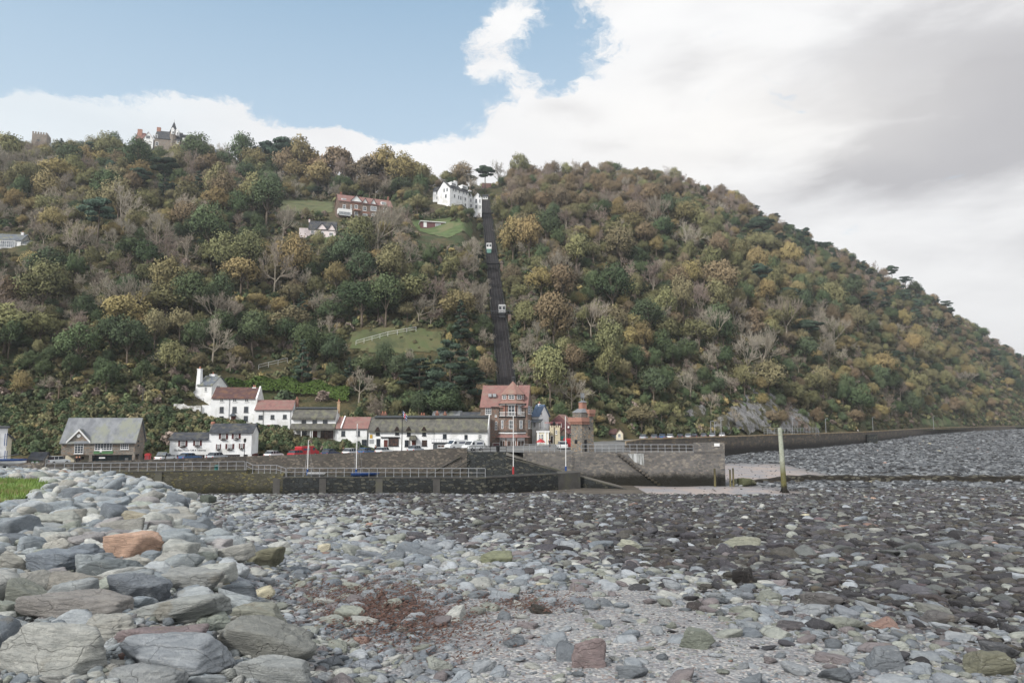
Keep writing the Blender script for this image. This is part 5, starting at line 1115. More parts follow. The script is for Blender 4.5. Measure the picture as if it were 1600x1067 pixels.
# slipway
sl = thing('slipway', 'stone slipway running down between the pier and the end of the low quay wall', 'slipway', (-1, 119, -6.3)); O = (-1, 119, -6.3)
a0, a1, b0, b1 = (-1, 119, -5.95), (18.5, 112.2, -11.05), (-1, 124, -5.66), (18.5, 119.25, -11.05)
MB().face([rel(p, O) for p in (a0, a1, b1, b0)]).obj('ramp', mat('slipway_stone', srgb(122, 118, 112), srgb(98, 96, 90), .6, c3=srgb(84, 92, 62), s3=.15), sl)
MB().face([rel(p, O) for p in ((-1, 119, -12), (18.5, 112.2, -12), (18.5, 112.2, -11.1), (-1, 119, -6.4))]).obj('side_wall', M_quayR, sl)
ribbon([rel((-1, 118.9, -6.25), O), rel((18.5, 112.1, -10.95), O)], .4, 0, 'edge', M_conc, sl) if False else MB().tube(rel((-1, 119, -6.3), O), rel((18.5, 112.2, -11), O), .12, None, 6).obj('edge', M_conc, sl)
railing('slipway_railing', 'thin black railing along the street edge left of the slipway', [(-8, 128.1, -5.8), (-1, 123.7, -5.62)], 1.0, 1.6, M_black, cat='railing')
# pier
pi = thing('pier', 'stone pier with a raised end block reaching right from the harbour street', 'pier', (2, 119.4, -5.45)); O = (2, 119.4, -5.45)
rib([(1.9, 119.4, -5.45), (31, 118.4, -5.45), (35.3, 118.2, -5.45)], 6, -12.5, 'masonry', M_pier, pi, O)
rib([(30.3, 118.3, -3.85), (35.3, 118.1, -3.85)], .6, -5.44, 'end_parapet', M_pier, pi, O)
MB().box(*[v for v in (35.0 - 2, 35.32 - 2)], .0, 5.5, .012, 1.5).obj('end_parapet', M_pier, pi)
m = MB()
for i in range(14): x = 17.5 + i * .5; z1 = -5.6 - i * .38; m.box(x - 2, x + .5 - 2, -1.25, -.72, z1 - .35 + 5.45, z1 + 5.45)
m.obj('steps', M_harb, pi)
m = MB(); x0, x1 = 17.2, 20.2
g_ = mat('whitewash_patch', srgb(190, 194, 196), srgb(120, 122, 120), 1.2, stretch=(2, 1, .3)); MB().prism([(x0, -.25), (x0 + 2.7, -.2), (x0 + 2.8, -2.2), (x0 + 1.2, -1.6)], 'y', -.72, -.66).obj('whitewash', g_, pi)
a_ = P(1116, 695, 118); bb_ = MB(); bb_.box(34 - 2 - .45, 34 - 2 + .45, -1.45 + .02, -1.38 + .02, 1.0 + .0, 1.5); o = bb_.obj('sign', M_wpaint, pi)
railing('pier_railing', 'white railing on the pier between the red pavilion and the beacon tower', [(1.9, 119.6, -5.42), (9.2, 119.35, -5.42)], 1.25, 1.0)
railing('pier_railing', 'long white railing on the pier right of the beacon tower', [(11.6, 119.3, -5.42), (30.2, 118.6, -5.42)], 1.25, 1.2)
for (x, y, zt_, r_) in ((33.2, 117.0, -8.0, .17), (35.9, 117.6, -8.2, .14), (36.5, 117.9, -8.0, .14)):
    o = MB().tube((0, 0, -11.6 - zt_), (0, 0, 0), r_ * 1.1, r_, 8).obj('mooring_post', mat('weedy_post', srgb(118, 112, 78), srgb(70, 66, 50), 1.5, stretch=(1, 1, .3))); o.location = (x, y, zt_)
    tag(o, {33.2: 'weedy wooden post leaning on the front face of the pier end', 35.9: 'left one of two wooden posts standing clear of the pier end', 36.5: 'right one of two wooden posts standing clear of the pier end'}[x], 'post', 'weedy posts at the pier end')
for i, (x, y, s_, c) in enumerate(((38.6, 119, 1.0, srgb(78, 82, 56)), (40.2, 120.5, .8, srgb(92, 92, 66)), (37.8, 121, .7, srgb(70, 74, 60)))):
    v, f = rock(700 + i, 4, p=12); o = link(bpy.data.objects.new('boulder', stone_mesh('boulder', v, f, (s_ * 1.3, s_, s_ * .8), .4 * i, 0, 0, c, i))); o.location = (x, y, -10.8 + s_ * .4)
    tag(o, ('biggest mossy boulder at the foot of the pier end', 'olive boulder outermost beside the pier end', 'small mossy boulder behind the two others at the pier end')[i], 'boulder')
# esplanade sea wall
EW = [(20.2, 125.5, -4.9), (24, 150, -4.9), (31.3, 172, -4.9), (59, 196, -4.85), (129.5, 262, -4.8), (240, 400, -4.8), (355, 500, -4.8)]
ew = thing('seawall', 'long dark sea wall with lichen-brown top curving away along the foot of the wooded hill', 'sea wall', EW[0]); O = EW[0]
rib(EW, .9, -13, 'masonry', M_espl, ew, O); rib([(x, y - .12, z + .22) for x, y, z in EW], 1.2, 0 + O[2] + .001 - O[2] * 0 - .0, 'coping', M_lichen, ew, O) if False else None
g = MB()
for (p, q) in zip(EW, EW[1:]):
    n = len(g.v)
    for (x, y, z) in (p, q): g.v += [rel((x, y - .15, z + .002), O), rel((x, y - .15, z + .28), O), rel((x, y + 1.1, z + .28), O), rel((x, y + 1.1, z + .002), O)]
    g.f += [(n, n+4, n+5, n+1), (n+1, n+5, n+6, n+2), (n+2, n+6, n+7, n+3), (n, n+3, n+7, n+4)]
g.obj('coping', M_lichen, ew)
x_, y_ = 134, 268; MB().box(x_ - 1.8 - O[0], x_ + 1.8 - O[0], y_ - 4 - O[1], y_ + 1 - O[1], -13 - O[2], -5.6 - O[2]).obj('buttress', M_quayR, ew)
tag(MB().face([(31.3, 173, -5.3), (59, 197, -5.3), (129.5, 263, -5.3), (240, 401, -5.3), (355, 501, -5.3), (355, 515, -5.3), (236, 412, -5.3), (125, 273, -5.3), (56, 205, -5.3), (24, 182, -5.3)]).obj('esplanade', M_road), kind='structure')
# low weedy breakwater across the right of the beach
g = MB(); n = 60; V = []
for i in range(n + 1):
    x = 42 + 110 * i / n; y = 127 + 1.5 * math.sin(i * .13); h = 1.15 * (.75 + .35 * rng.random()) * min(1, i / 5 + .2)
    V.append((x, y, h))
for (x, y, h) in V: g.v += [(x - 42, y - 129 + rng.uniform(-.2, .2), -1.2), (x - 42, y - 128.5 + rng.uniform(-.1, .1), h * .85), (x - 42, y - 127.2, h), (x - 42, y - 125.5, -1.2)]
for i in range(n):
    a = i * 4; g.f += [(a, a+4, a+5, a+1), (a+1, a+5, a+6, a+2), (a+2, a+6, a+7, a+3)]
o = g.obj('breakwater', masonry('breakwater_stone', srgb(58, 54, 48), srgb(40, 38, 34), srgb(32, 30, 28), .9, .4, c3=srgb(96, 94, 84))); o.location = (42, 127, -11); tag(o, 'low dark weed-covered breakwater line crossing the far right of the beach', 'breakwater')
# tall leaning post
g0 = on_ground(1226, 770) or P(1226, 770, 105); top = P(1218.5, 668, g0.y + .5); e = thing('marker_post', 'tall leaning concrete marker post with weed-darkened foot standing on the beach', 'post', g0)
pm = bpy.data.materials.new('post_concrete'); pm.use_nodes = True; t = NT(pm.node_tree); sp = t.node('ShaderNodeSeparateXYZ'); gg = t.node('ShaderNodeNewGeometry'); t.l.new(gg.outputs['Position'], sp.inputs[0]); tc = t.node('ShaderNodeTexCoord').outputs['Object']
zz = t.math('ADD', sp.outputs[2], t.math('MULTIPLY', t.noise(tc, 1.5, 4), 2.0)); c_ = t.mix(t.step(zz, -7.6, -4.6), srgb(92, 88, 44), srgb(158, 164, 150)); c_ = t.mix(t.step(zz, -10.2, -8.6, 1, 0), c_, srgb(34, 32, 28)); c_ = t.mix(t.step(t.noise(tc, 2.5, 5), .45, .6, 0, .35), c_, srgb(100, 106, 92))
t.put(t.n['Principled BSDF'].inputs['Base Color'], c_); t.n['Principled BSDF'].inputs['Roughness'].default_value = .9
d_ = top - g0; MB().tube((0, 0, -.5), d_, .42, .3, 12).obj('shaft', pm, e)
g = MB()
for i in range(60):
    an = rng.uniform(0, 6.28); z = rng.uniform(0, 1.4); r_ = .42 + .3 * (1.4 - z); g.face([(math.cos(an) * .4 + d_.x * z / 9, math.sin(an) * .4, z), (math.cos(an + .5) * r_, math.sin(an + .5) * r_, z * .4), (math.cos(an + .2) * r_, math.sin(an + .2) * r_, z * .2 - .1)])
g.obj('weed', mat('black_weed', srgb(40, 36, 30), srgb(28, 26, 22), 4), e)
# ---------------------------------------------------------------- vehicles
def paint(nm, c): return mat('car_paint_' + nm, c, tuple(x * .93 for x in c), 2, rough=.25, spec=.6)
PT = {'white': paint('white', srgb(226, 230, 232)), 'blue': paint('blue', srgb(60, 96, 140)), 'silver': paint('silver', srgb(168, 176, 184)), 'black': paint('black', srgb(34, 36, 42)), 'red': paint('red', srgb(176, 44, 52)), 'navy': paint('navy', srgb(40, 56, 92)), 'grey': paint('grey', srgb(110, 116, 122))}
M_tyre = mat('tyre', srgb(32, 32, 33), srgb(26, 26, 27), 5); M_lamp = mat('lamp_glass', srgb(214, 220, 224), srgb(190, 196, 204), 5, rough=.1)
def make_car(kind):
    e = thing('parked_car' if kind != 'van' else 'white_van', '', 'car' if kind != 'van' else 'van')
    if kind == 'van': L, W, body, cab = 4.9, 1.95, [(-2.45, .35), (2.45, .35), (2.45, .85), (2.2, 1.05), (1.75, 1.15), (1.1, 1.85), (.9, 1.98), (-2.35, 1.98), (-2.45, 1.8)], None
    else: L, W, body, cab = 4.2, 1.72, [(-2.1, .28), (2.1, .28), (2.12, .6), (1.95, .78), (1.1, .92), (-1.9, .95), (-2.12, .8)], [(-1.85, .951), (1.0, .921), (.35, 1.42), (-1.2, 1.46), (-1.75, 1.3)]
    e['L'] = L
    bd = MB().prism(body, 'y', -W / 2, W / 2).obj('body', PT['white'], e, bevel=.06)
    if cab:
        MB().prism([(a * .97, b - .002 + .02) for a, b in cab], 'y', -W / 2 + .12, W / 2 - .12).obj('windows', M_glass, e)
        r = MB().prism([(.32, 1.425), (.2, 1.48), (-1.2, 1.51), (-1.3, 1.462)], 'y', -W / 2 + .11, W / 2 - .11)
        for s_ in (-1, 1):
            for (x, d) in ((-.35, 0), (-1.15, 0)): r.box(x - .04, x + .04, s_ * (W / 2 - .115) - .012, s_ * (W / 2 - .115) + .012, .97, 1.42)
        r.obj('roof', PT['white'], e)
    else:
        m = MB().face([(1.76, -.8, 1.17), (1.76, .8, 1.17), (1.13, .8, 1.83), (1.13, -.8, 1.83)]); m.v = [(x + .03, y, z + .02) for x, y, z in m.v]
        for s_ in (-1, 1): m.box(.6, 1.25, s_ * W / 2 - .01, s_ * W / 2 + .012, 1.15, 1.7)
        m.obj('windows', M_glass, e)
        for s_ in (-1, 1): MB().box(-1.9, -.1, s_ * W / 2 - .006, s_ * W / 2 + .008, 1.25, 1.55).obj('side_stripe', PT['navy'], e)
    for x in (-1.3, 1.3):
        for s_ in (-1, 1):
            w = MB().tube((x, s_ * (W / 2 - .2), .32), (x, s_ * (W / 2 + .01), .32), .32, .32, 18).obj('wheel', M_tyre, e); MB().tube((x, s_ * (W / 2 + .011), .32), (x, s_ * (W / 2 + .02), .32), .19, .19, 12).obj('hubcap', M_grey, w)
    for s_ in (-1, 1): MB().box(2.0, 2.12 if kind != 'van' else 2.46, s_ * .6 - .16, s_ * .6 + .16, .58, .7).obj('headlight', M_lamp, e); MB().box((-2.14 if kind != 'van' else -2.47), -2.0, s_ * .68 - .1, s_ * .68 + .1, .62, .8).obj('tail_light', M_red, e)
    MB().box(-.3 + L / 2 - .2, L / 2 + .03 + .1, -.5, .5, .3, .42).obj('bumper', M_black, e)
    return e
def copy_tree(o, parent=None):
    c = o.copy(); COL.objects.link(c); c.parent = parent
    for k in list(o.children): copy_tree(k, c)
    return c
def repaint(e, m_):
    for c in e.children_recursive:
        if c.name.split('.')[0] in ('body', 'roof'): c.material_slots[0].link = 'OBJECT'; c.material_slots[0].material = m_
car0, van0 = make_car('car'), make_car('van'); used = {'car': False, 'van': False}
def place(kind, px, D, col, label, rz=0, z=None, group=None, cat=None):
    src = car0 if kind == 'car' else van0; e = src if not used[kind] else copy_tree(src); used[kind] = True
    x = (px - 800) / F * D; zz = float(street_z(x)) + .02 if z is None else z; e.location = (x * 1.005, D, zz); e.rotation_euler = (0, 0, R(rz)); tag(e, label, cat, group)
    e.scale = (.92, .92, .95); repaint(e, PT[col]); return e
G1 = 'cars parked behind the harbour wall'
for (px, D, col, lab, rz) in ((101, 116.5, 'white', 'white car parked in front of the stone hall with the clock gable', 12), (268, 125.5, 'white', 'white car parked before the left end of the cafe', 14), (305, 126, 'blue', 'blue car parked before the middle of the cafe', 190),
    (347, 126.5, 'silver', 'pale silver car parked before the right half of the cafe', 10), (434, 128.5, 'white', 'white car parked alone below the green bank right of the cafe', 6), (470, 129, 'red', 'dark red car parked beside the red van with a white roof', 4),
    (521, 129.5, 'navy', 'dark blue car parked right of the red van', 3), (553, 130, 'white', 'white car parked nose to tail with a blue one below the small red-roofed house', 3), (576, 131, 'blue', 'blue car parked behind the white one below the small red-roofed house', 2),
    (603, 132, 'white', 'white car parked by the wall below the left end of the inn', 0), (652, 133, 'silver', 'pale blue-silver car parked before the thatched porch of the inn', 0)):
    place('car', px, D, col, lab, rz * .5 + (68 if rz < 100 else -30), group=G1)
place('van', 740, 134, 'white', 'white van parked at the head of the slipway', 232); place('van', 714, 143, 'white', 'white van half hidden beside the kiosk under the inn balcony', 222)
place('van', 485, 134, 'red', 'red van parked below the green bank right of a dark red car', 60, cat='van'); place('van', 888, 133, 'red', 'bright red van parked against the left side of the beacon tower', 100)
place('car', 877, 131, 'white', 'white car parked left of the red van near the beacon tower', 95)
for i, (px, D, col) in enumerate(((1003, 183, 'silver'), (1020, 186, 'grey'), (1032, 188, 'blue'), (1044, 190, 'white'), (1060, 193, 'black'), (1072, 195, 'silver'), (1082, 197, 'black'), (1096, 201, 'grey'), (1109, 204, 'silver'), (1124, 208, 'white'))):
    place('car', px, D, col, f"{dict(silver='silver', grey='grey', blue='blue', white='white', black='black')[col]} car in the seafront car park row, {['first from the kiosk end','second from the kiosk end','third from the kiosk end','fourth from the kiosk end','fifth, the nearest the middle','sixth from the kiosk end','seventh from the kiosk end','eighth from the kiosk end','ninth from the kiosk end','last before the rock face'][i]}", 70, z=-5.28, group='cars in the seafront car park')
# boat on trailer
g0 = on_ground(7, 733) or P(7, 733, 70); s_ = g0.y / F
bt = thing('boat_on_trailer', 'white boat with bright blue cover on a road trailer at the left edge', 'boat', (g0.x - 1.0, g0.y, g0.z), R(8))
def hull(m_, L, W, z0, z1, name, par, x0=0):
    g = MB(); n = 10
    for i in range(n + 1):
        t = i / n; w = W / 2 * (1 - max(0, (t - .55) / .45) ** 2 * .96); zk = z0 + (z1 - z0) * .7 * max(0, (t - .6) / .4) ** 2; x = x0 + L * t
        g.v += [(x, -w, z1), (x, -w * .75, z0 * .5 + z1 * .5 if zk < (z0 + z1) / 2 else zk), (x, 0, zk), (x, w * .75, z0 * .5 + z1 * .5 if zk < (z0 + z1) / 2 else zk), (x, w, z1)]
    for i in range(n):
        for k in range(4): a = i * 5 + k; g.f.append((a, a + 1, a + 6, a + 5))
        a = i * 5; g.f.append((a, a + 5, a + 9, a + 4))
    g.f.append((0, 4, 3, 2, 1)); return g.obj(name, m_, par)
hull(M_wpaint, 5.6, 1.9, .55, 1.1, 'hull', bt, -2.0); hull(M_blue, 5.7, 2.0, .95, 1.32, 'cover', bt, -2.05).location = (0, 0, .02)
MB().tube((-2, .0, 1.3), (2.6, 0, 2.0), .04).obj('mast', M_dgrey, bt); MB().box(-2.2, 2.4, -.08, .08, .4, .5).box(2.4, 4.2, -.04, .04, .42, .48).box(-.2, .2, -.9, .9, .38, .46).obj('trailer_frame', M_grey, bt)
for s1 in (-1, 1): w = MB().tube((.5, s1 * .95, .32), (.5, s1 * 1.12, .32), .32, .32, 18).obj('wheel', M_tyre, bt); MB().tube((.5, s1 * 1.125, .32), (.5, s1 * 1.135, .32), .17, .17, 12).obj('hubcap', M_grey, w)
# sailing boats lying in the drained basin: masts show above the quay
for (px, yt, D, c, lab) in ((485, 688, 111, M_blue, 'sailing boat with the short white mast, leftmost of the masts in the basin'), (560, 662, 111, M_blue, 'sailing boat with tall white mast and blue foot before the small red-roofed house'),
                     (802, 650, 117, M_red, 'sailing boat with tall white mast and red foot, in front of the red pavilion'), (883, 650, 117.6, M_blue, 'boat mast with blue foot standing just left of the beacon tower')):
    x = (px - 800) / F * D; zt_ = ray(px, yt)[1] * D; e = thing('sailing_boat', lab, 'sailing boat', (x, D, -10.6), R(90 if px < 700 else 20), 'sailing boats in the harbour basin'); h = zt_ + 10.6
    if px < 700: hull(M_wpaint, 4.6, 1.6, 0, .9, 'hull', e, -2); 
    else: hull(M_wpaint, 3.0, 1.2, 0, .7, 'hull', e, -1.5)
    MB().tube((0, 0, .3), (0, 0, h), .08, .06, 8).obj('mast', M_wpaint, e); MB().tube((0, 0, 1.4), (0, 0, 2.9), .17, .15, 8).obj('sail_cover', c, e)
    if px < 700:
        f = MB(); f.tube((0, 0, h - .1), (-2, 0, .9), .015, None, 4).tube((0, 0, h - .1), (2.4, 0, .9), .015, None, 4).tube((0, 0, h - .3), (0, -1.2, .9), .015, None, 4); f.obj('stays', M_grey, e)
for i, (px, D) in enumerate(((575, 109), (590, 110), (510, 110))):
    x = (px - 800) / F * D; e = thing('rowing_boat', ('upturned blue dinghy on the quay below the railing beside the tall mast', 'smaller blue dinghy lying right of the other on the quay', 'white dinghy lying on the quay right of the leftmost mast')[i], 'dinghy', (x, D - 4.0, -8.36), R(4)); hull(M_blue if i < 2 else M_wpaint, 2.6, 1.1, .02, .5, 'hull', e, -1.3); MB().box(-.2, 0, -.5, .5, .38, .42).obj('seat', M_wood, e)
# phone box
b = B('phone_box', 'red telephone box right of the stone hall', 'phone box', 1252, 712, 120, 12, S)
X1 = b.q(1325, 650)[0]; h = b.q(1290, 606)[1]
MB().box(0, X1, 0, X1, -.8, h - .35).obj('body', M_red, b.e); MB().box(-.05, X1 + .05, -.05, X1 + .05, h - .349, h - .12).box(.08, X1 - .08, .08, X1 - .08, h - .119, h).obj('roof', M_red, b.e)
b.win(1262, 632, 1314, 700, 3, 5, M_red, M_glasslt, sill=False)
b = B('notice_shelter', 'small roofed wooden notice board between the phone box and the cafe', 'notice board', 1430, 705, 124, 5, S)
MB().prism([(-.3, 0), (.3, .55), (.9, 0), (.9, .1), (.3, .67), (-.3, .1)], 'x', -.1, b.q(1550, 650)[0]).obj('roof', M_slate, b.e); zt_ = b.q(1490, 640)[1]; b.e.children[0].location = (0, 0, zt_)
MB().box(.1, 1.3, .2, .3, .5, zt_).obj('board', M_dwood, b.e)
for x in (.1, 1.3): MB().box(x - .05, x + .05, .15, .25, -.8, zt_).obj('post', M_wood, b.e)
# poles, lamps, signs
def pole(name, label, cat, px, y0, y1, D, r=.11, m_=None, lamp=False, group=None, zb=None):
    x = P(px, y1, D); h = ray(px, y0)[1] * D - x.z; e = thing(name, label, cat, x, 0, group); MB().tube((0, 0, -1), (0, 0, h), r, r * .75, 8).obj('post', m_ or M_wood, e)
    if lamp == 'arm': MB().tube((0, 0, h - .05), (.5, -.1, h + .05), .04, None, 6).obj('arm', m_, e); MB().box(.35, .85, -.25, .05, h + .0, h + .12).obj('lamp_head', M_grey, e)
    elif lamp == 'lantern': MB().lathe([(.1, h), (.2, h + .08), (.26, h + .5), (.3, h + .52), (.04, h + .75)], (0, 0), 6).obj('lantern', M_black, e)
    elif lamp == 'cross': MB().box(-.7, .7, -.06, .06, h - .5, h - .38).obj('crossarm', m_ or M_wood, e)
    return e
pole('telegraph_pole', 'wooden telegraph pole on the path above the stone hall roof', 'pole', 90, 602, 641, 150, .17, lamp='cross'); pole('telegraph_pole', 'pale pole on the path left of the white cottage', 'pole', 222, 607, 641, 150, .15, M_conc, lamp='cross')
pole('street_lamp', 'black lantern street lamp against the right end of the cafe', 'street lamp', 381.5, 691, 717, 126.5, .06, M_black, 'lantern'); pole('street_lamp', 'black street lamp on the street before the castellated building', 'street lamp', 866, 665, 698, 132, .06, M_black, 'lantern')
pole('sign_post', 'post with white sign plates in front of the stone hall', 'sign post', 156, 700, 727, 113, .05, M_dgrey)
e = sc.objects[-1]
for i, (px, y0, y1, D, lab) in enumerate(((1111, 658, 679, 203, 'leftmost of the three lamps by the car park end'), (1117, 659, 678, 206, 'middle one of the three lamps by the car park end'), (1127, 656, 680, 204, 'rightmost of the three lamps by the car park end'), (1238.5, 653, 675, 232, 'lamp before the right part of the rock face'), (1290.5, 654, 672, 250, 'lamp just beyond the end of the rock face'), (1364, 652, 671, 290, 'lamp on the promenade right of the walking person'), (1459, 650, 668, 352, 'farthest lamp near the small green patch'))):
    pole('street_lamp', 'grey seafront ' + lab, 'street lamp', px, y0, y1, D, .1, M_grey, 'arm', 'lamps along the seafront')
b = B('signpost', 'white round and square road signs on a post by the stone hall arcade', 'sign', 632, 790, 114, 10, S) 
MB().tube((0, 0, -.5), (0, 0, 2.9), .04).obj('post', M_dgrey, b.e); MB().box(-.16, .16, -.08, -.042, 2.3, 2.8).obj('sign_plate', M_wpaint, b.e); MB().box(-.2, .7, -.08, -.042, 1.3, 1.5).obj('sign_plate', M_wpaint, b.e)
for o in [o for o in sc.objects if o.name.startswith('sign_post')]:
    for c in list(o.children): bpy.data.objects.remove(c)
    bpy.data.objects.remove(o)
# flag on pole
b = B('flagpole', 'black flagpole with a drooping red, white and blue flag before the inn', 'flagpole', 493, 450, 140, 0, I_); h = b.q(493, 5)[1]
MB().tube((0, 0, -.5), (0, 0, h), .09, .06, 8).obj('pole', M_black, b.e)
fl = MB(); n = 8
for i in range(n + 1):
    t = i / n; fl.v += [(.06 + t * .95, .12 * math.sin(t * 7), h - .1 - t * 1.1), (.06 + t * .75, .12 * math.sin(t * 7 + .6), h - 1.0 - t * 1.2)]
fl.f = [(2*i, 2*i+2, 2*i+3, 2*i+1) for i in range(n)]; f_ = fl.obj('flag', M_wpaint, b.e)
fb = MB(); 
for (u0, u1, c) in ((.42, .58, 0),):
    fb.v = [(x, y - .03, z) for x, y, z in fl.v]; 
    fb.f = [(2*i, 2*i+2, 2*i+3, 2*i+1) for i in (3, 4)]
fb.obj('red_cross', M_red, f_); g = MB()
for i in (0, 1, 2, 5, 6, 7):
    A_, B_, C__, D__ = [Vector(fl.v[k]) for k in (2*i, 2*i+2, 2*i+3, 2*i+1)]; L = lambda p, q, t: p.lerp(q, t) + Vector((0, -.04, 0))
    g.face([L(A_, D__, .12), L(B_, C__, .12), L(B_, C__, .38), L(A_, D__, .38)]); g.face([L(A_, D__, .62), L(B_, C__, .62), L(B_, C__, .88), L(A_, D__, .88)])
g.obj('blue_field', M_blue, f_)
# litter bins and the red buoy-like dome by the cream shop
for (px, py, D, m_, nm, lab) in ((339, 722, 106, M_teal, 'litter_bin', 'teal litter bin on the quay behind the railing steps'), (845, 693, 131, M_red, 'parasol', 'small red parasol top before the cream shop'), (778, 709, 125, M_black, 'litter_bin', 'black litter bin at the head of the slipway')):
    x = P(px, py, D); z_ = -7.9 if D == 106 else float(street_z(x.x)); e = thing(nm, lab, nm.replace('_', ' '), (x.x, D, z_))
    if nm == 'parasol': MB().tube((0, 0, 0), (0, 0, 1.9), .03).obj('pole', M_grey, e); MB().lathe([(.9, 1.3), (.5, 1.7), (.03, 1.95)], (0, 0), 8).obj('canopy', m_, e)
    else: MB().lathe([(.28, 0), (.33, .95), (.36, .96), (.36, 1.08), (.1, 1.16)], (0, 0), 12).obj('body', m_, e); MB().box(-.2, .2, -.37, -.34, .75, .88).obj('slot', M_black, e)
# ---------------------------------------------------------------- people
def make_person(name, label, loc, rz, top, trousers, pose='stand', skin=srgb(190, 140, 118), hair=srgb(60, 44, 34)):
    sit = pose == 'sit'; dz = -.42 if sit else 0
    def chain(nm, pts, edges, m_, par, lv=1):
        me = bpy.data.meshes.new(nm); me.from_pydata([p[:3] for p in pts], edges, []); o = link(bpy.data.objects.new(nm, me)); o.modifiers.new('s', 'SKIN'); o.modifiers.new('d', 'SUBSURF').render_levels = lv; o.modifiers['d'].levels = lv
        for i, p in enumerate(pts): me.skin_vertices[0].data[i].radius = (p[3], p[3] * .85)
        me.skin_vertices[0].data[0].use_root = True
        dg = bpy.context.evaluated_depsgraph_get(); nm_ = bpy.data.meshes.new_from_object(o.evaluated_get(dg)); bpy.data.objects.remove(o); nm_.materials.clear(); nm_.materials.append(m_); q = link(bpy.data.objects.new(nm, nm_)); q.parent = par
        if par is None: q.location = loc; q.rotation_euler = (0, 0, rz)
        for p in nm_.polygons: p.use_smooth = True
        return q
    k = (0, -.4, .48) if sit else (0, -.03, .5)
    def leg(s): return [(s * .09, 0, .9 + dz, .09), ((s * .11), k[1], (.5 if sit else .5), .065), (s * .11, (-.45 if sit else .03), .08, .045), (s * .12, (-.6 if sit else -.14), .03, .035)]
    def arm(s): return [(s * .19, 0, 1.42 + dz, .055), (s * .26, -.02, 1.13 + dz, .045), (s * .25, -.12, .88 + dz, .035), (s * .25, -.15, .8 + dz, .03)]
    pts = [(0, 0, .93 + dz, .12), (0, 0, 1.15 + dz, .12), (0, 0, 1.38 + dz, .14), (0, 0, 1.5 + dz, .055), (0, -.01, 1.62 + dz, .095), (0, -.01, 1.7 + dz, .085)]; ed = [(0, 1), (1, 2), (2, 3), (3, 4), (4, 5)]
    for s in (-1, 1):
        n = len(pts); pts += leg(s); ed += [(0, n), (n, n+1), (n+1, n+2), (n+2, n+3)]; n = len(pts); pts += arm(s); ed += [(2, n), (n, n+1), (n+1, n+2), (n+2, n+3)]
    body = chain(name, pts, ed, mat('skin', skin, skin, 4), None); tag(body, label, 'person')
    jp = [(0, 0, .88 + dz, .15), (0, 0, 1.15 + dz, .145), (0, 0, 1.4 + dz, .16)]; je = [(0, 1), (1, 2)]
    for s in (-1, 1): n = len(jp); a = arm(s); jp += [(*q[:3], q[3] + .02) for q in a[:3]]; je += [(2, n), (n, n+1), (n+1, n+2)]
    chain('jacket', jp, je, top, body)
    tp = [(0, 0, .94 + dz, .14)]; te = []
    for s in (-1, 1): n = len(tp); tp += [(*q[:3], q[3] + .02) for q in leg(s)[:3]]; te += [(0, n), (n, n+1), (n+1, n+2)]
    chain('trousers', tp, te, trousers, body)
    MB().lathe([(.06, 1.6 + dz), (.105, 1.66 + dz), (.1, 1.74 + dz), (.05, 1.8 + dz)], (0, .02), 10).obj('hair', mat('hair', hair, hair, 4), body, True)
    return body
def sx(px, D): return (px - 800) / F * D * 1.003
pcoord = lambda px, D, z=None: (sx(px, D), D, float(street_z(sx(px, D))) if z is None else z)
make_person('person', 'person in dark clothes walking below the small red-roofed house', pcoord(540, 131), 2, M_black, M_black); make_person('person', 'person in dark jacket by the cars below the left end of the inn', pcoord(589.5, 134), 1, M_black, M_dgrey)
make_person('person', 'person in dark coat seated outside the stone hall, left one of two', pcoord(130, 120.5), .2, M_black, M_black, 'sit'); make_person('person', 'person in dark coat seated outside the stone hall, right one of two', pcoord(134.5, 120.7), -.2, M_black, M_black, 'sit')
make_person('person', 'person with a white top walking along the far promenade', pcoord(1334.5, 262, -5.25), 1.5, M_wpaint, M_black); make_person('person', 'person standing near the arched door of the castellated building', pcoord(858, 138), .5, M_black, M_dgrey)
wb = P(560 + 981 / 7.2727, 640 + 330 / 7.2727, 149.0); make_person('person', 'person in a blue shirt standing in the balcony doorway of the inn', (wb.x, 149.3, wb.z), 0, M_blue, M_black)
# ---------------------------------------------------------------- cliff railway
dirT = (TRK1 - TRK0).normalized(); side = Vector((dirT.y, -dirT.x, 0)).normalized(); up = side.cross(dirT).normalized()
if up.z < 0: up = -up
def tp(t, s=0, h=0): return TRK0 + (TRK1 - TRK0) * t + side * s + up * h - Vector(TRK0)
tr = thing('cliff_railway', 'steep twin-track cliff railway running straight up the hill between the woods', 'railway', TRK0); Lt = (TRK1 - TRK0).length
m = MB(); m.face([tp(0, -2.2, -.12), tp(0, 2.2, -.12), tp(1, 2.2, -.12), tp(1, -2.2, -.12)]); m.obj('trackbed', mat('dark_ballast', srgb(52, 50, 54), srgb(38, 37, 40), .8), tr)
m = MB()
for s0 in (-1.05, 1.05):
    for i in range(int(Lt / 1.6)):
        t = i * 1.6 / Lt; d = .35 / Lt; m.face([tp(t, s0 - .85, .02), tp(t, s0 + .85, .02), tp(t + d, s0 + .85, .02), tp(t + d, s0 - .85, .02)])
sl_ = m.obj('sleepers', mat('sleeper', srgb(56, 52, 51), srgb(46, 43, 42), 2), tr); sl_['kind'] = 'stuff'
for s0 in (-1.55, -.55, .55, 1.55): MB().tube(tp(0, s0, .1), tp(1, s0, .1), .07, None, 4).obj('rail', mat('rail_steel', srgb(76, 72, 72), srgb(62, 58, 58), 2, rough=.6), tr)
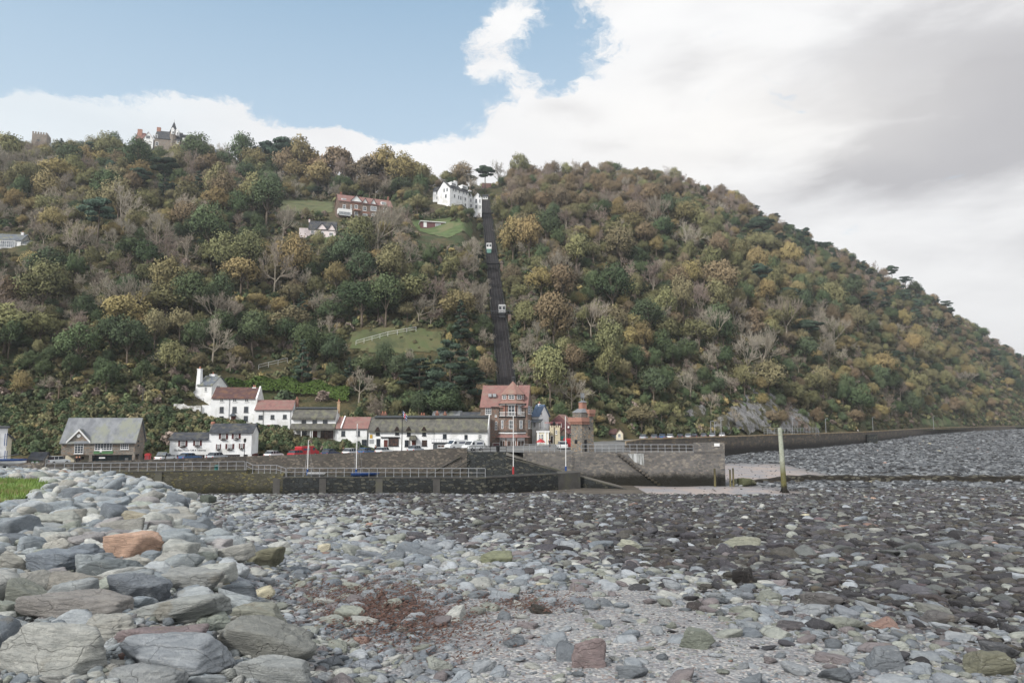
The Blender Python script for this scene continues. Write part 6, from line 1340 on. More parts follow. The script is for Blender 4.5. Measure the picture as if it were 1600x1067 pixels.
for s0 in (-2.4, 2.4):
    g = MB(); a_ = [tp(0, s0 - .15, -.6), tp(0, s0 + .15, -.6), tp(0, s0 + .15, .7), tp(0, s0 - .15, .7)]; b_ = [tp(1, s0 - .15, -.6), tp(1, s0 + .15, -.6), tp(1, s0 + .15, .7), tp(1, s0 - .15, .7)]
    g.v = [tuple(p) for p in a_ + b_]; g.f = [(0, 1, 5, 4), (1, 2, 6, 5), (2, 3, 7, 6), (3, 0, 4, 7), (0, 3, 2, 1), (4, 5, 6, 7)]; g.obj('side_wall', M_quayR, tr)
def t_at(py):
    lo, hi = 0, 1
    for _ in range(40):
        m_ = (lo + hi) / 2; p = TRK0 + (TRK1 - TRK0) * m_; 
        if proj(*p)[1] > py: lo = m_
        else: hi = m_
    return lo
for (py, s0, lab) in ((396, -1.05, 'white cabin with green water tank, the upper of the two cliff railway cars'), (497, 1.05, 'white cabin, the lower of the two cliff railway cars')):
    p = TRK0 + tp(t_at(py), s0, .2); e = thing('railway_car', lab, 'railway car', p, 0, 'cliff railway cars')
    rs = .5625; MB().prism([(0, 0), (3.2, 3.2 * rs), (0, 3.2 * rs)], 'x', -1.0, 1.0).obj('wedge_base', mat('pale_green_paint', srgb(120, 160, 150), srgb(104, 140, 132), 2) if s0 < 0 else M_dgrey, e)
    z0 = 3.2 * rs + .002; MB().box(-1.15, 1.15, 0, 3.2, z0, z0 + 2.2).obj('cabin', M_wpaint, e); MB().prism([(-1.3, z0 + 2.201), (1.3, z0 + 2.201), (1.0, z0 + 2.55), (-1.0, z0 + 2.55)], 'y', -.2, 3.4).obj('roof', M_wpaint, e)
    for x in (-.6, .6): MB().box(x - .42, x + .42, -.04, -.002, z0 + .95, z0 + 1.9).obj('window', M_glass, e)
for (py, lab) in ((340, 'uppermost dark footbridge over the cliff railway'), (421, 'middle dark footbridge with lattice sides over the cliff railway'), (502, 'lowest dark footbridge over the cliff railway just below a car')):
    t = t_at(py); p = TRK0 + tp(t, 0, 0); e = thing('footbridge', lab, 'bridge', p + Vector((0, 0, 2.4)), 0, 'footbridges over the cliff railway'); MB().box(-4.6, 4.6, -.8, .8, -.25, .0).obj('deck', M_black, e)
    for yy in (-.8, .74):
        m = MB(); m.box(-4.6, 4.6, yy, yy + .06, 1.0, 1.1)
        for i in range(10): x = -4.5 + i; m.box(x - .04, x + .04, yy, yy + .05, .001, .999)
        m.obj('parapet', M_dgrey, e)
    for x in (-3.4, 3.4): MB().box(x - .5, x + .5, -.9, .9, -4, -.251).obj('pier', M_brickst, e)
# ---------------------------------------------------------------- fields, path fences, rock face
def patch(name, pix, D0, label=None, m_=None, lift=.25, step=.8, kind='structure'):
    poly = []
    for (px, py) in pix:
        g = on_ground(px, py, hill_z)
        if g: poly.append((g.x, g.y))
    if len(poly) < 3: print('patch fail', name); return None
    return grass_patch(name, poly, hill_z, lift, m_ or M_grass, step)
M_field = mat('field_grass', srgb(88, 106, 64), srgb(74, 90, 56), .35, c3=srgb(104, 106, 76), s3=.12, bump=.8, bscale=1.5)
M_rough = mat('rough_grass', srgb(84, 94, 62), srgb(100, 98, 70), .3, c3=srgb(70, 78, 54), s3=.15, bump=.8, bscale=1.5)
patch('field', [(640, 343), (700, 342), (738, 350), (738, 376), (700, 374), (655, 362)], 0, m_=M_field); patch('field', [(440, 309), (520, 308), (520, 332), (436, 330)], 0, m_=M_rough)
patch('field', [(548, 520), (600, 512), (655, 514), (690, 520), (690, 552), (600, 556), (548, 545)], 0, m_=M_rough); patch('field', [(490, 368), (545, 372), (540, 386), (490, 384)], 0, m_=M_field)
patch('field', [(660, 278), (745, 290), (672, 300), (655, 300)], 0, m_=M_rough); patch('field', [(1440, 652), (1475, 650), (1500, 662), (1440, 664)], 0, m_=M_field)
def hfence(name, label, pix, h, sp, m_, cat='fence', lift=0.3, **k):
    pts = [on_ground(px, py, hill_z) for px, py in pix]; pts = [p + Vector((0, 0, lift)) for p in pts if p]
    if len(pts) > 1: return railing(name, label, pts, h, sp, m_, cat=cat, **k)
hfence('hillside_railing', 'white railing along the zigzag path on the hillside lawn', [(556, 541), (606, 527), (650, 519)], 1.3, 2.5, M_wpaint, cat='railing'); hfence('hillside_railing', 'white railing beside the path above the bright green hedge', [(404, 579), (449, 568)], 1.3, 2.5, M_wpaint, cat='railing')
hfence('field_fence', 'thin pale fence across the rough grass left of the brown villa', [(440, 313), (518, 313)], 1.2, 3, M_wood); hfence('path_rail', 'pale kerb rail of the path above the street bank', [(150, 642), (232, 641), (300, 652)], .5, 4, M_conc, cat='railing')
x0, y0, x1, y1 = 76, 214, 102, 236; railing('mesh_fence', 'tall grey mesh fence at the foot of the rock face', [(x0, y0, -5.3), (x1, y1, -5.3)], 2.6, 2.0, M_grey, rails=5)
hfence('hillside_wall', 'low grey retaining wall under the path left of the white cottage', [(262, 636), (318, 634)], 1.4, 1.5, M_conc, cat='wall')
# rock face
cm = bpy.data.materials.new('cliff_rock'); cm.use_nodes = True; t = NT(cm.node_tree); tc = t.node('ShaderNodeTexCoord').outputs['Object']
c_ = t.mix(t.step(t.noise(tc, .25, 7, .7, .6), .35, .62), srgb(104, 104, 106), srgb(146, 146, 146)); c_ = t.mix(t.step(t.noise(tc, .22, 6, .7), .46, .56), c_, srgb(74, 72, 50)); c_ = t.mix(t.step(t.noise(tc, 1.1, 6, .8), .56, .66), c_, srgb(60, 60, 60))
t.put(t.n['Principled BSDF'].inputs['Base Color'], c_); t.n['Principled BSDF'].inputs['Roughness'].default_value = .95; bn = t.node('ShaderNodeBump'); bn.inputs['Strength'].default_value = 1; bn.inputs['Distance'].default_value = .6; t.put(bn.inputs['Height'], t.noise(tc, .5, 7, .7)); t.l.new(bn.outputs[0], t.n['Principled BSDF'].inputs['Normal'])
def cliff(name, label, pixtop, ybase, thick, seed):
    # rough rock slab: base line stands at the hill foot, top leans back on the slope
    g = np.random.default_rng(seed); n = len(pixtop); NX, NZ = 60, 26; V = []; cols = np.linspace(0, n - 1, NX)
    B0 = on_ground(pixtop[0][0], ybase, hill_z); 
    for i, c in enumerate(cols):
        px = np.interp(c, range(n), [p[0] for p in pixtop]); py = np.interp(c, range(n), [p[1] for p in pixtop]); T = on_ground(px, py, hill_z); b_ = on_ground(px, ybase, hill_z)
        for j in range(NZ):
            s_ = j / (NZ - 1); p = b_.lerp(T, s_); h = float(hill_z(p.x, p.y)); out = (thick * .55 + thick * .3 * nz(i * .35, s_ * 6, 4)) * math.sin(math.pi * min(1, s_ * .9 + .08)) ** .7 * min(1, min(i, NX - 1 - i) / 6)
            w = nz(p.x * 1.0 + p.z, p.y + p.z * 2, 9) * 1.5 + nz(p.x, p.z * 3, 3.2) * .8 + g.normal() * .12
            V.append((p.x, p.y - out + w * .6 * (out > .1), h - .6 + out * .9 + w * (out > .1) + (g.random() < .1) * -.5))
    i = (np.arange(NX - 1)[:, None] * NZ + np.arange(NZ - 1)[None]).ravel(); Fc = np.stack([i, i + NZ, i + NZ + 1, i + 1], -1); o = link(bpy.data.objects.new(name, npmesh(name, V, Fc, cm, None, False, 4))); return tag(o, kind='structure')
cliff('cliff', '', [(1105, 672), (1128, 640), (1150, 622), (1175, 606), (1200, 616), (1225, 628), (1248, 640), (1268, 650), (1282, 672)], 676, 3.5, 3); cliff('rock_outcrop', '', [(20, 652), (40, 645), (60, 644), (78, 652)], 661, 1.2, 4); cliff('rock_outcrop', '', [(1068, 646), (1080, 640), (1095, 632), (1104, 636)], 652, 1.2, 5)
# ---------------------------------------------------------------- trees
def leafmat(name, c1, c2, c3=None, h=.05):
    def f(t, b):
        oi = t.node('ShaderNodeObjectInfo'); at = t.node('ShaderNodeAttribute'); at.attribute_name = 'tint'
        r = oi.outputs['Random']; col = t.mix(t.math('ADD', t.math('MULTIPLY', at.outputs['Fac'], .75), t.math('MULTIPLY', t.math('SUBTRACT', r, .5), .5), clamp=True), c1, c2)
        if c3: col = t.mix(t.step(t.math('FRACT', t.math('MULTIPLY', r, 7.3)), .45, .9, 0, .7), col, c3)
        hs = t.node('ShaderNodeHueSaturation'); t.put(hs.inputs['Color'], col); t.put(hs.inputs['Value'], t.math('ADD', .78, t.math('MULTIPLY', t.math('FRACT', t.math('MULTIPLY', r, 13.7)), .5))); t.put(hs.inputs['Hue'], t.math('ADD', .5 - h / 2, t.math('MULTIPLY', t.math('FRACT', t.math('MULTIPLY', r, 31.1)), h)))
        t.put(b.inputs['Base Color'], hs.outputs[0]); b.inputs['Roughness'].default_value = .9
        an = t.node('ShaderNodeAttribute'); an.attribute_name = 'nrm'; vt = t.node('ShaderNodeVectorTransform', vector_type='NORMAL', convert_from='OBJECT', convert_to='WORLD'); t.l.new(an.outputs['Vector'], vt.inputs[0]); ge = t.node('ShaderNodeNewGeometry')
        if not name.endswith('twigs'): t.put(b.inputs['Normal'], t.vmath('NORMALIZE', t.vmath('ADD', t.vmath('SCALE', vt.outputs[0], scale=1.0), t.vmath('SCALE', ge.outputs['Normal'], scale=.55))))
        b.inputs['Specular IOR Level'].default_value = .1
    return attrmat(name, f)
LM = {'olive': leafmat('olive_leaves', srgb(111, 113, 82), srgb(155, 152, 109), srgb(135, 127, 100), .03), 'golden': leafmat('golden_leaves', srgb(140, 128, 92), srgb(178, 160, 112), srgb(138, 132, 98), .02),
      'russet': leafmat('russet_leaves', srgb(122, 109, 88), srgb(154, 135, 108), srgb(132, 122, 104), .015), 'green': leafmat('ivy_green_leaves', srgb(71, 86, 64), srgb(111, 126, 89), srgb(91, 104, 82), .03),
      'pine': leafmat('pine_needles', srgb(58, 73, 62), srgb(89, 106, 89), srgb(77, 97, 86), .03), 'twig': leafmat('bare_twigs', srgb(140, 134, 122), srgb(180, 173, 160), srgb(151, 141, 129), .01), 'mauve': leafmat('mauve_twigs', srgb(131, 119, 111), srgb(160, 146, 137), None, .01),
      'scrub': leafmat('scrub_leaves', srgb(93, 95, 71), srgb(131, 124, 95), srgb(84, 97, 69), .03), 'bright': leafmat('bright_hedge_leaves', srgb(84, 104, 54), srgb(126, 146, 78))}
M_bark = mat('bark', srgb(112, 102, 90), srgb(82, 74, 66), 2.0, stretch=(1, 1, .3)); M_barkp = mat('pale_bark', srgb(158, 150, 136), srgb(120, 114, 102), 2.0, stretch=(1, 1, .3))
def quads(pts, nrm, size, g):                  # leaf-clump faces around points
    n = len(pts); nr = nrm + g.normal(size=(n, 3)) * .55; nr /= np.linalg.norm(nr, axis=1, keepdims=True)
    t = np.cross(nr, g.normal(size=(n, 3))); t /= np.linalg.norm(t, axis=1, keepdims=True); b_ = np.cross(nr, t); s = (size * g.uniform(.55, 1.35, n))[:, None]
    asp = g.uniform(.5, 1, (n, 1)); V = np.stack([pts - t * s, pts - b_ * s * asp + nr * s * .2, pts + t * s, pts + b_ * s * asp - nr * s * .15], 1).reshape(-1, 3)
    return V, np.arange(n * 4).reshape(-1, 4)
def lobes(g, n, rx, rz, zc, top=False):
    L = []
    for i in range(n):
        a = i * 2.4 + g.uniform(-.4, .4); q = (i + .5) / n; zz = 1 - 1.65 * q + g.uniform(-.18, .18); r = math.sqrt(max(0, 1 - zz * zz)) if zz > -.6 else .8
        L.append((np.array([math.cos(a) * r * rx * .62, math.sin(a) * r * rx * .62, zc + zz * rz * .62]), rx * g.uniform(.26, .56)))
    return L
LASTN = [None]
def crown_cloud(seed, n, rx, rz, zc, size, nl=11, squash=.85, drop=.12):
    g = np.random.default_rng(seed); L = lobes(g, nl, rx, rz, zc); P_, N_, T_ = [], [], []
    w = np.array([r * r for _, r in L]); w /= w.sum()
    for (c, r), k in zip(L, (w * n).astype(int)):
        d = g.normal(size=(k, 3)); d[:, 2] += .35; d /= np.linalg.norm(d, axis=1, keepdims=True); rr = r * (1.12 - g.random(k) ** 1.3 * .6); rr *= 1 + .24 * np.sin(d @ g.normal(size=3) * 5 + g.uniform(0, 6))
        P_.append(c + d * rr[:, None] * np.array([1, 1, squash])); N_.append(d); T_.append(np.clip(g.normal(.5, .22) * .5 + g.random(k) * .5, 0, 1))
    P_ = np.concatenate(P_); N_ = np.concatenate(N_); T_ = np.concatenate(T_); keep = g.random(len(P_)) > drop; P_, N_, T_ = P_[keep], N_[keep], T_[keep]
    V, Fc = quads(P_, N_, np.full(len(P_), size), g); LASTN[0] = N_; return V, Fc, T_, L
def trunk_mb(seed, h, r, L, lim=6, seg=6):
    g = np.random.default_rng(seed + 5); m = MB(); k = Vector((g.normal() * .15, g.normal() * .15, h)); m.tube((0, 0, -1.5), tuple(k), r * 1.25, r * .75, seg)
    for (c, rr) in L[:lim]:
        mid = k.lerp(Vector(c), .5) + Vector((0, 0, -.25)); m.tube(tuple(k), tuple(mid), r * .55, r * .35, 5, False); m.tube(tuple(mid), tuple(c), r * .35, r * .12, 5, False)
    return m
def bare_tree(seed, H, spread, m_):
    g = np.random.default_rng(seed); tm = MB(); V = []; T = []
    def grow(p, d, ln, r, lv):
        q = p + d * ln
        if lv <= 1: tm.tube(tuple(p), tuple(q), r, r * .65, 5, False)
        else:
            s = Vector(g.normal(size=3)).cross(d).normalized() * max(r, .035); V.extend([p - s, p + s, q + s * .4, q - s * .4]); T.append(g.random())
        if lv >= 5: return
        n = 3 if lv == 0 else (4 if lv < 3 else 4)
        for i in range(n + (lv == 0)):
            t = g.uniform(.45, 1) if lv else g.uniform(.7, 1); b_ = p.lerp(q, t); nd = (d * .8 + Vector(g.normal(size=3)) * (.42 if lv else .5) * spread + Vector((0, 0, .28))).normalized(); grow(b_, nd, ln * g.uniform(.55, .8), r * .55, lv + 1)
    base = Vector((0, 0, -1)); grow(base, Vector((g.normal() * .05, g.normal() * .05, 1)).normalized(), H * .36 + 1, H * .018 + .06, 0)
    V = np.array([tuple(v) for v in V]); return tm, V, np.arange(len(V)).reshape(-1, 4), np.array(T)
def outn(V, Fc, N=None):
    c = V[Fc].mean(1); m = c.mean(0); d = c - m; d[:, 2] += .25 * np.abs(d).max(); d /= np.linalg.norm(d, axis=1, keepdims=True) + 1e-6
    if N is not None: n = N / (np.linalg.norm(N, axis=1, keepdims=True) + 1e-6); d = d * .5 + n * .5 + np.array([0, 0, .1])
    return d / (np.linalg.norm(d, axis=1, keepdims=True) + 1e-6)
def crown_mesh(V, Fc, T, m_, N=None): return npmesh('crown', V, Fc, m_, {'tint': ('FLOAT', 'FACE', T), 'nrm': ('FLOAT_VECTOR', 'FACE', outn(V, Fc, N))}, False, 4)
TP = {}     # kind -> list of (crown mesh, trunk mesh, name, nominal crown radius, height)
def add_tp(kind, name, cm_, tmb, rad, ht, bark):
    me = bpy.data.meshes.new('trunk'); me.from_pydata(tmb.v, [], tmb.f); me.materials.append(bark); me.polygons.foreach_set('use_smooth', [True] * len(me.polygons)); TP.setdefault(kind, []).append((cm_, me, name, rad, ht))
for kind, nv in (('olive', 3), ('golden', 3), ('russet', 3), ('green', 3)):
    for k in range(nv):
        sd = hash((len(kind), k)) % 1000 + 31 * k + len(kind) * 7; rx = 4.5; V, Fc, T, L = crown_cloud(sd, 4800, rx, 4.6, 7.0, .21, nl=(14, 18, 11)[k], drop=(.1, .2, .15)[k])
        add_tp(kind, 'evergreen_tree' if kind == 'green' else 'broadleaf_tree', crown_mesh(V, Fc, T, LM[kind], LASTN[0]), trunk_mb(sd, 3.6, .26, L), rx, 10.5, M_bark)
for k in range(2):                              # tall skyline beeches: long trunk, high crown
    V, Fc, T, L = crown_cloud(400 + k, 3600, 4.6, 5.0, 12.0, .33, nl=15, drop=.3); add_tp('tall', 'broadleaf_tree', crown_mesh(V, Fc, T, LM['russet' if k else 'golden'], LASTN[0]), trunk_mb(400 + k, 7.5, .34, L, 9), 4.6, 17, M_bark)
for kind, ks in (('twig', 4), ('mauve', 2)):
    for k in range(ks):
        tm_, V, Fc, T = bare_tree(500 + k * 11 + (0 if kind == 'twig' else 60), 10.5, (1.0, 1.25, .9, 1.1)[k], LM[kind]); add_tp(kind, 'bare_tree', crown_mesh(V, Fc, T, LM[kind]), tm_, 4.2, 10.5, M_barkp if k % 2 == 0 else M_bark)
def pine(seed, kind='umbrella'):
    g = np.random.default_rng(seed); P_, N_, T_ = [], [], []; L = []
    if kind == 'umbrella':
        H = 12
        for i in range(12):
            a = i * 2.4; r = (0.3 + .7 * g.random()) * 3.6 * (1 if i > 3 else .5); z = H - .6 - (i / 12) * 4.2 + g.normal() * .3; L.append((np.array([math.cos(a) * r, math.sin(a) * r, z]), g.uniform(1.3, 2.0)))
    elif kind == 'cedar':
        H = 14
        for i in range(22):
            a = i * 2.4; z = 2.8 + 10.5 * (i / 22); r = (1.0 - (i / 24) ** 1.6) * 6.2 * g.uniform(.6, 1) + .3; L.append((np.array([math.cos(a) * r, math.sin(a) * r, z]), g.uniform(1.6, 2.6) * (1.1 - .5 * i / 22)))
    else:
        H = 12
        for i in range(20):
            a = i * 2.4; z = 2 + 9.6 * (i / 20); r = (1 - i / 21) * 2.8 * g.uniform(.6, 1); L.append((np.array([math.cos(a) * r, math.sin(a) * r, z]), (1 - i / 26) * 1.5))
    for (c, r) in L:
        k = int(170 * r ** 1.3); d = g.normal(size=(k, 3)); d /= np.linalg.norm(d, axis=1, keepdims=True); P_.append(c + d * (r * (.55 + .45 * g.random(k)))[:, None] * np.array([1.15, 1.15, .34])); dn = d.copy(); dn[:, 2] += .6; N_.append(dn); T_.append(np.clip(g.random(k) * .6 + .4 * g.random(), 0, 1))
    P_ = np.concatenate(P_); V, Fc = quads(P_, np.concatenate(N_) / 1.3, np.full(len(P_), .24), g); m = MB(); m.tube((0, 0, -1.5), (0, 0, H * .93), .34, .1, 7)
    for (c, r) in L: m.tube((0, 0, c[2] - .6 if c[2] - .6 < H * .9 else H * .85), tuple(c), .1, .05, 4, False)
    return V, Fc, np.concatenate(T_), m, H
for k in range(2): V, Fc, T, m, H = pine(600 + k); add_tp('pine', 'pine_tree', crown_mesh(V, Fc, T, LM['pine']), m, 4.6, 12, M_bark)
V, Fc, T, m, H = pine(620, 'cone'); add_tp('conifer', 'conifer_tree', crown_mesh(V, Fc, T, LM['pine']), m, 3, 12, M_bark)
V, Fc, T, m, H = pine(640, 'cedar'); add_tp('cedar', 'cedar_tree', crown_mesh(V, Fc, T, LM['pine']), m, 7.4, 14, M_bark)
def bushm(seed, m_, n=420, s=.3):
    g = np.random.default_rng(seed); V, Fc, T, L = crown_cloud(seed, n, 1.5, 1.3, .6, s, nl=6, drop=.05); return crown_mesh(V, Fc, T, m_, LASTN[0])
for i, kd in enumerate(('scrub', 'green', 'scrub', 'olive', 'mauve', 'golden')): 
    m = MB()
    for a in range(5): m.tube((0, 0, -.5), (math.cos(a * 1.3) * .7, math.sin(a * 1.3) * .7, .9), .05, .02, 4, False)
    add_tp('bush_' + str(i), 'shrub', bushm(700 + i, LM[kd]), m, 1.5, 1.9, M_bark)
# screen areas that must stay open: px0, px1, py0, py1, depth of what stands there
CLEAR = [(516, 618, 300, 340, 345), (672, 757, 280, 322, 385), (462, 528, 346, 368, 315), (646, 700, 343, 358, 365), (655, 742, 348, 380, 350), (-5, 42, 362, 389, 285), (212, 345, 196, 224, 425), (44, 78, 204, 222, 440), (650, 680, 262, 276, 430), (745, 782, 286, 302, 425),
         (552, 690, 514, 550, 235), (398, 450, 564, 578, 200), (440, 520, 314, 328, 350), (300, 356, 574, 640, 166), (1160, 1265, 636, 674, 228), (1440, 1500, 655, 664, 480), (950, 980, 665, 690, 186), (330, 560, 583, 640, 172), (1075, 1100, 634, 648, 215)]
for _i in range(8):
    _a, _b, _c, _d, _D = CLEAR[_i]; _g = on_ground((_a + _b) / 2, _d, hill_z)
    if _g and _D < 420: CLEAR[_i] = (_a, _b, _c, _d, max(_D, _g.y + 2))
def blocked(px, ptop, pbase, hw, D):
    for (a, b_, c, d, Dc) in CLEAR:
        if px + hw > a and px - hw < b_ and pbase > c and ptop < d and D < Dc + 9: return True
    return False
def track_dist(x, y): t = (y - TRK0.y) / (TRK1.y - TRK0.y); return abs(x - (TRK0.x + (TRK1.x - TRK0.x) * t)) if -.05 < t < 1.03 else 99
TREES = []; cell = {}
def try_tree(x, y, kind, sc_, mind, force=False, var=None):
    z = float(hill_z(x, y)); tp_ = TP[kind]; k = int(rng.integers(len(tp_))) if var is None else var; cm_, tm_, nm, rad, ht = tp_[k]; px, pb = proj(x, y, z); _, pt = proj(x, y, z + ht * sc_); hw = rad * sc_ / y * F * .85
    if not force:
        if track_dist(x, y) < 2.6 + rad * sc_ * .72: return False
        if blocked(px, pt, pb, hw, y): return False
        c = (int(x // 6), int(y // 6))
        for i in range(c[0] - 1, c[0] + 2):
            for j in range(c[1] - 1, c[1] + 2):
                for (u, v) in cell.get((i, j), ()):
                    if (u - x) ** 2 + (v - y) ** 2 < mind * mind: return False
    cell.setdefault((int(x // 6), int(y // 6)), []).append((x, y)); TREES.append((x, y, z, kind, k, sc_, rng.uniform(0, 6.28), px, pt)); return True
def pick(px, py, D, u, cl):
    # species mix over the hillside as the photo shows it; cl: smooth clump noise
    if px < 790:
        if py > 500: w = dict(green=.32, olive=.34, golden=.05, twig=.18, mauve=.04, russet=.03, conifer=.05)
        elif py > 380: w = dict(green=.17, olive=.31, golden=.06, twig=.36, mauve=.05, russet=.04, conifer=.02)
        else: w = dict(green=.14, olive=.29, golden=.08, twig=.34, mauve=.06, russet=.05, pine=.04, conifer=.01)
    elif px < 1180:
        if py < 330: w = dict(russet=.34, mauve=.30, olive=.17, green=.04, golden=.02, twig=.13)
        elif py < 540: w = dict(olive=.38, golden=.15, russet=.07, twig=.24, mauve=.07, green=.1)
        else: w = dict(green=.36, olive=.3, russet=.08, golden=.06, twig=.16, mauve=.04)
    else:
        edge = np.interp(px, [1180, 1350, 1450, 1600], [320, 430, 470, 560]) + 45
        if py < edge: w = dict(pine=.3, russet=.22, mauve=.14, green=.2, olive=.14)
        elif py < 600: w = dict(golden=.28, olive=.36, green=.13, russet=.07, twig=.1, mauve=.05, pine=.04)
        else: w = dict(green=.3, olive=.3, russet=.14, mauve=.12, golden=.14)
    ks = list(w); p = np.array([w[k] for k in ks]); ph = np.array([nz(cl[0] + 40 * i, cl[1] - 17 * i, 62) + .5 * nz(cl[1] + 31 * i, cl[0], 24) for i in range(len(ks))]); p = p * np.exp(2.3 * ph); p /= p.sum(); return ks[int(np.searchsorted(np.cumsum(p), u * .99999))]
# special trees the photo shows standing out
for (px, pyb, D, kind, s_, v) in ((703, 640, 178, 'cedar', 1.05, 0), (655, 632, 182, 'cedar', .8, 0), (740, 622, 184, 'cedar', .7, 0), (440, 272, 402, 'pine', 2.3, 0), (412, 280, 405, 'pine', 1.7, 1), (428, 285, 398, 'green', 1.9, 1), (716, 286, 420, 'twig', 1.25, 1), (758, 286, 422, 'pine', 1.2, 0), (700, 292, 418, 'pine', .8, 1), (735, 290, 425, 'pine', .9, 0),
    (785, 292, 418, 'green', .8, 0), (468, 302, 392, 'tall', 1.5, 0), (484, 303, 397, 'tall', 1.55, 0), (500, 302, 394, 'tall', 1.75, 1), (520, 303, 396, 'tall', 1.7, 1), (535, 303, 399, 'tall', 1.4, 1), (552, 303, 392, 'tall', 1.3, 1), (572, 303, 388, 'tall', 1.6, 1), (586, 303, 394, 'tall', 1.3, 0), (602, 303, 386, 'tall', 1.4, 0), (622, 302, 388, 'tall', 1.45, 0), (644, 308, 374, 'golden', 2.0, 0), (628, 310, 368, 'golden', 1.8, 1), (656, 312, 370, 'golden', 1.6, 2), (492, 308, 384, 'golden', 1.5, 2), (460, 308, 386, 'golden', 1.6, 0), (530, 309, 385, 'mauve', 1.6, 0), (565, 309, 382, 'twig', 1.6, 0), (600, 309, 380, 'mauve', 1.5, 1), (445, 300, 392, 'russet', 1.9, 0), (475, 300, 402, 'green', 1.9, 0), (510, 300, 404, 'olive', 2.0, 0), (545, 300, 404, 'russet', 1.8, 0), (580, 300, 402, 'green', 1.6, 1), (610, 300, 402, 'russet', 1.8, 1), (638, 300, 398, 'olive', 1.7, 1),
    (395, 296, 396, 'golden', 1.9, 0), (375, 292, 398, 'green', 1.9, 0), (420, 308, 380, 'green', 1.5, 1), (405, 290, 402, 'russet', 2.0, 1), (588, 496, 262, 'twig', 1.75, 2), (610, 470, 275, 'twig', 1.3, 1), (560, 640, 178, 'twig', 1.0, 0), (545, 606, 186, 'conifer', .7, 0), (480, 588, 190, 'green', .95, 0), (520, 594, 190, 'green', .8, 1), (570, 605, 186, 'green', .85, 2), (625, 608, 186, 'green', .8, 0), (600, 604, 188, 'green', .7, 1),
    (330, 590, 182, 'twig', 1.2, 0), (85, 350, 300, 'golden', 1.6, 0), (205, 560, 190, 'twig', 1.3, 2), (60, 560, 190, 'olive', 1.2, 0), (1030, 260, 482, 'green', .6, 0), (330, 395, 292, 'pine', 1.1, 0), (252, 390, 300, 'conifer', 1.1, 0), (1395, 452, 585, 'pine', 1.3, 0), (1480, 500, 600, 'pine', 1.3, 1), (1415, 452, 580, 'pine', 1.1, 1), (1190, 420, 420, 'pine', 1.6, 0), (1225, 395, 440, 'golden', 1.1, 0)):
    a, e = ray(px, pyb); x = a * D; try_tree(x, D, kind, s_, 0, True, v)
n_try = 50000
A = rng.uniform(-.93, .93, n_try); U = rng.random((n_try, 5))
for i in range(n_try):
    a = A[i]; d0 = float(np.interp(a, KA, KV[:, 4])); d1 = float(np.interp(a, RA, RD)) + 32; y = d0 + 2 + (d1 - d0) * U[i, 0] ** .9; x = a * y; z = float(hill_z(x, y)); px, py = proj(x, y, z)
    if px < -60 or px > 1660: continue
    if a > .8: continue
    k = pick(px, py - 14, y, U[i, 1], (x, y)); near_front = sm(y - d0, 0, 30); s_ = (.6 + .85 * U[i, 2] ** 1.6) * (.72 + .28 * float(near_front)) * (1.12 if 800 < px < 1150 and py < 300 else 1)
    s_ *= 1.15 if (px < 370 and py < 300) else (.66 if (px > 820 and y > d1 - 32 - 110) else 1.06); topband = px > 820 and y > d1 - 142
    mind = (4.2 if topband else 5.6 + 1.6 * U[i, 3] + (0.6 if y > 400 else 0))
    if not try_tree(x, y, k, s_, mind): 
        if U[i, 4] < .35: try_tree(x, y, k, s_ * .55, 3.6)
print('trees', len(TREES))
def nm_of(t): return TP[t[3]][t[4]][2]
budget = {'broadleaf_tree': 290, 'bare_tree': 200, 'evergreen_tree': 200, 'pine_tree': 90, 'conifer_tree': 60, 'cedar_tree': 10}
order = sorted(range(len(TREES)), key=lambda i: -(TP[TREES[i][3]][TREES[i][4]][3] * TREES[i][5] / TREES[i][1]) * (3 if i < 50 else 1)); ind = set(); cnt = {}
for i in order:
    n = nm_of(TREES[i]); px = TREES[i][7]
    if cnt.get(n, 0) < budget[n] and -10 < px < 1610: ind.add(i); cnt[n] = cnt.get(n, 0) + 1
words = {'olive': 'olive green', 'golden': 'golden yellow', 'russet': 'russet brown', 'green': 'dark ivy green', 'twig': 'grey leafless', 'mauve': 'mauve brown leafless', 'pine': 'dark umbrella-crowned', 'conifer': 'narrow dark', 'cedar': 'broad dark layered', 'tall': 'tall long-trunked autumn'}
spec = {0: 'biggest broad dark cedar behind the thatched inn', 1: 'smaller dark cedar left of the biggest one behind the inn', 2: 'smaller dark cedar between the biggest one and the railway', 3: 'tall dark pine standing highest on the ridge skyline', 40: 'tall pale leafless tree standing alone above the zigzag lawn'}
for i in sorted(ind):
    x, y, z, kind, k, s_, rot, px, pt = TREES[i]; cm_, tm_, nm, rad, ht = TP[kind][k]
    row = 'low down behind the village' if (y < 215 and px < 860) else ('on the ridge skyline' if y > float(np.interp(x / y, RA, RD)) - 28 else ('on the hillside left of the cliff railway' if px < 770 else ('on the slope just right of the cliff railway' if px < 1000 else ('above the seafront rock face' if px < 1300 else 'on the headland slope at the far right'))))
    lab = spec.get(i, f"{words[kind]} {nm.replace('_', ' ').replace('broadleaf ', '').replace('bare ', '').replace('evergreen ', '')} {row}")
    e = thing(nm, lab, 'tree', (x, y, z), rot, lab.replace('tree', 'trees', 1) if i not in spec else None); e.scale = (s_ * (1 + .2 * math.sin(i)), s_ * (1 + .12 * math.sin(i * 2.3)), s_ * (1 + .26 * math.cos(i * 1.7)))
    c = link(bpy.data.objects.new('crown', cm_)); c.parent = e; t_ = link(bpy.data.objects.new('trunk', tm_)); t_.parent = e
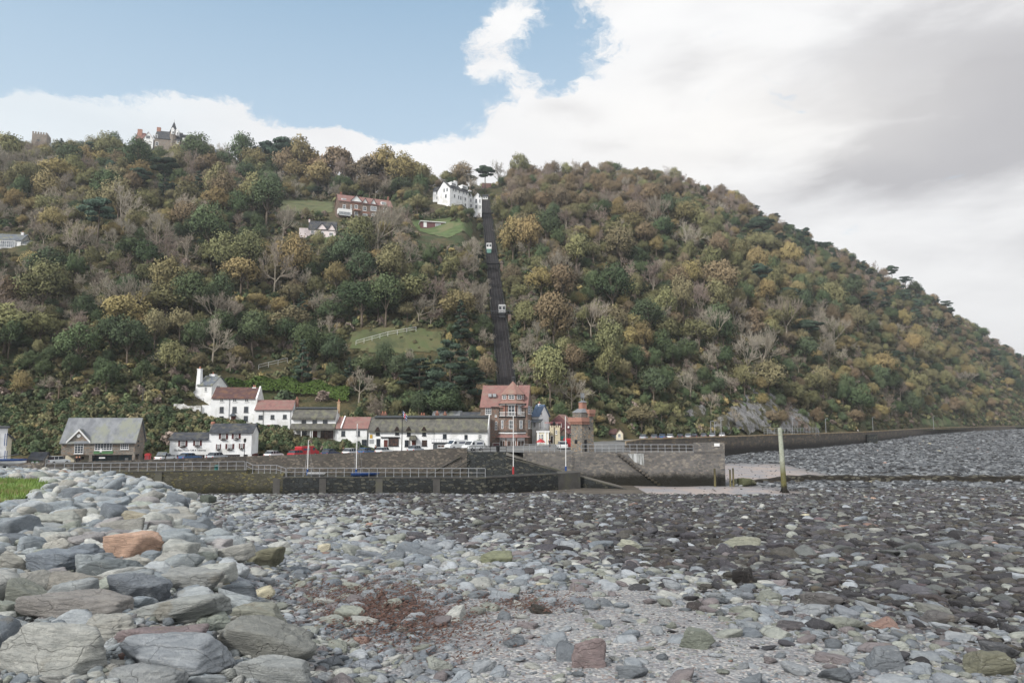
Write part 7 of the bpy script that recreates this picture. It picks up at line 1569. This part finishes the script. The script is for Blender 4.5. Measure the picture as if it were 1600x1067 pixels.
# everything beyond that: one wood and one undergrowth, instanced from the same crowns
def instancer(name, items, srcs, label):
    # items: (x, y, z, src index, scale, rot)
    me = bpy.data.meshes.new(name); me.vertices.add(len(items)); me.vertices.foreach_set('co', np.array([[q[0], q[1], q[2]] for q in items], np.float32).ravel())
    for nm, vals in (('src', [float(q[3]) for q in items]), ('scl', [q[4] for q in items]), ('rot', [q[5] for q in items])): me.attributes.new(nm, 'FLOAT', 'POINT').data.foreach_set('value', np.array(vals, np.float32))
    o = link(bpy.data.objects.new(name, me)); tag(o, label, kind='stuff'); ng = bpy.data.node_groups.new(name, 'GeometryNodeTree'); ng.interface.new_socket('Geometry', in_out='INPUT', socket_type='NodeSocketGeometry'); ng.interface.new_socket('Geometry', in_out='OUTPUT', socket_type='NodeSocketGeometry')
    N = ng.nodes; Lk = ng.links; gi = N.new('NodeGroupInput'); go = N.new('NodeGroupOutput'); mp = N.new('GeometryNodeMeshToPoints'); Lk.new(gi.outputs[0], mp.inputs[0]); jn = N.new('GeometryNodeJoinGeometry')
    def attr(nm): a = N.new('GeometryNodeInputNamedAttribute'); a.data_type = 'FLOAT'; a.inputs[0].default_value = nm; return a.outputs[0]
    aS, aC, aR = attr('src'), attr('scl'), attr('rot'); cx = N.new('ShaderNodeCombineXYZ'); Lk.new(aR, cx.inputs[2])
    mz = N.new('ShaderNodeMath'); mz.operation = 'SINE'; m5 = N.new('ShaderNodeMath'); m5.operation = 'MULTIPLY'; Lk.new(aR, m5.inputs[0]); m5.inputs[1].default_value = 17.0; Lk.new(m5.outputs[0], mz.inputs[0]); m6 = N.new('ShaderNodeMath'); m6.operation = 'MULTIPLY_ADD'; Lk.new(mz.outputs[0], m6.inputs[0]); m6.inputs[1].default_value = .25; m6.inputs[2].default_value = 1.0
    m7 = N.new('ShaderNodeMath'); m7.operation = 'MULTIPLY'; Lk.new(m6.outputs[0], m7.inputs[0]); Lk.new(aC, m7.inputs[1]); sv = N.new('ShaderNodeCombineXYZ'); Lk.new(aC, sv.inputs[0]); Lk.new(aC, sv.inputs[1]); Lk.new(m7.outputs[0], sv.inputs[2])
    for k, objs in enumerate(srcs):
        cmp_ = N.new('FunctionNodeCompare'); cmp_.data_type = 'FLOAT'; cmp_.operation = 'EQUAL'; Lk.new(aS, cmp_.inputs[0]); cmp_.inputs[1].default_value = k; cmp_.inputs['Epsilon'].default_value = .1
        for ob in objs:
            oi = N.new('GeometryNodeObjectInfo'); oi.inputs[0].default_value = ob; oi.inputs['As Instance'].default_value = True; oi.transform_space = 'ORIGINAL'; ip = N.new('GeometryNodeInstanceOnPoints')
            Lk.new(mp.outputs[0], ip.inputs['Points']); Lk.new(oi.outputs['Geometry'], ip.inputs['Instance']); Lk.new(cmp_.outputs[0], ip.inputs['Selection']); Lk.new(cx.outputs[0], ip.inputs['Rotation']); Lk.new(sv.outputs[0], ip.inputs['Scale']); Lk.new(ip.outputs[0], jn.inputs[0])
    Lk.new(jn.outputs[0], go.inputs[0]); md = o.modifiers.new('scatter', 'NODES'); md.node_group = ng; return o
src_of = {}; srcs = []
def src_objs(kind, k):
    if (kind, k) not in src_of:
        cm_, tm_ = TP[kind][k][:2]; co = next((o for o in sc.objects if o.data == cm_), None); to = next((o for o in sc.objects if o.data == tm_), None)
        if co is None: return None
        src_of[(kind, k)] = len(srcs); srcs.append([co] + ([to] if to and not kind.startswith('bush') else []))
    return src_of[(kind, k)]
items = []
for i, t_ in enumerate(TREES):
    if i in ind: continue
    s = src_objs(t_[3], t_[4])
    if s is None: t_ = (*t_[:4], 0, *t_[5:]); s = src_objs(t_[3], 0)
    if s is not None: items.append((t_[0], t_[1], t_[2], s, t_[5], t_[6]))
instancer('woodland', items, list(srcs), 'the mass of autumn woodland covering the hills'); print('woodland', len(items))
# shrubs one can pick out: garden, terrace and bank
def shrub(px, py, D, k, s_, label, cat='shrub', name='shrub', fn=None, grp=None):
    a, e_ = ray(px, py); x, y = a * D, D; z = float(hill_z(x, y)) if fn is None else fn(x, y); cm_, tm_, nm, rad, ht = TP['bush_' + str(k)][0]; e = thing(name, label, cat, (x, y, z), rng.uniform(0, 6), grp); e.scale = (s_, s_, s_)
    c = link(bpy.data.objects.new('crown', cm_)); c.parent = e; t_ = link(bpy.data.objects.new('stem', tm_)); t_.parent = e; return e
shrub(445, 625, 176, 1, 1.7, 'round blue-green clipped shrub in front of the bright green hedge'); shrub(492, 632, 172, 4, .75, 'small round maroon shrub behind the thatched cottage'); shrub(503, 632, 178, 4, 1.3, 'purple-leaved bush right of the round blue-green shrub')
shrub(748, 700, 147, 1, .8, 'dark green climbing shrub by the right end of the inn', fn=lambda x, y: float(street_z(x))); shrub(600, 640, 171, 3, 1.1, 'olive bush above the small red-roofed house'); shrub(640, 645, 171, 5, 1.0, 'yellowish bush above the chimneys of the inn'); shrub(235, 690, 131, 3, 1.0, 'yellow-green shrub right of the stone hall')
shrub(690, 322, 378, 0, 1.6, 'brownish shrub below the white hotel, left one'); shrub(618, 335, 350, 1, 1.9, 'dark round shrub right of the brown villa'); shrub(560, 640, 170, 2, .9, 'small scrubby bush behind the thatched cottage chimney'); shrub(720, 330, 372, 1, 1.5, 'dark green shrub below the middle of the white hotel')
# bright green hedge along the terrace
pts = [on_ground(px, py, hill_z) for px, py in ((348, 616), (400, 612), (450, 612), (500, 618), (545, 628))]; V, T = [], []; g = np.random.default_rng(3)
PP, NN = [], []
for _ in range(9000):
    u = g.random() * (len(pts) - 1); i = int(u); p = pts[i].lerp(pts[i + 1], u - i); a = g.uniform(0, math.pi); r = 1.5 + .25 * math.sin(u * 9) ; PP.append((p.x + g.normal() * .2, p.y - math.cos(a) * r, float(hill_z(p.x, p.y)) + .2 + math.sin(a) * (3.2 + .5 * math.sin(u * 7)))); NN.append((0, -math.cos(a), math.sin(a)))
V, Fc = quads(np.array(PP), np.array(NN), np.full(len(PP), .22), g); c0 = pts[2]; he = thing('hedge', 'long bright yellow-green hedge above the tall white house', 'hedge', c0); o = link(bpy.data.objects.new('foliage', npmesh('foliage', V - np.array(c0), Fc, LM['bright'], {'tint': ('FLOAT', 'FACE', g.random(len(Fc))), 'nrm': ('FLOAT_VECTOR', 'FACE', np.array(NN) + np.array([0, 0, .2]))}, False, 4))); o.parent = he
for k in range(6):                               # first shrub of each kind stands on the bank and also feeds the undergrowth
    shrub(40 + k * 57, 655, 140 + (k % 2), k, 1.2, ('brown scrubby', 'dark green', 'olive brown', 'olive green', 'mauve twiggy', 'yellowing')[k] + ' shrub near the top of the bank above the stone hall roof')
bs = [[next(o for o in sc.objects if o.data == TP['bush_' + str(k)][0][0])] for k in range(6)]
it = []; N_ = 26000; A = rng.uniform(-.93, .9, N_); U = rng.random((N_, 4))
for i in range(N_):
    a = A[i]; dS, dT, dF = (float(np.interp(a, KA, KV[:, c])) for c in (0, 2, 4)); bank = U[i, 0] < .3 and a < -.2
    if bank: y = dS + 1.5 + (dT + 4.5 - dS - 1.5) * U[i, 1]
    else: y = dF + 1 + (float(np.interp(a, RA, RD)) + 15 - dF) * U[i, 1] ** 1.25
    x = a * y; z = float(hill_z(x, y)); px, py = proj(x, y, z)
    if not -40 < px < 1640 or track_dist(x, y) < 3.6: continue
    if bank and (px > 560 or (255 < px < 400 and y < 143 and False)): continue
    s_ = (.45 + .7 * U[i, 2]) * (.62 if bank else 1); 
    if 545 < px < 700 and 505 < py < 560 and U[i, 3] < .22: s_ *= .5; it.append((x, y, z - .1, int(U[i, 3] * 999) % 4, s_, U[i, 3] * 28)); continue
    if blocked(px, proj(x, y, z + 2 * s_)[1], py, 3, y): 
        if not (bank and y < 139): continue
    if bank and 205 > px > 92 and y < 130: continue
    k = int(rng.choice([0, 1, 2, 3, 4, 5], p=[.2, .5, .14, .13, .02, .01] if bank else [.3, .24, .2, .14, .08, .04])); it.append((x, y, z - .1, k, s_, U[i, 3] * 6.28))
# keep the undergrowth out of the village buildings
BD = [(92, 222, 121, 130), (262, 396, 130, 139), (296, 362, 163, 175), (325, 402, 150, 160), (395, 465, 150, 159), (452, 535, 147, 158), (522, 583, 149, 158), (570, 772, 147, 160), (0, 20, 100, 118)]
it = [q for q in it if not any(a < proj(*q[:3])[0] < b_ and c - 1.5 < q[1] < d for a, b_, c, d in BD)]
instancer('undergrowth', it, bs, 'scrub, ivy and brambles covering the bank and the woodland floor'); print('undergrowth', len(it))

# ---------------------------------------------------------------- haze
hz = MB().box(-2500, 2500, -60, 1620, -75, 240).obj('haze', None if False else bpy.data.materials.new('haze_air')); tag(hz, 'thin pale sea haze over the whole valley', kind='stuff')
hm = hz.data.materials[0]; hm.use_nodes = True; t = NT(hm.node_tree); t.n.remove(t.n['Principled BSDF']); pv = t.node('ShaderNodeVolumePrincipled'); pv.inputs['Density'].default_value = HAZE; pv.inputs['Color'].default_value = (.86, .92, 1, 1); pv.inputs['Anisotropy'].default_value = .2
t.l.new(pv.outputs[0], t.n['Material Output'].inputs['Volume'])
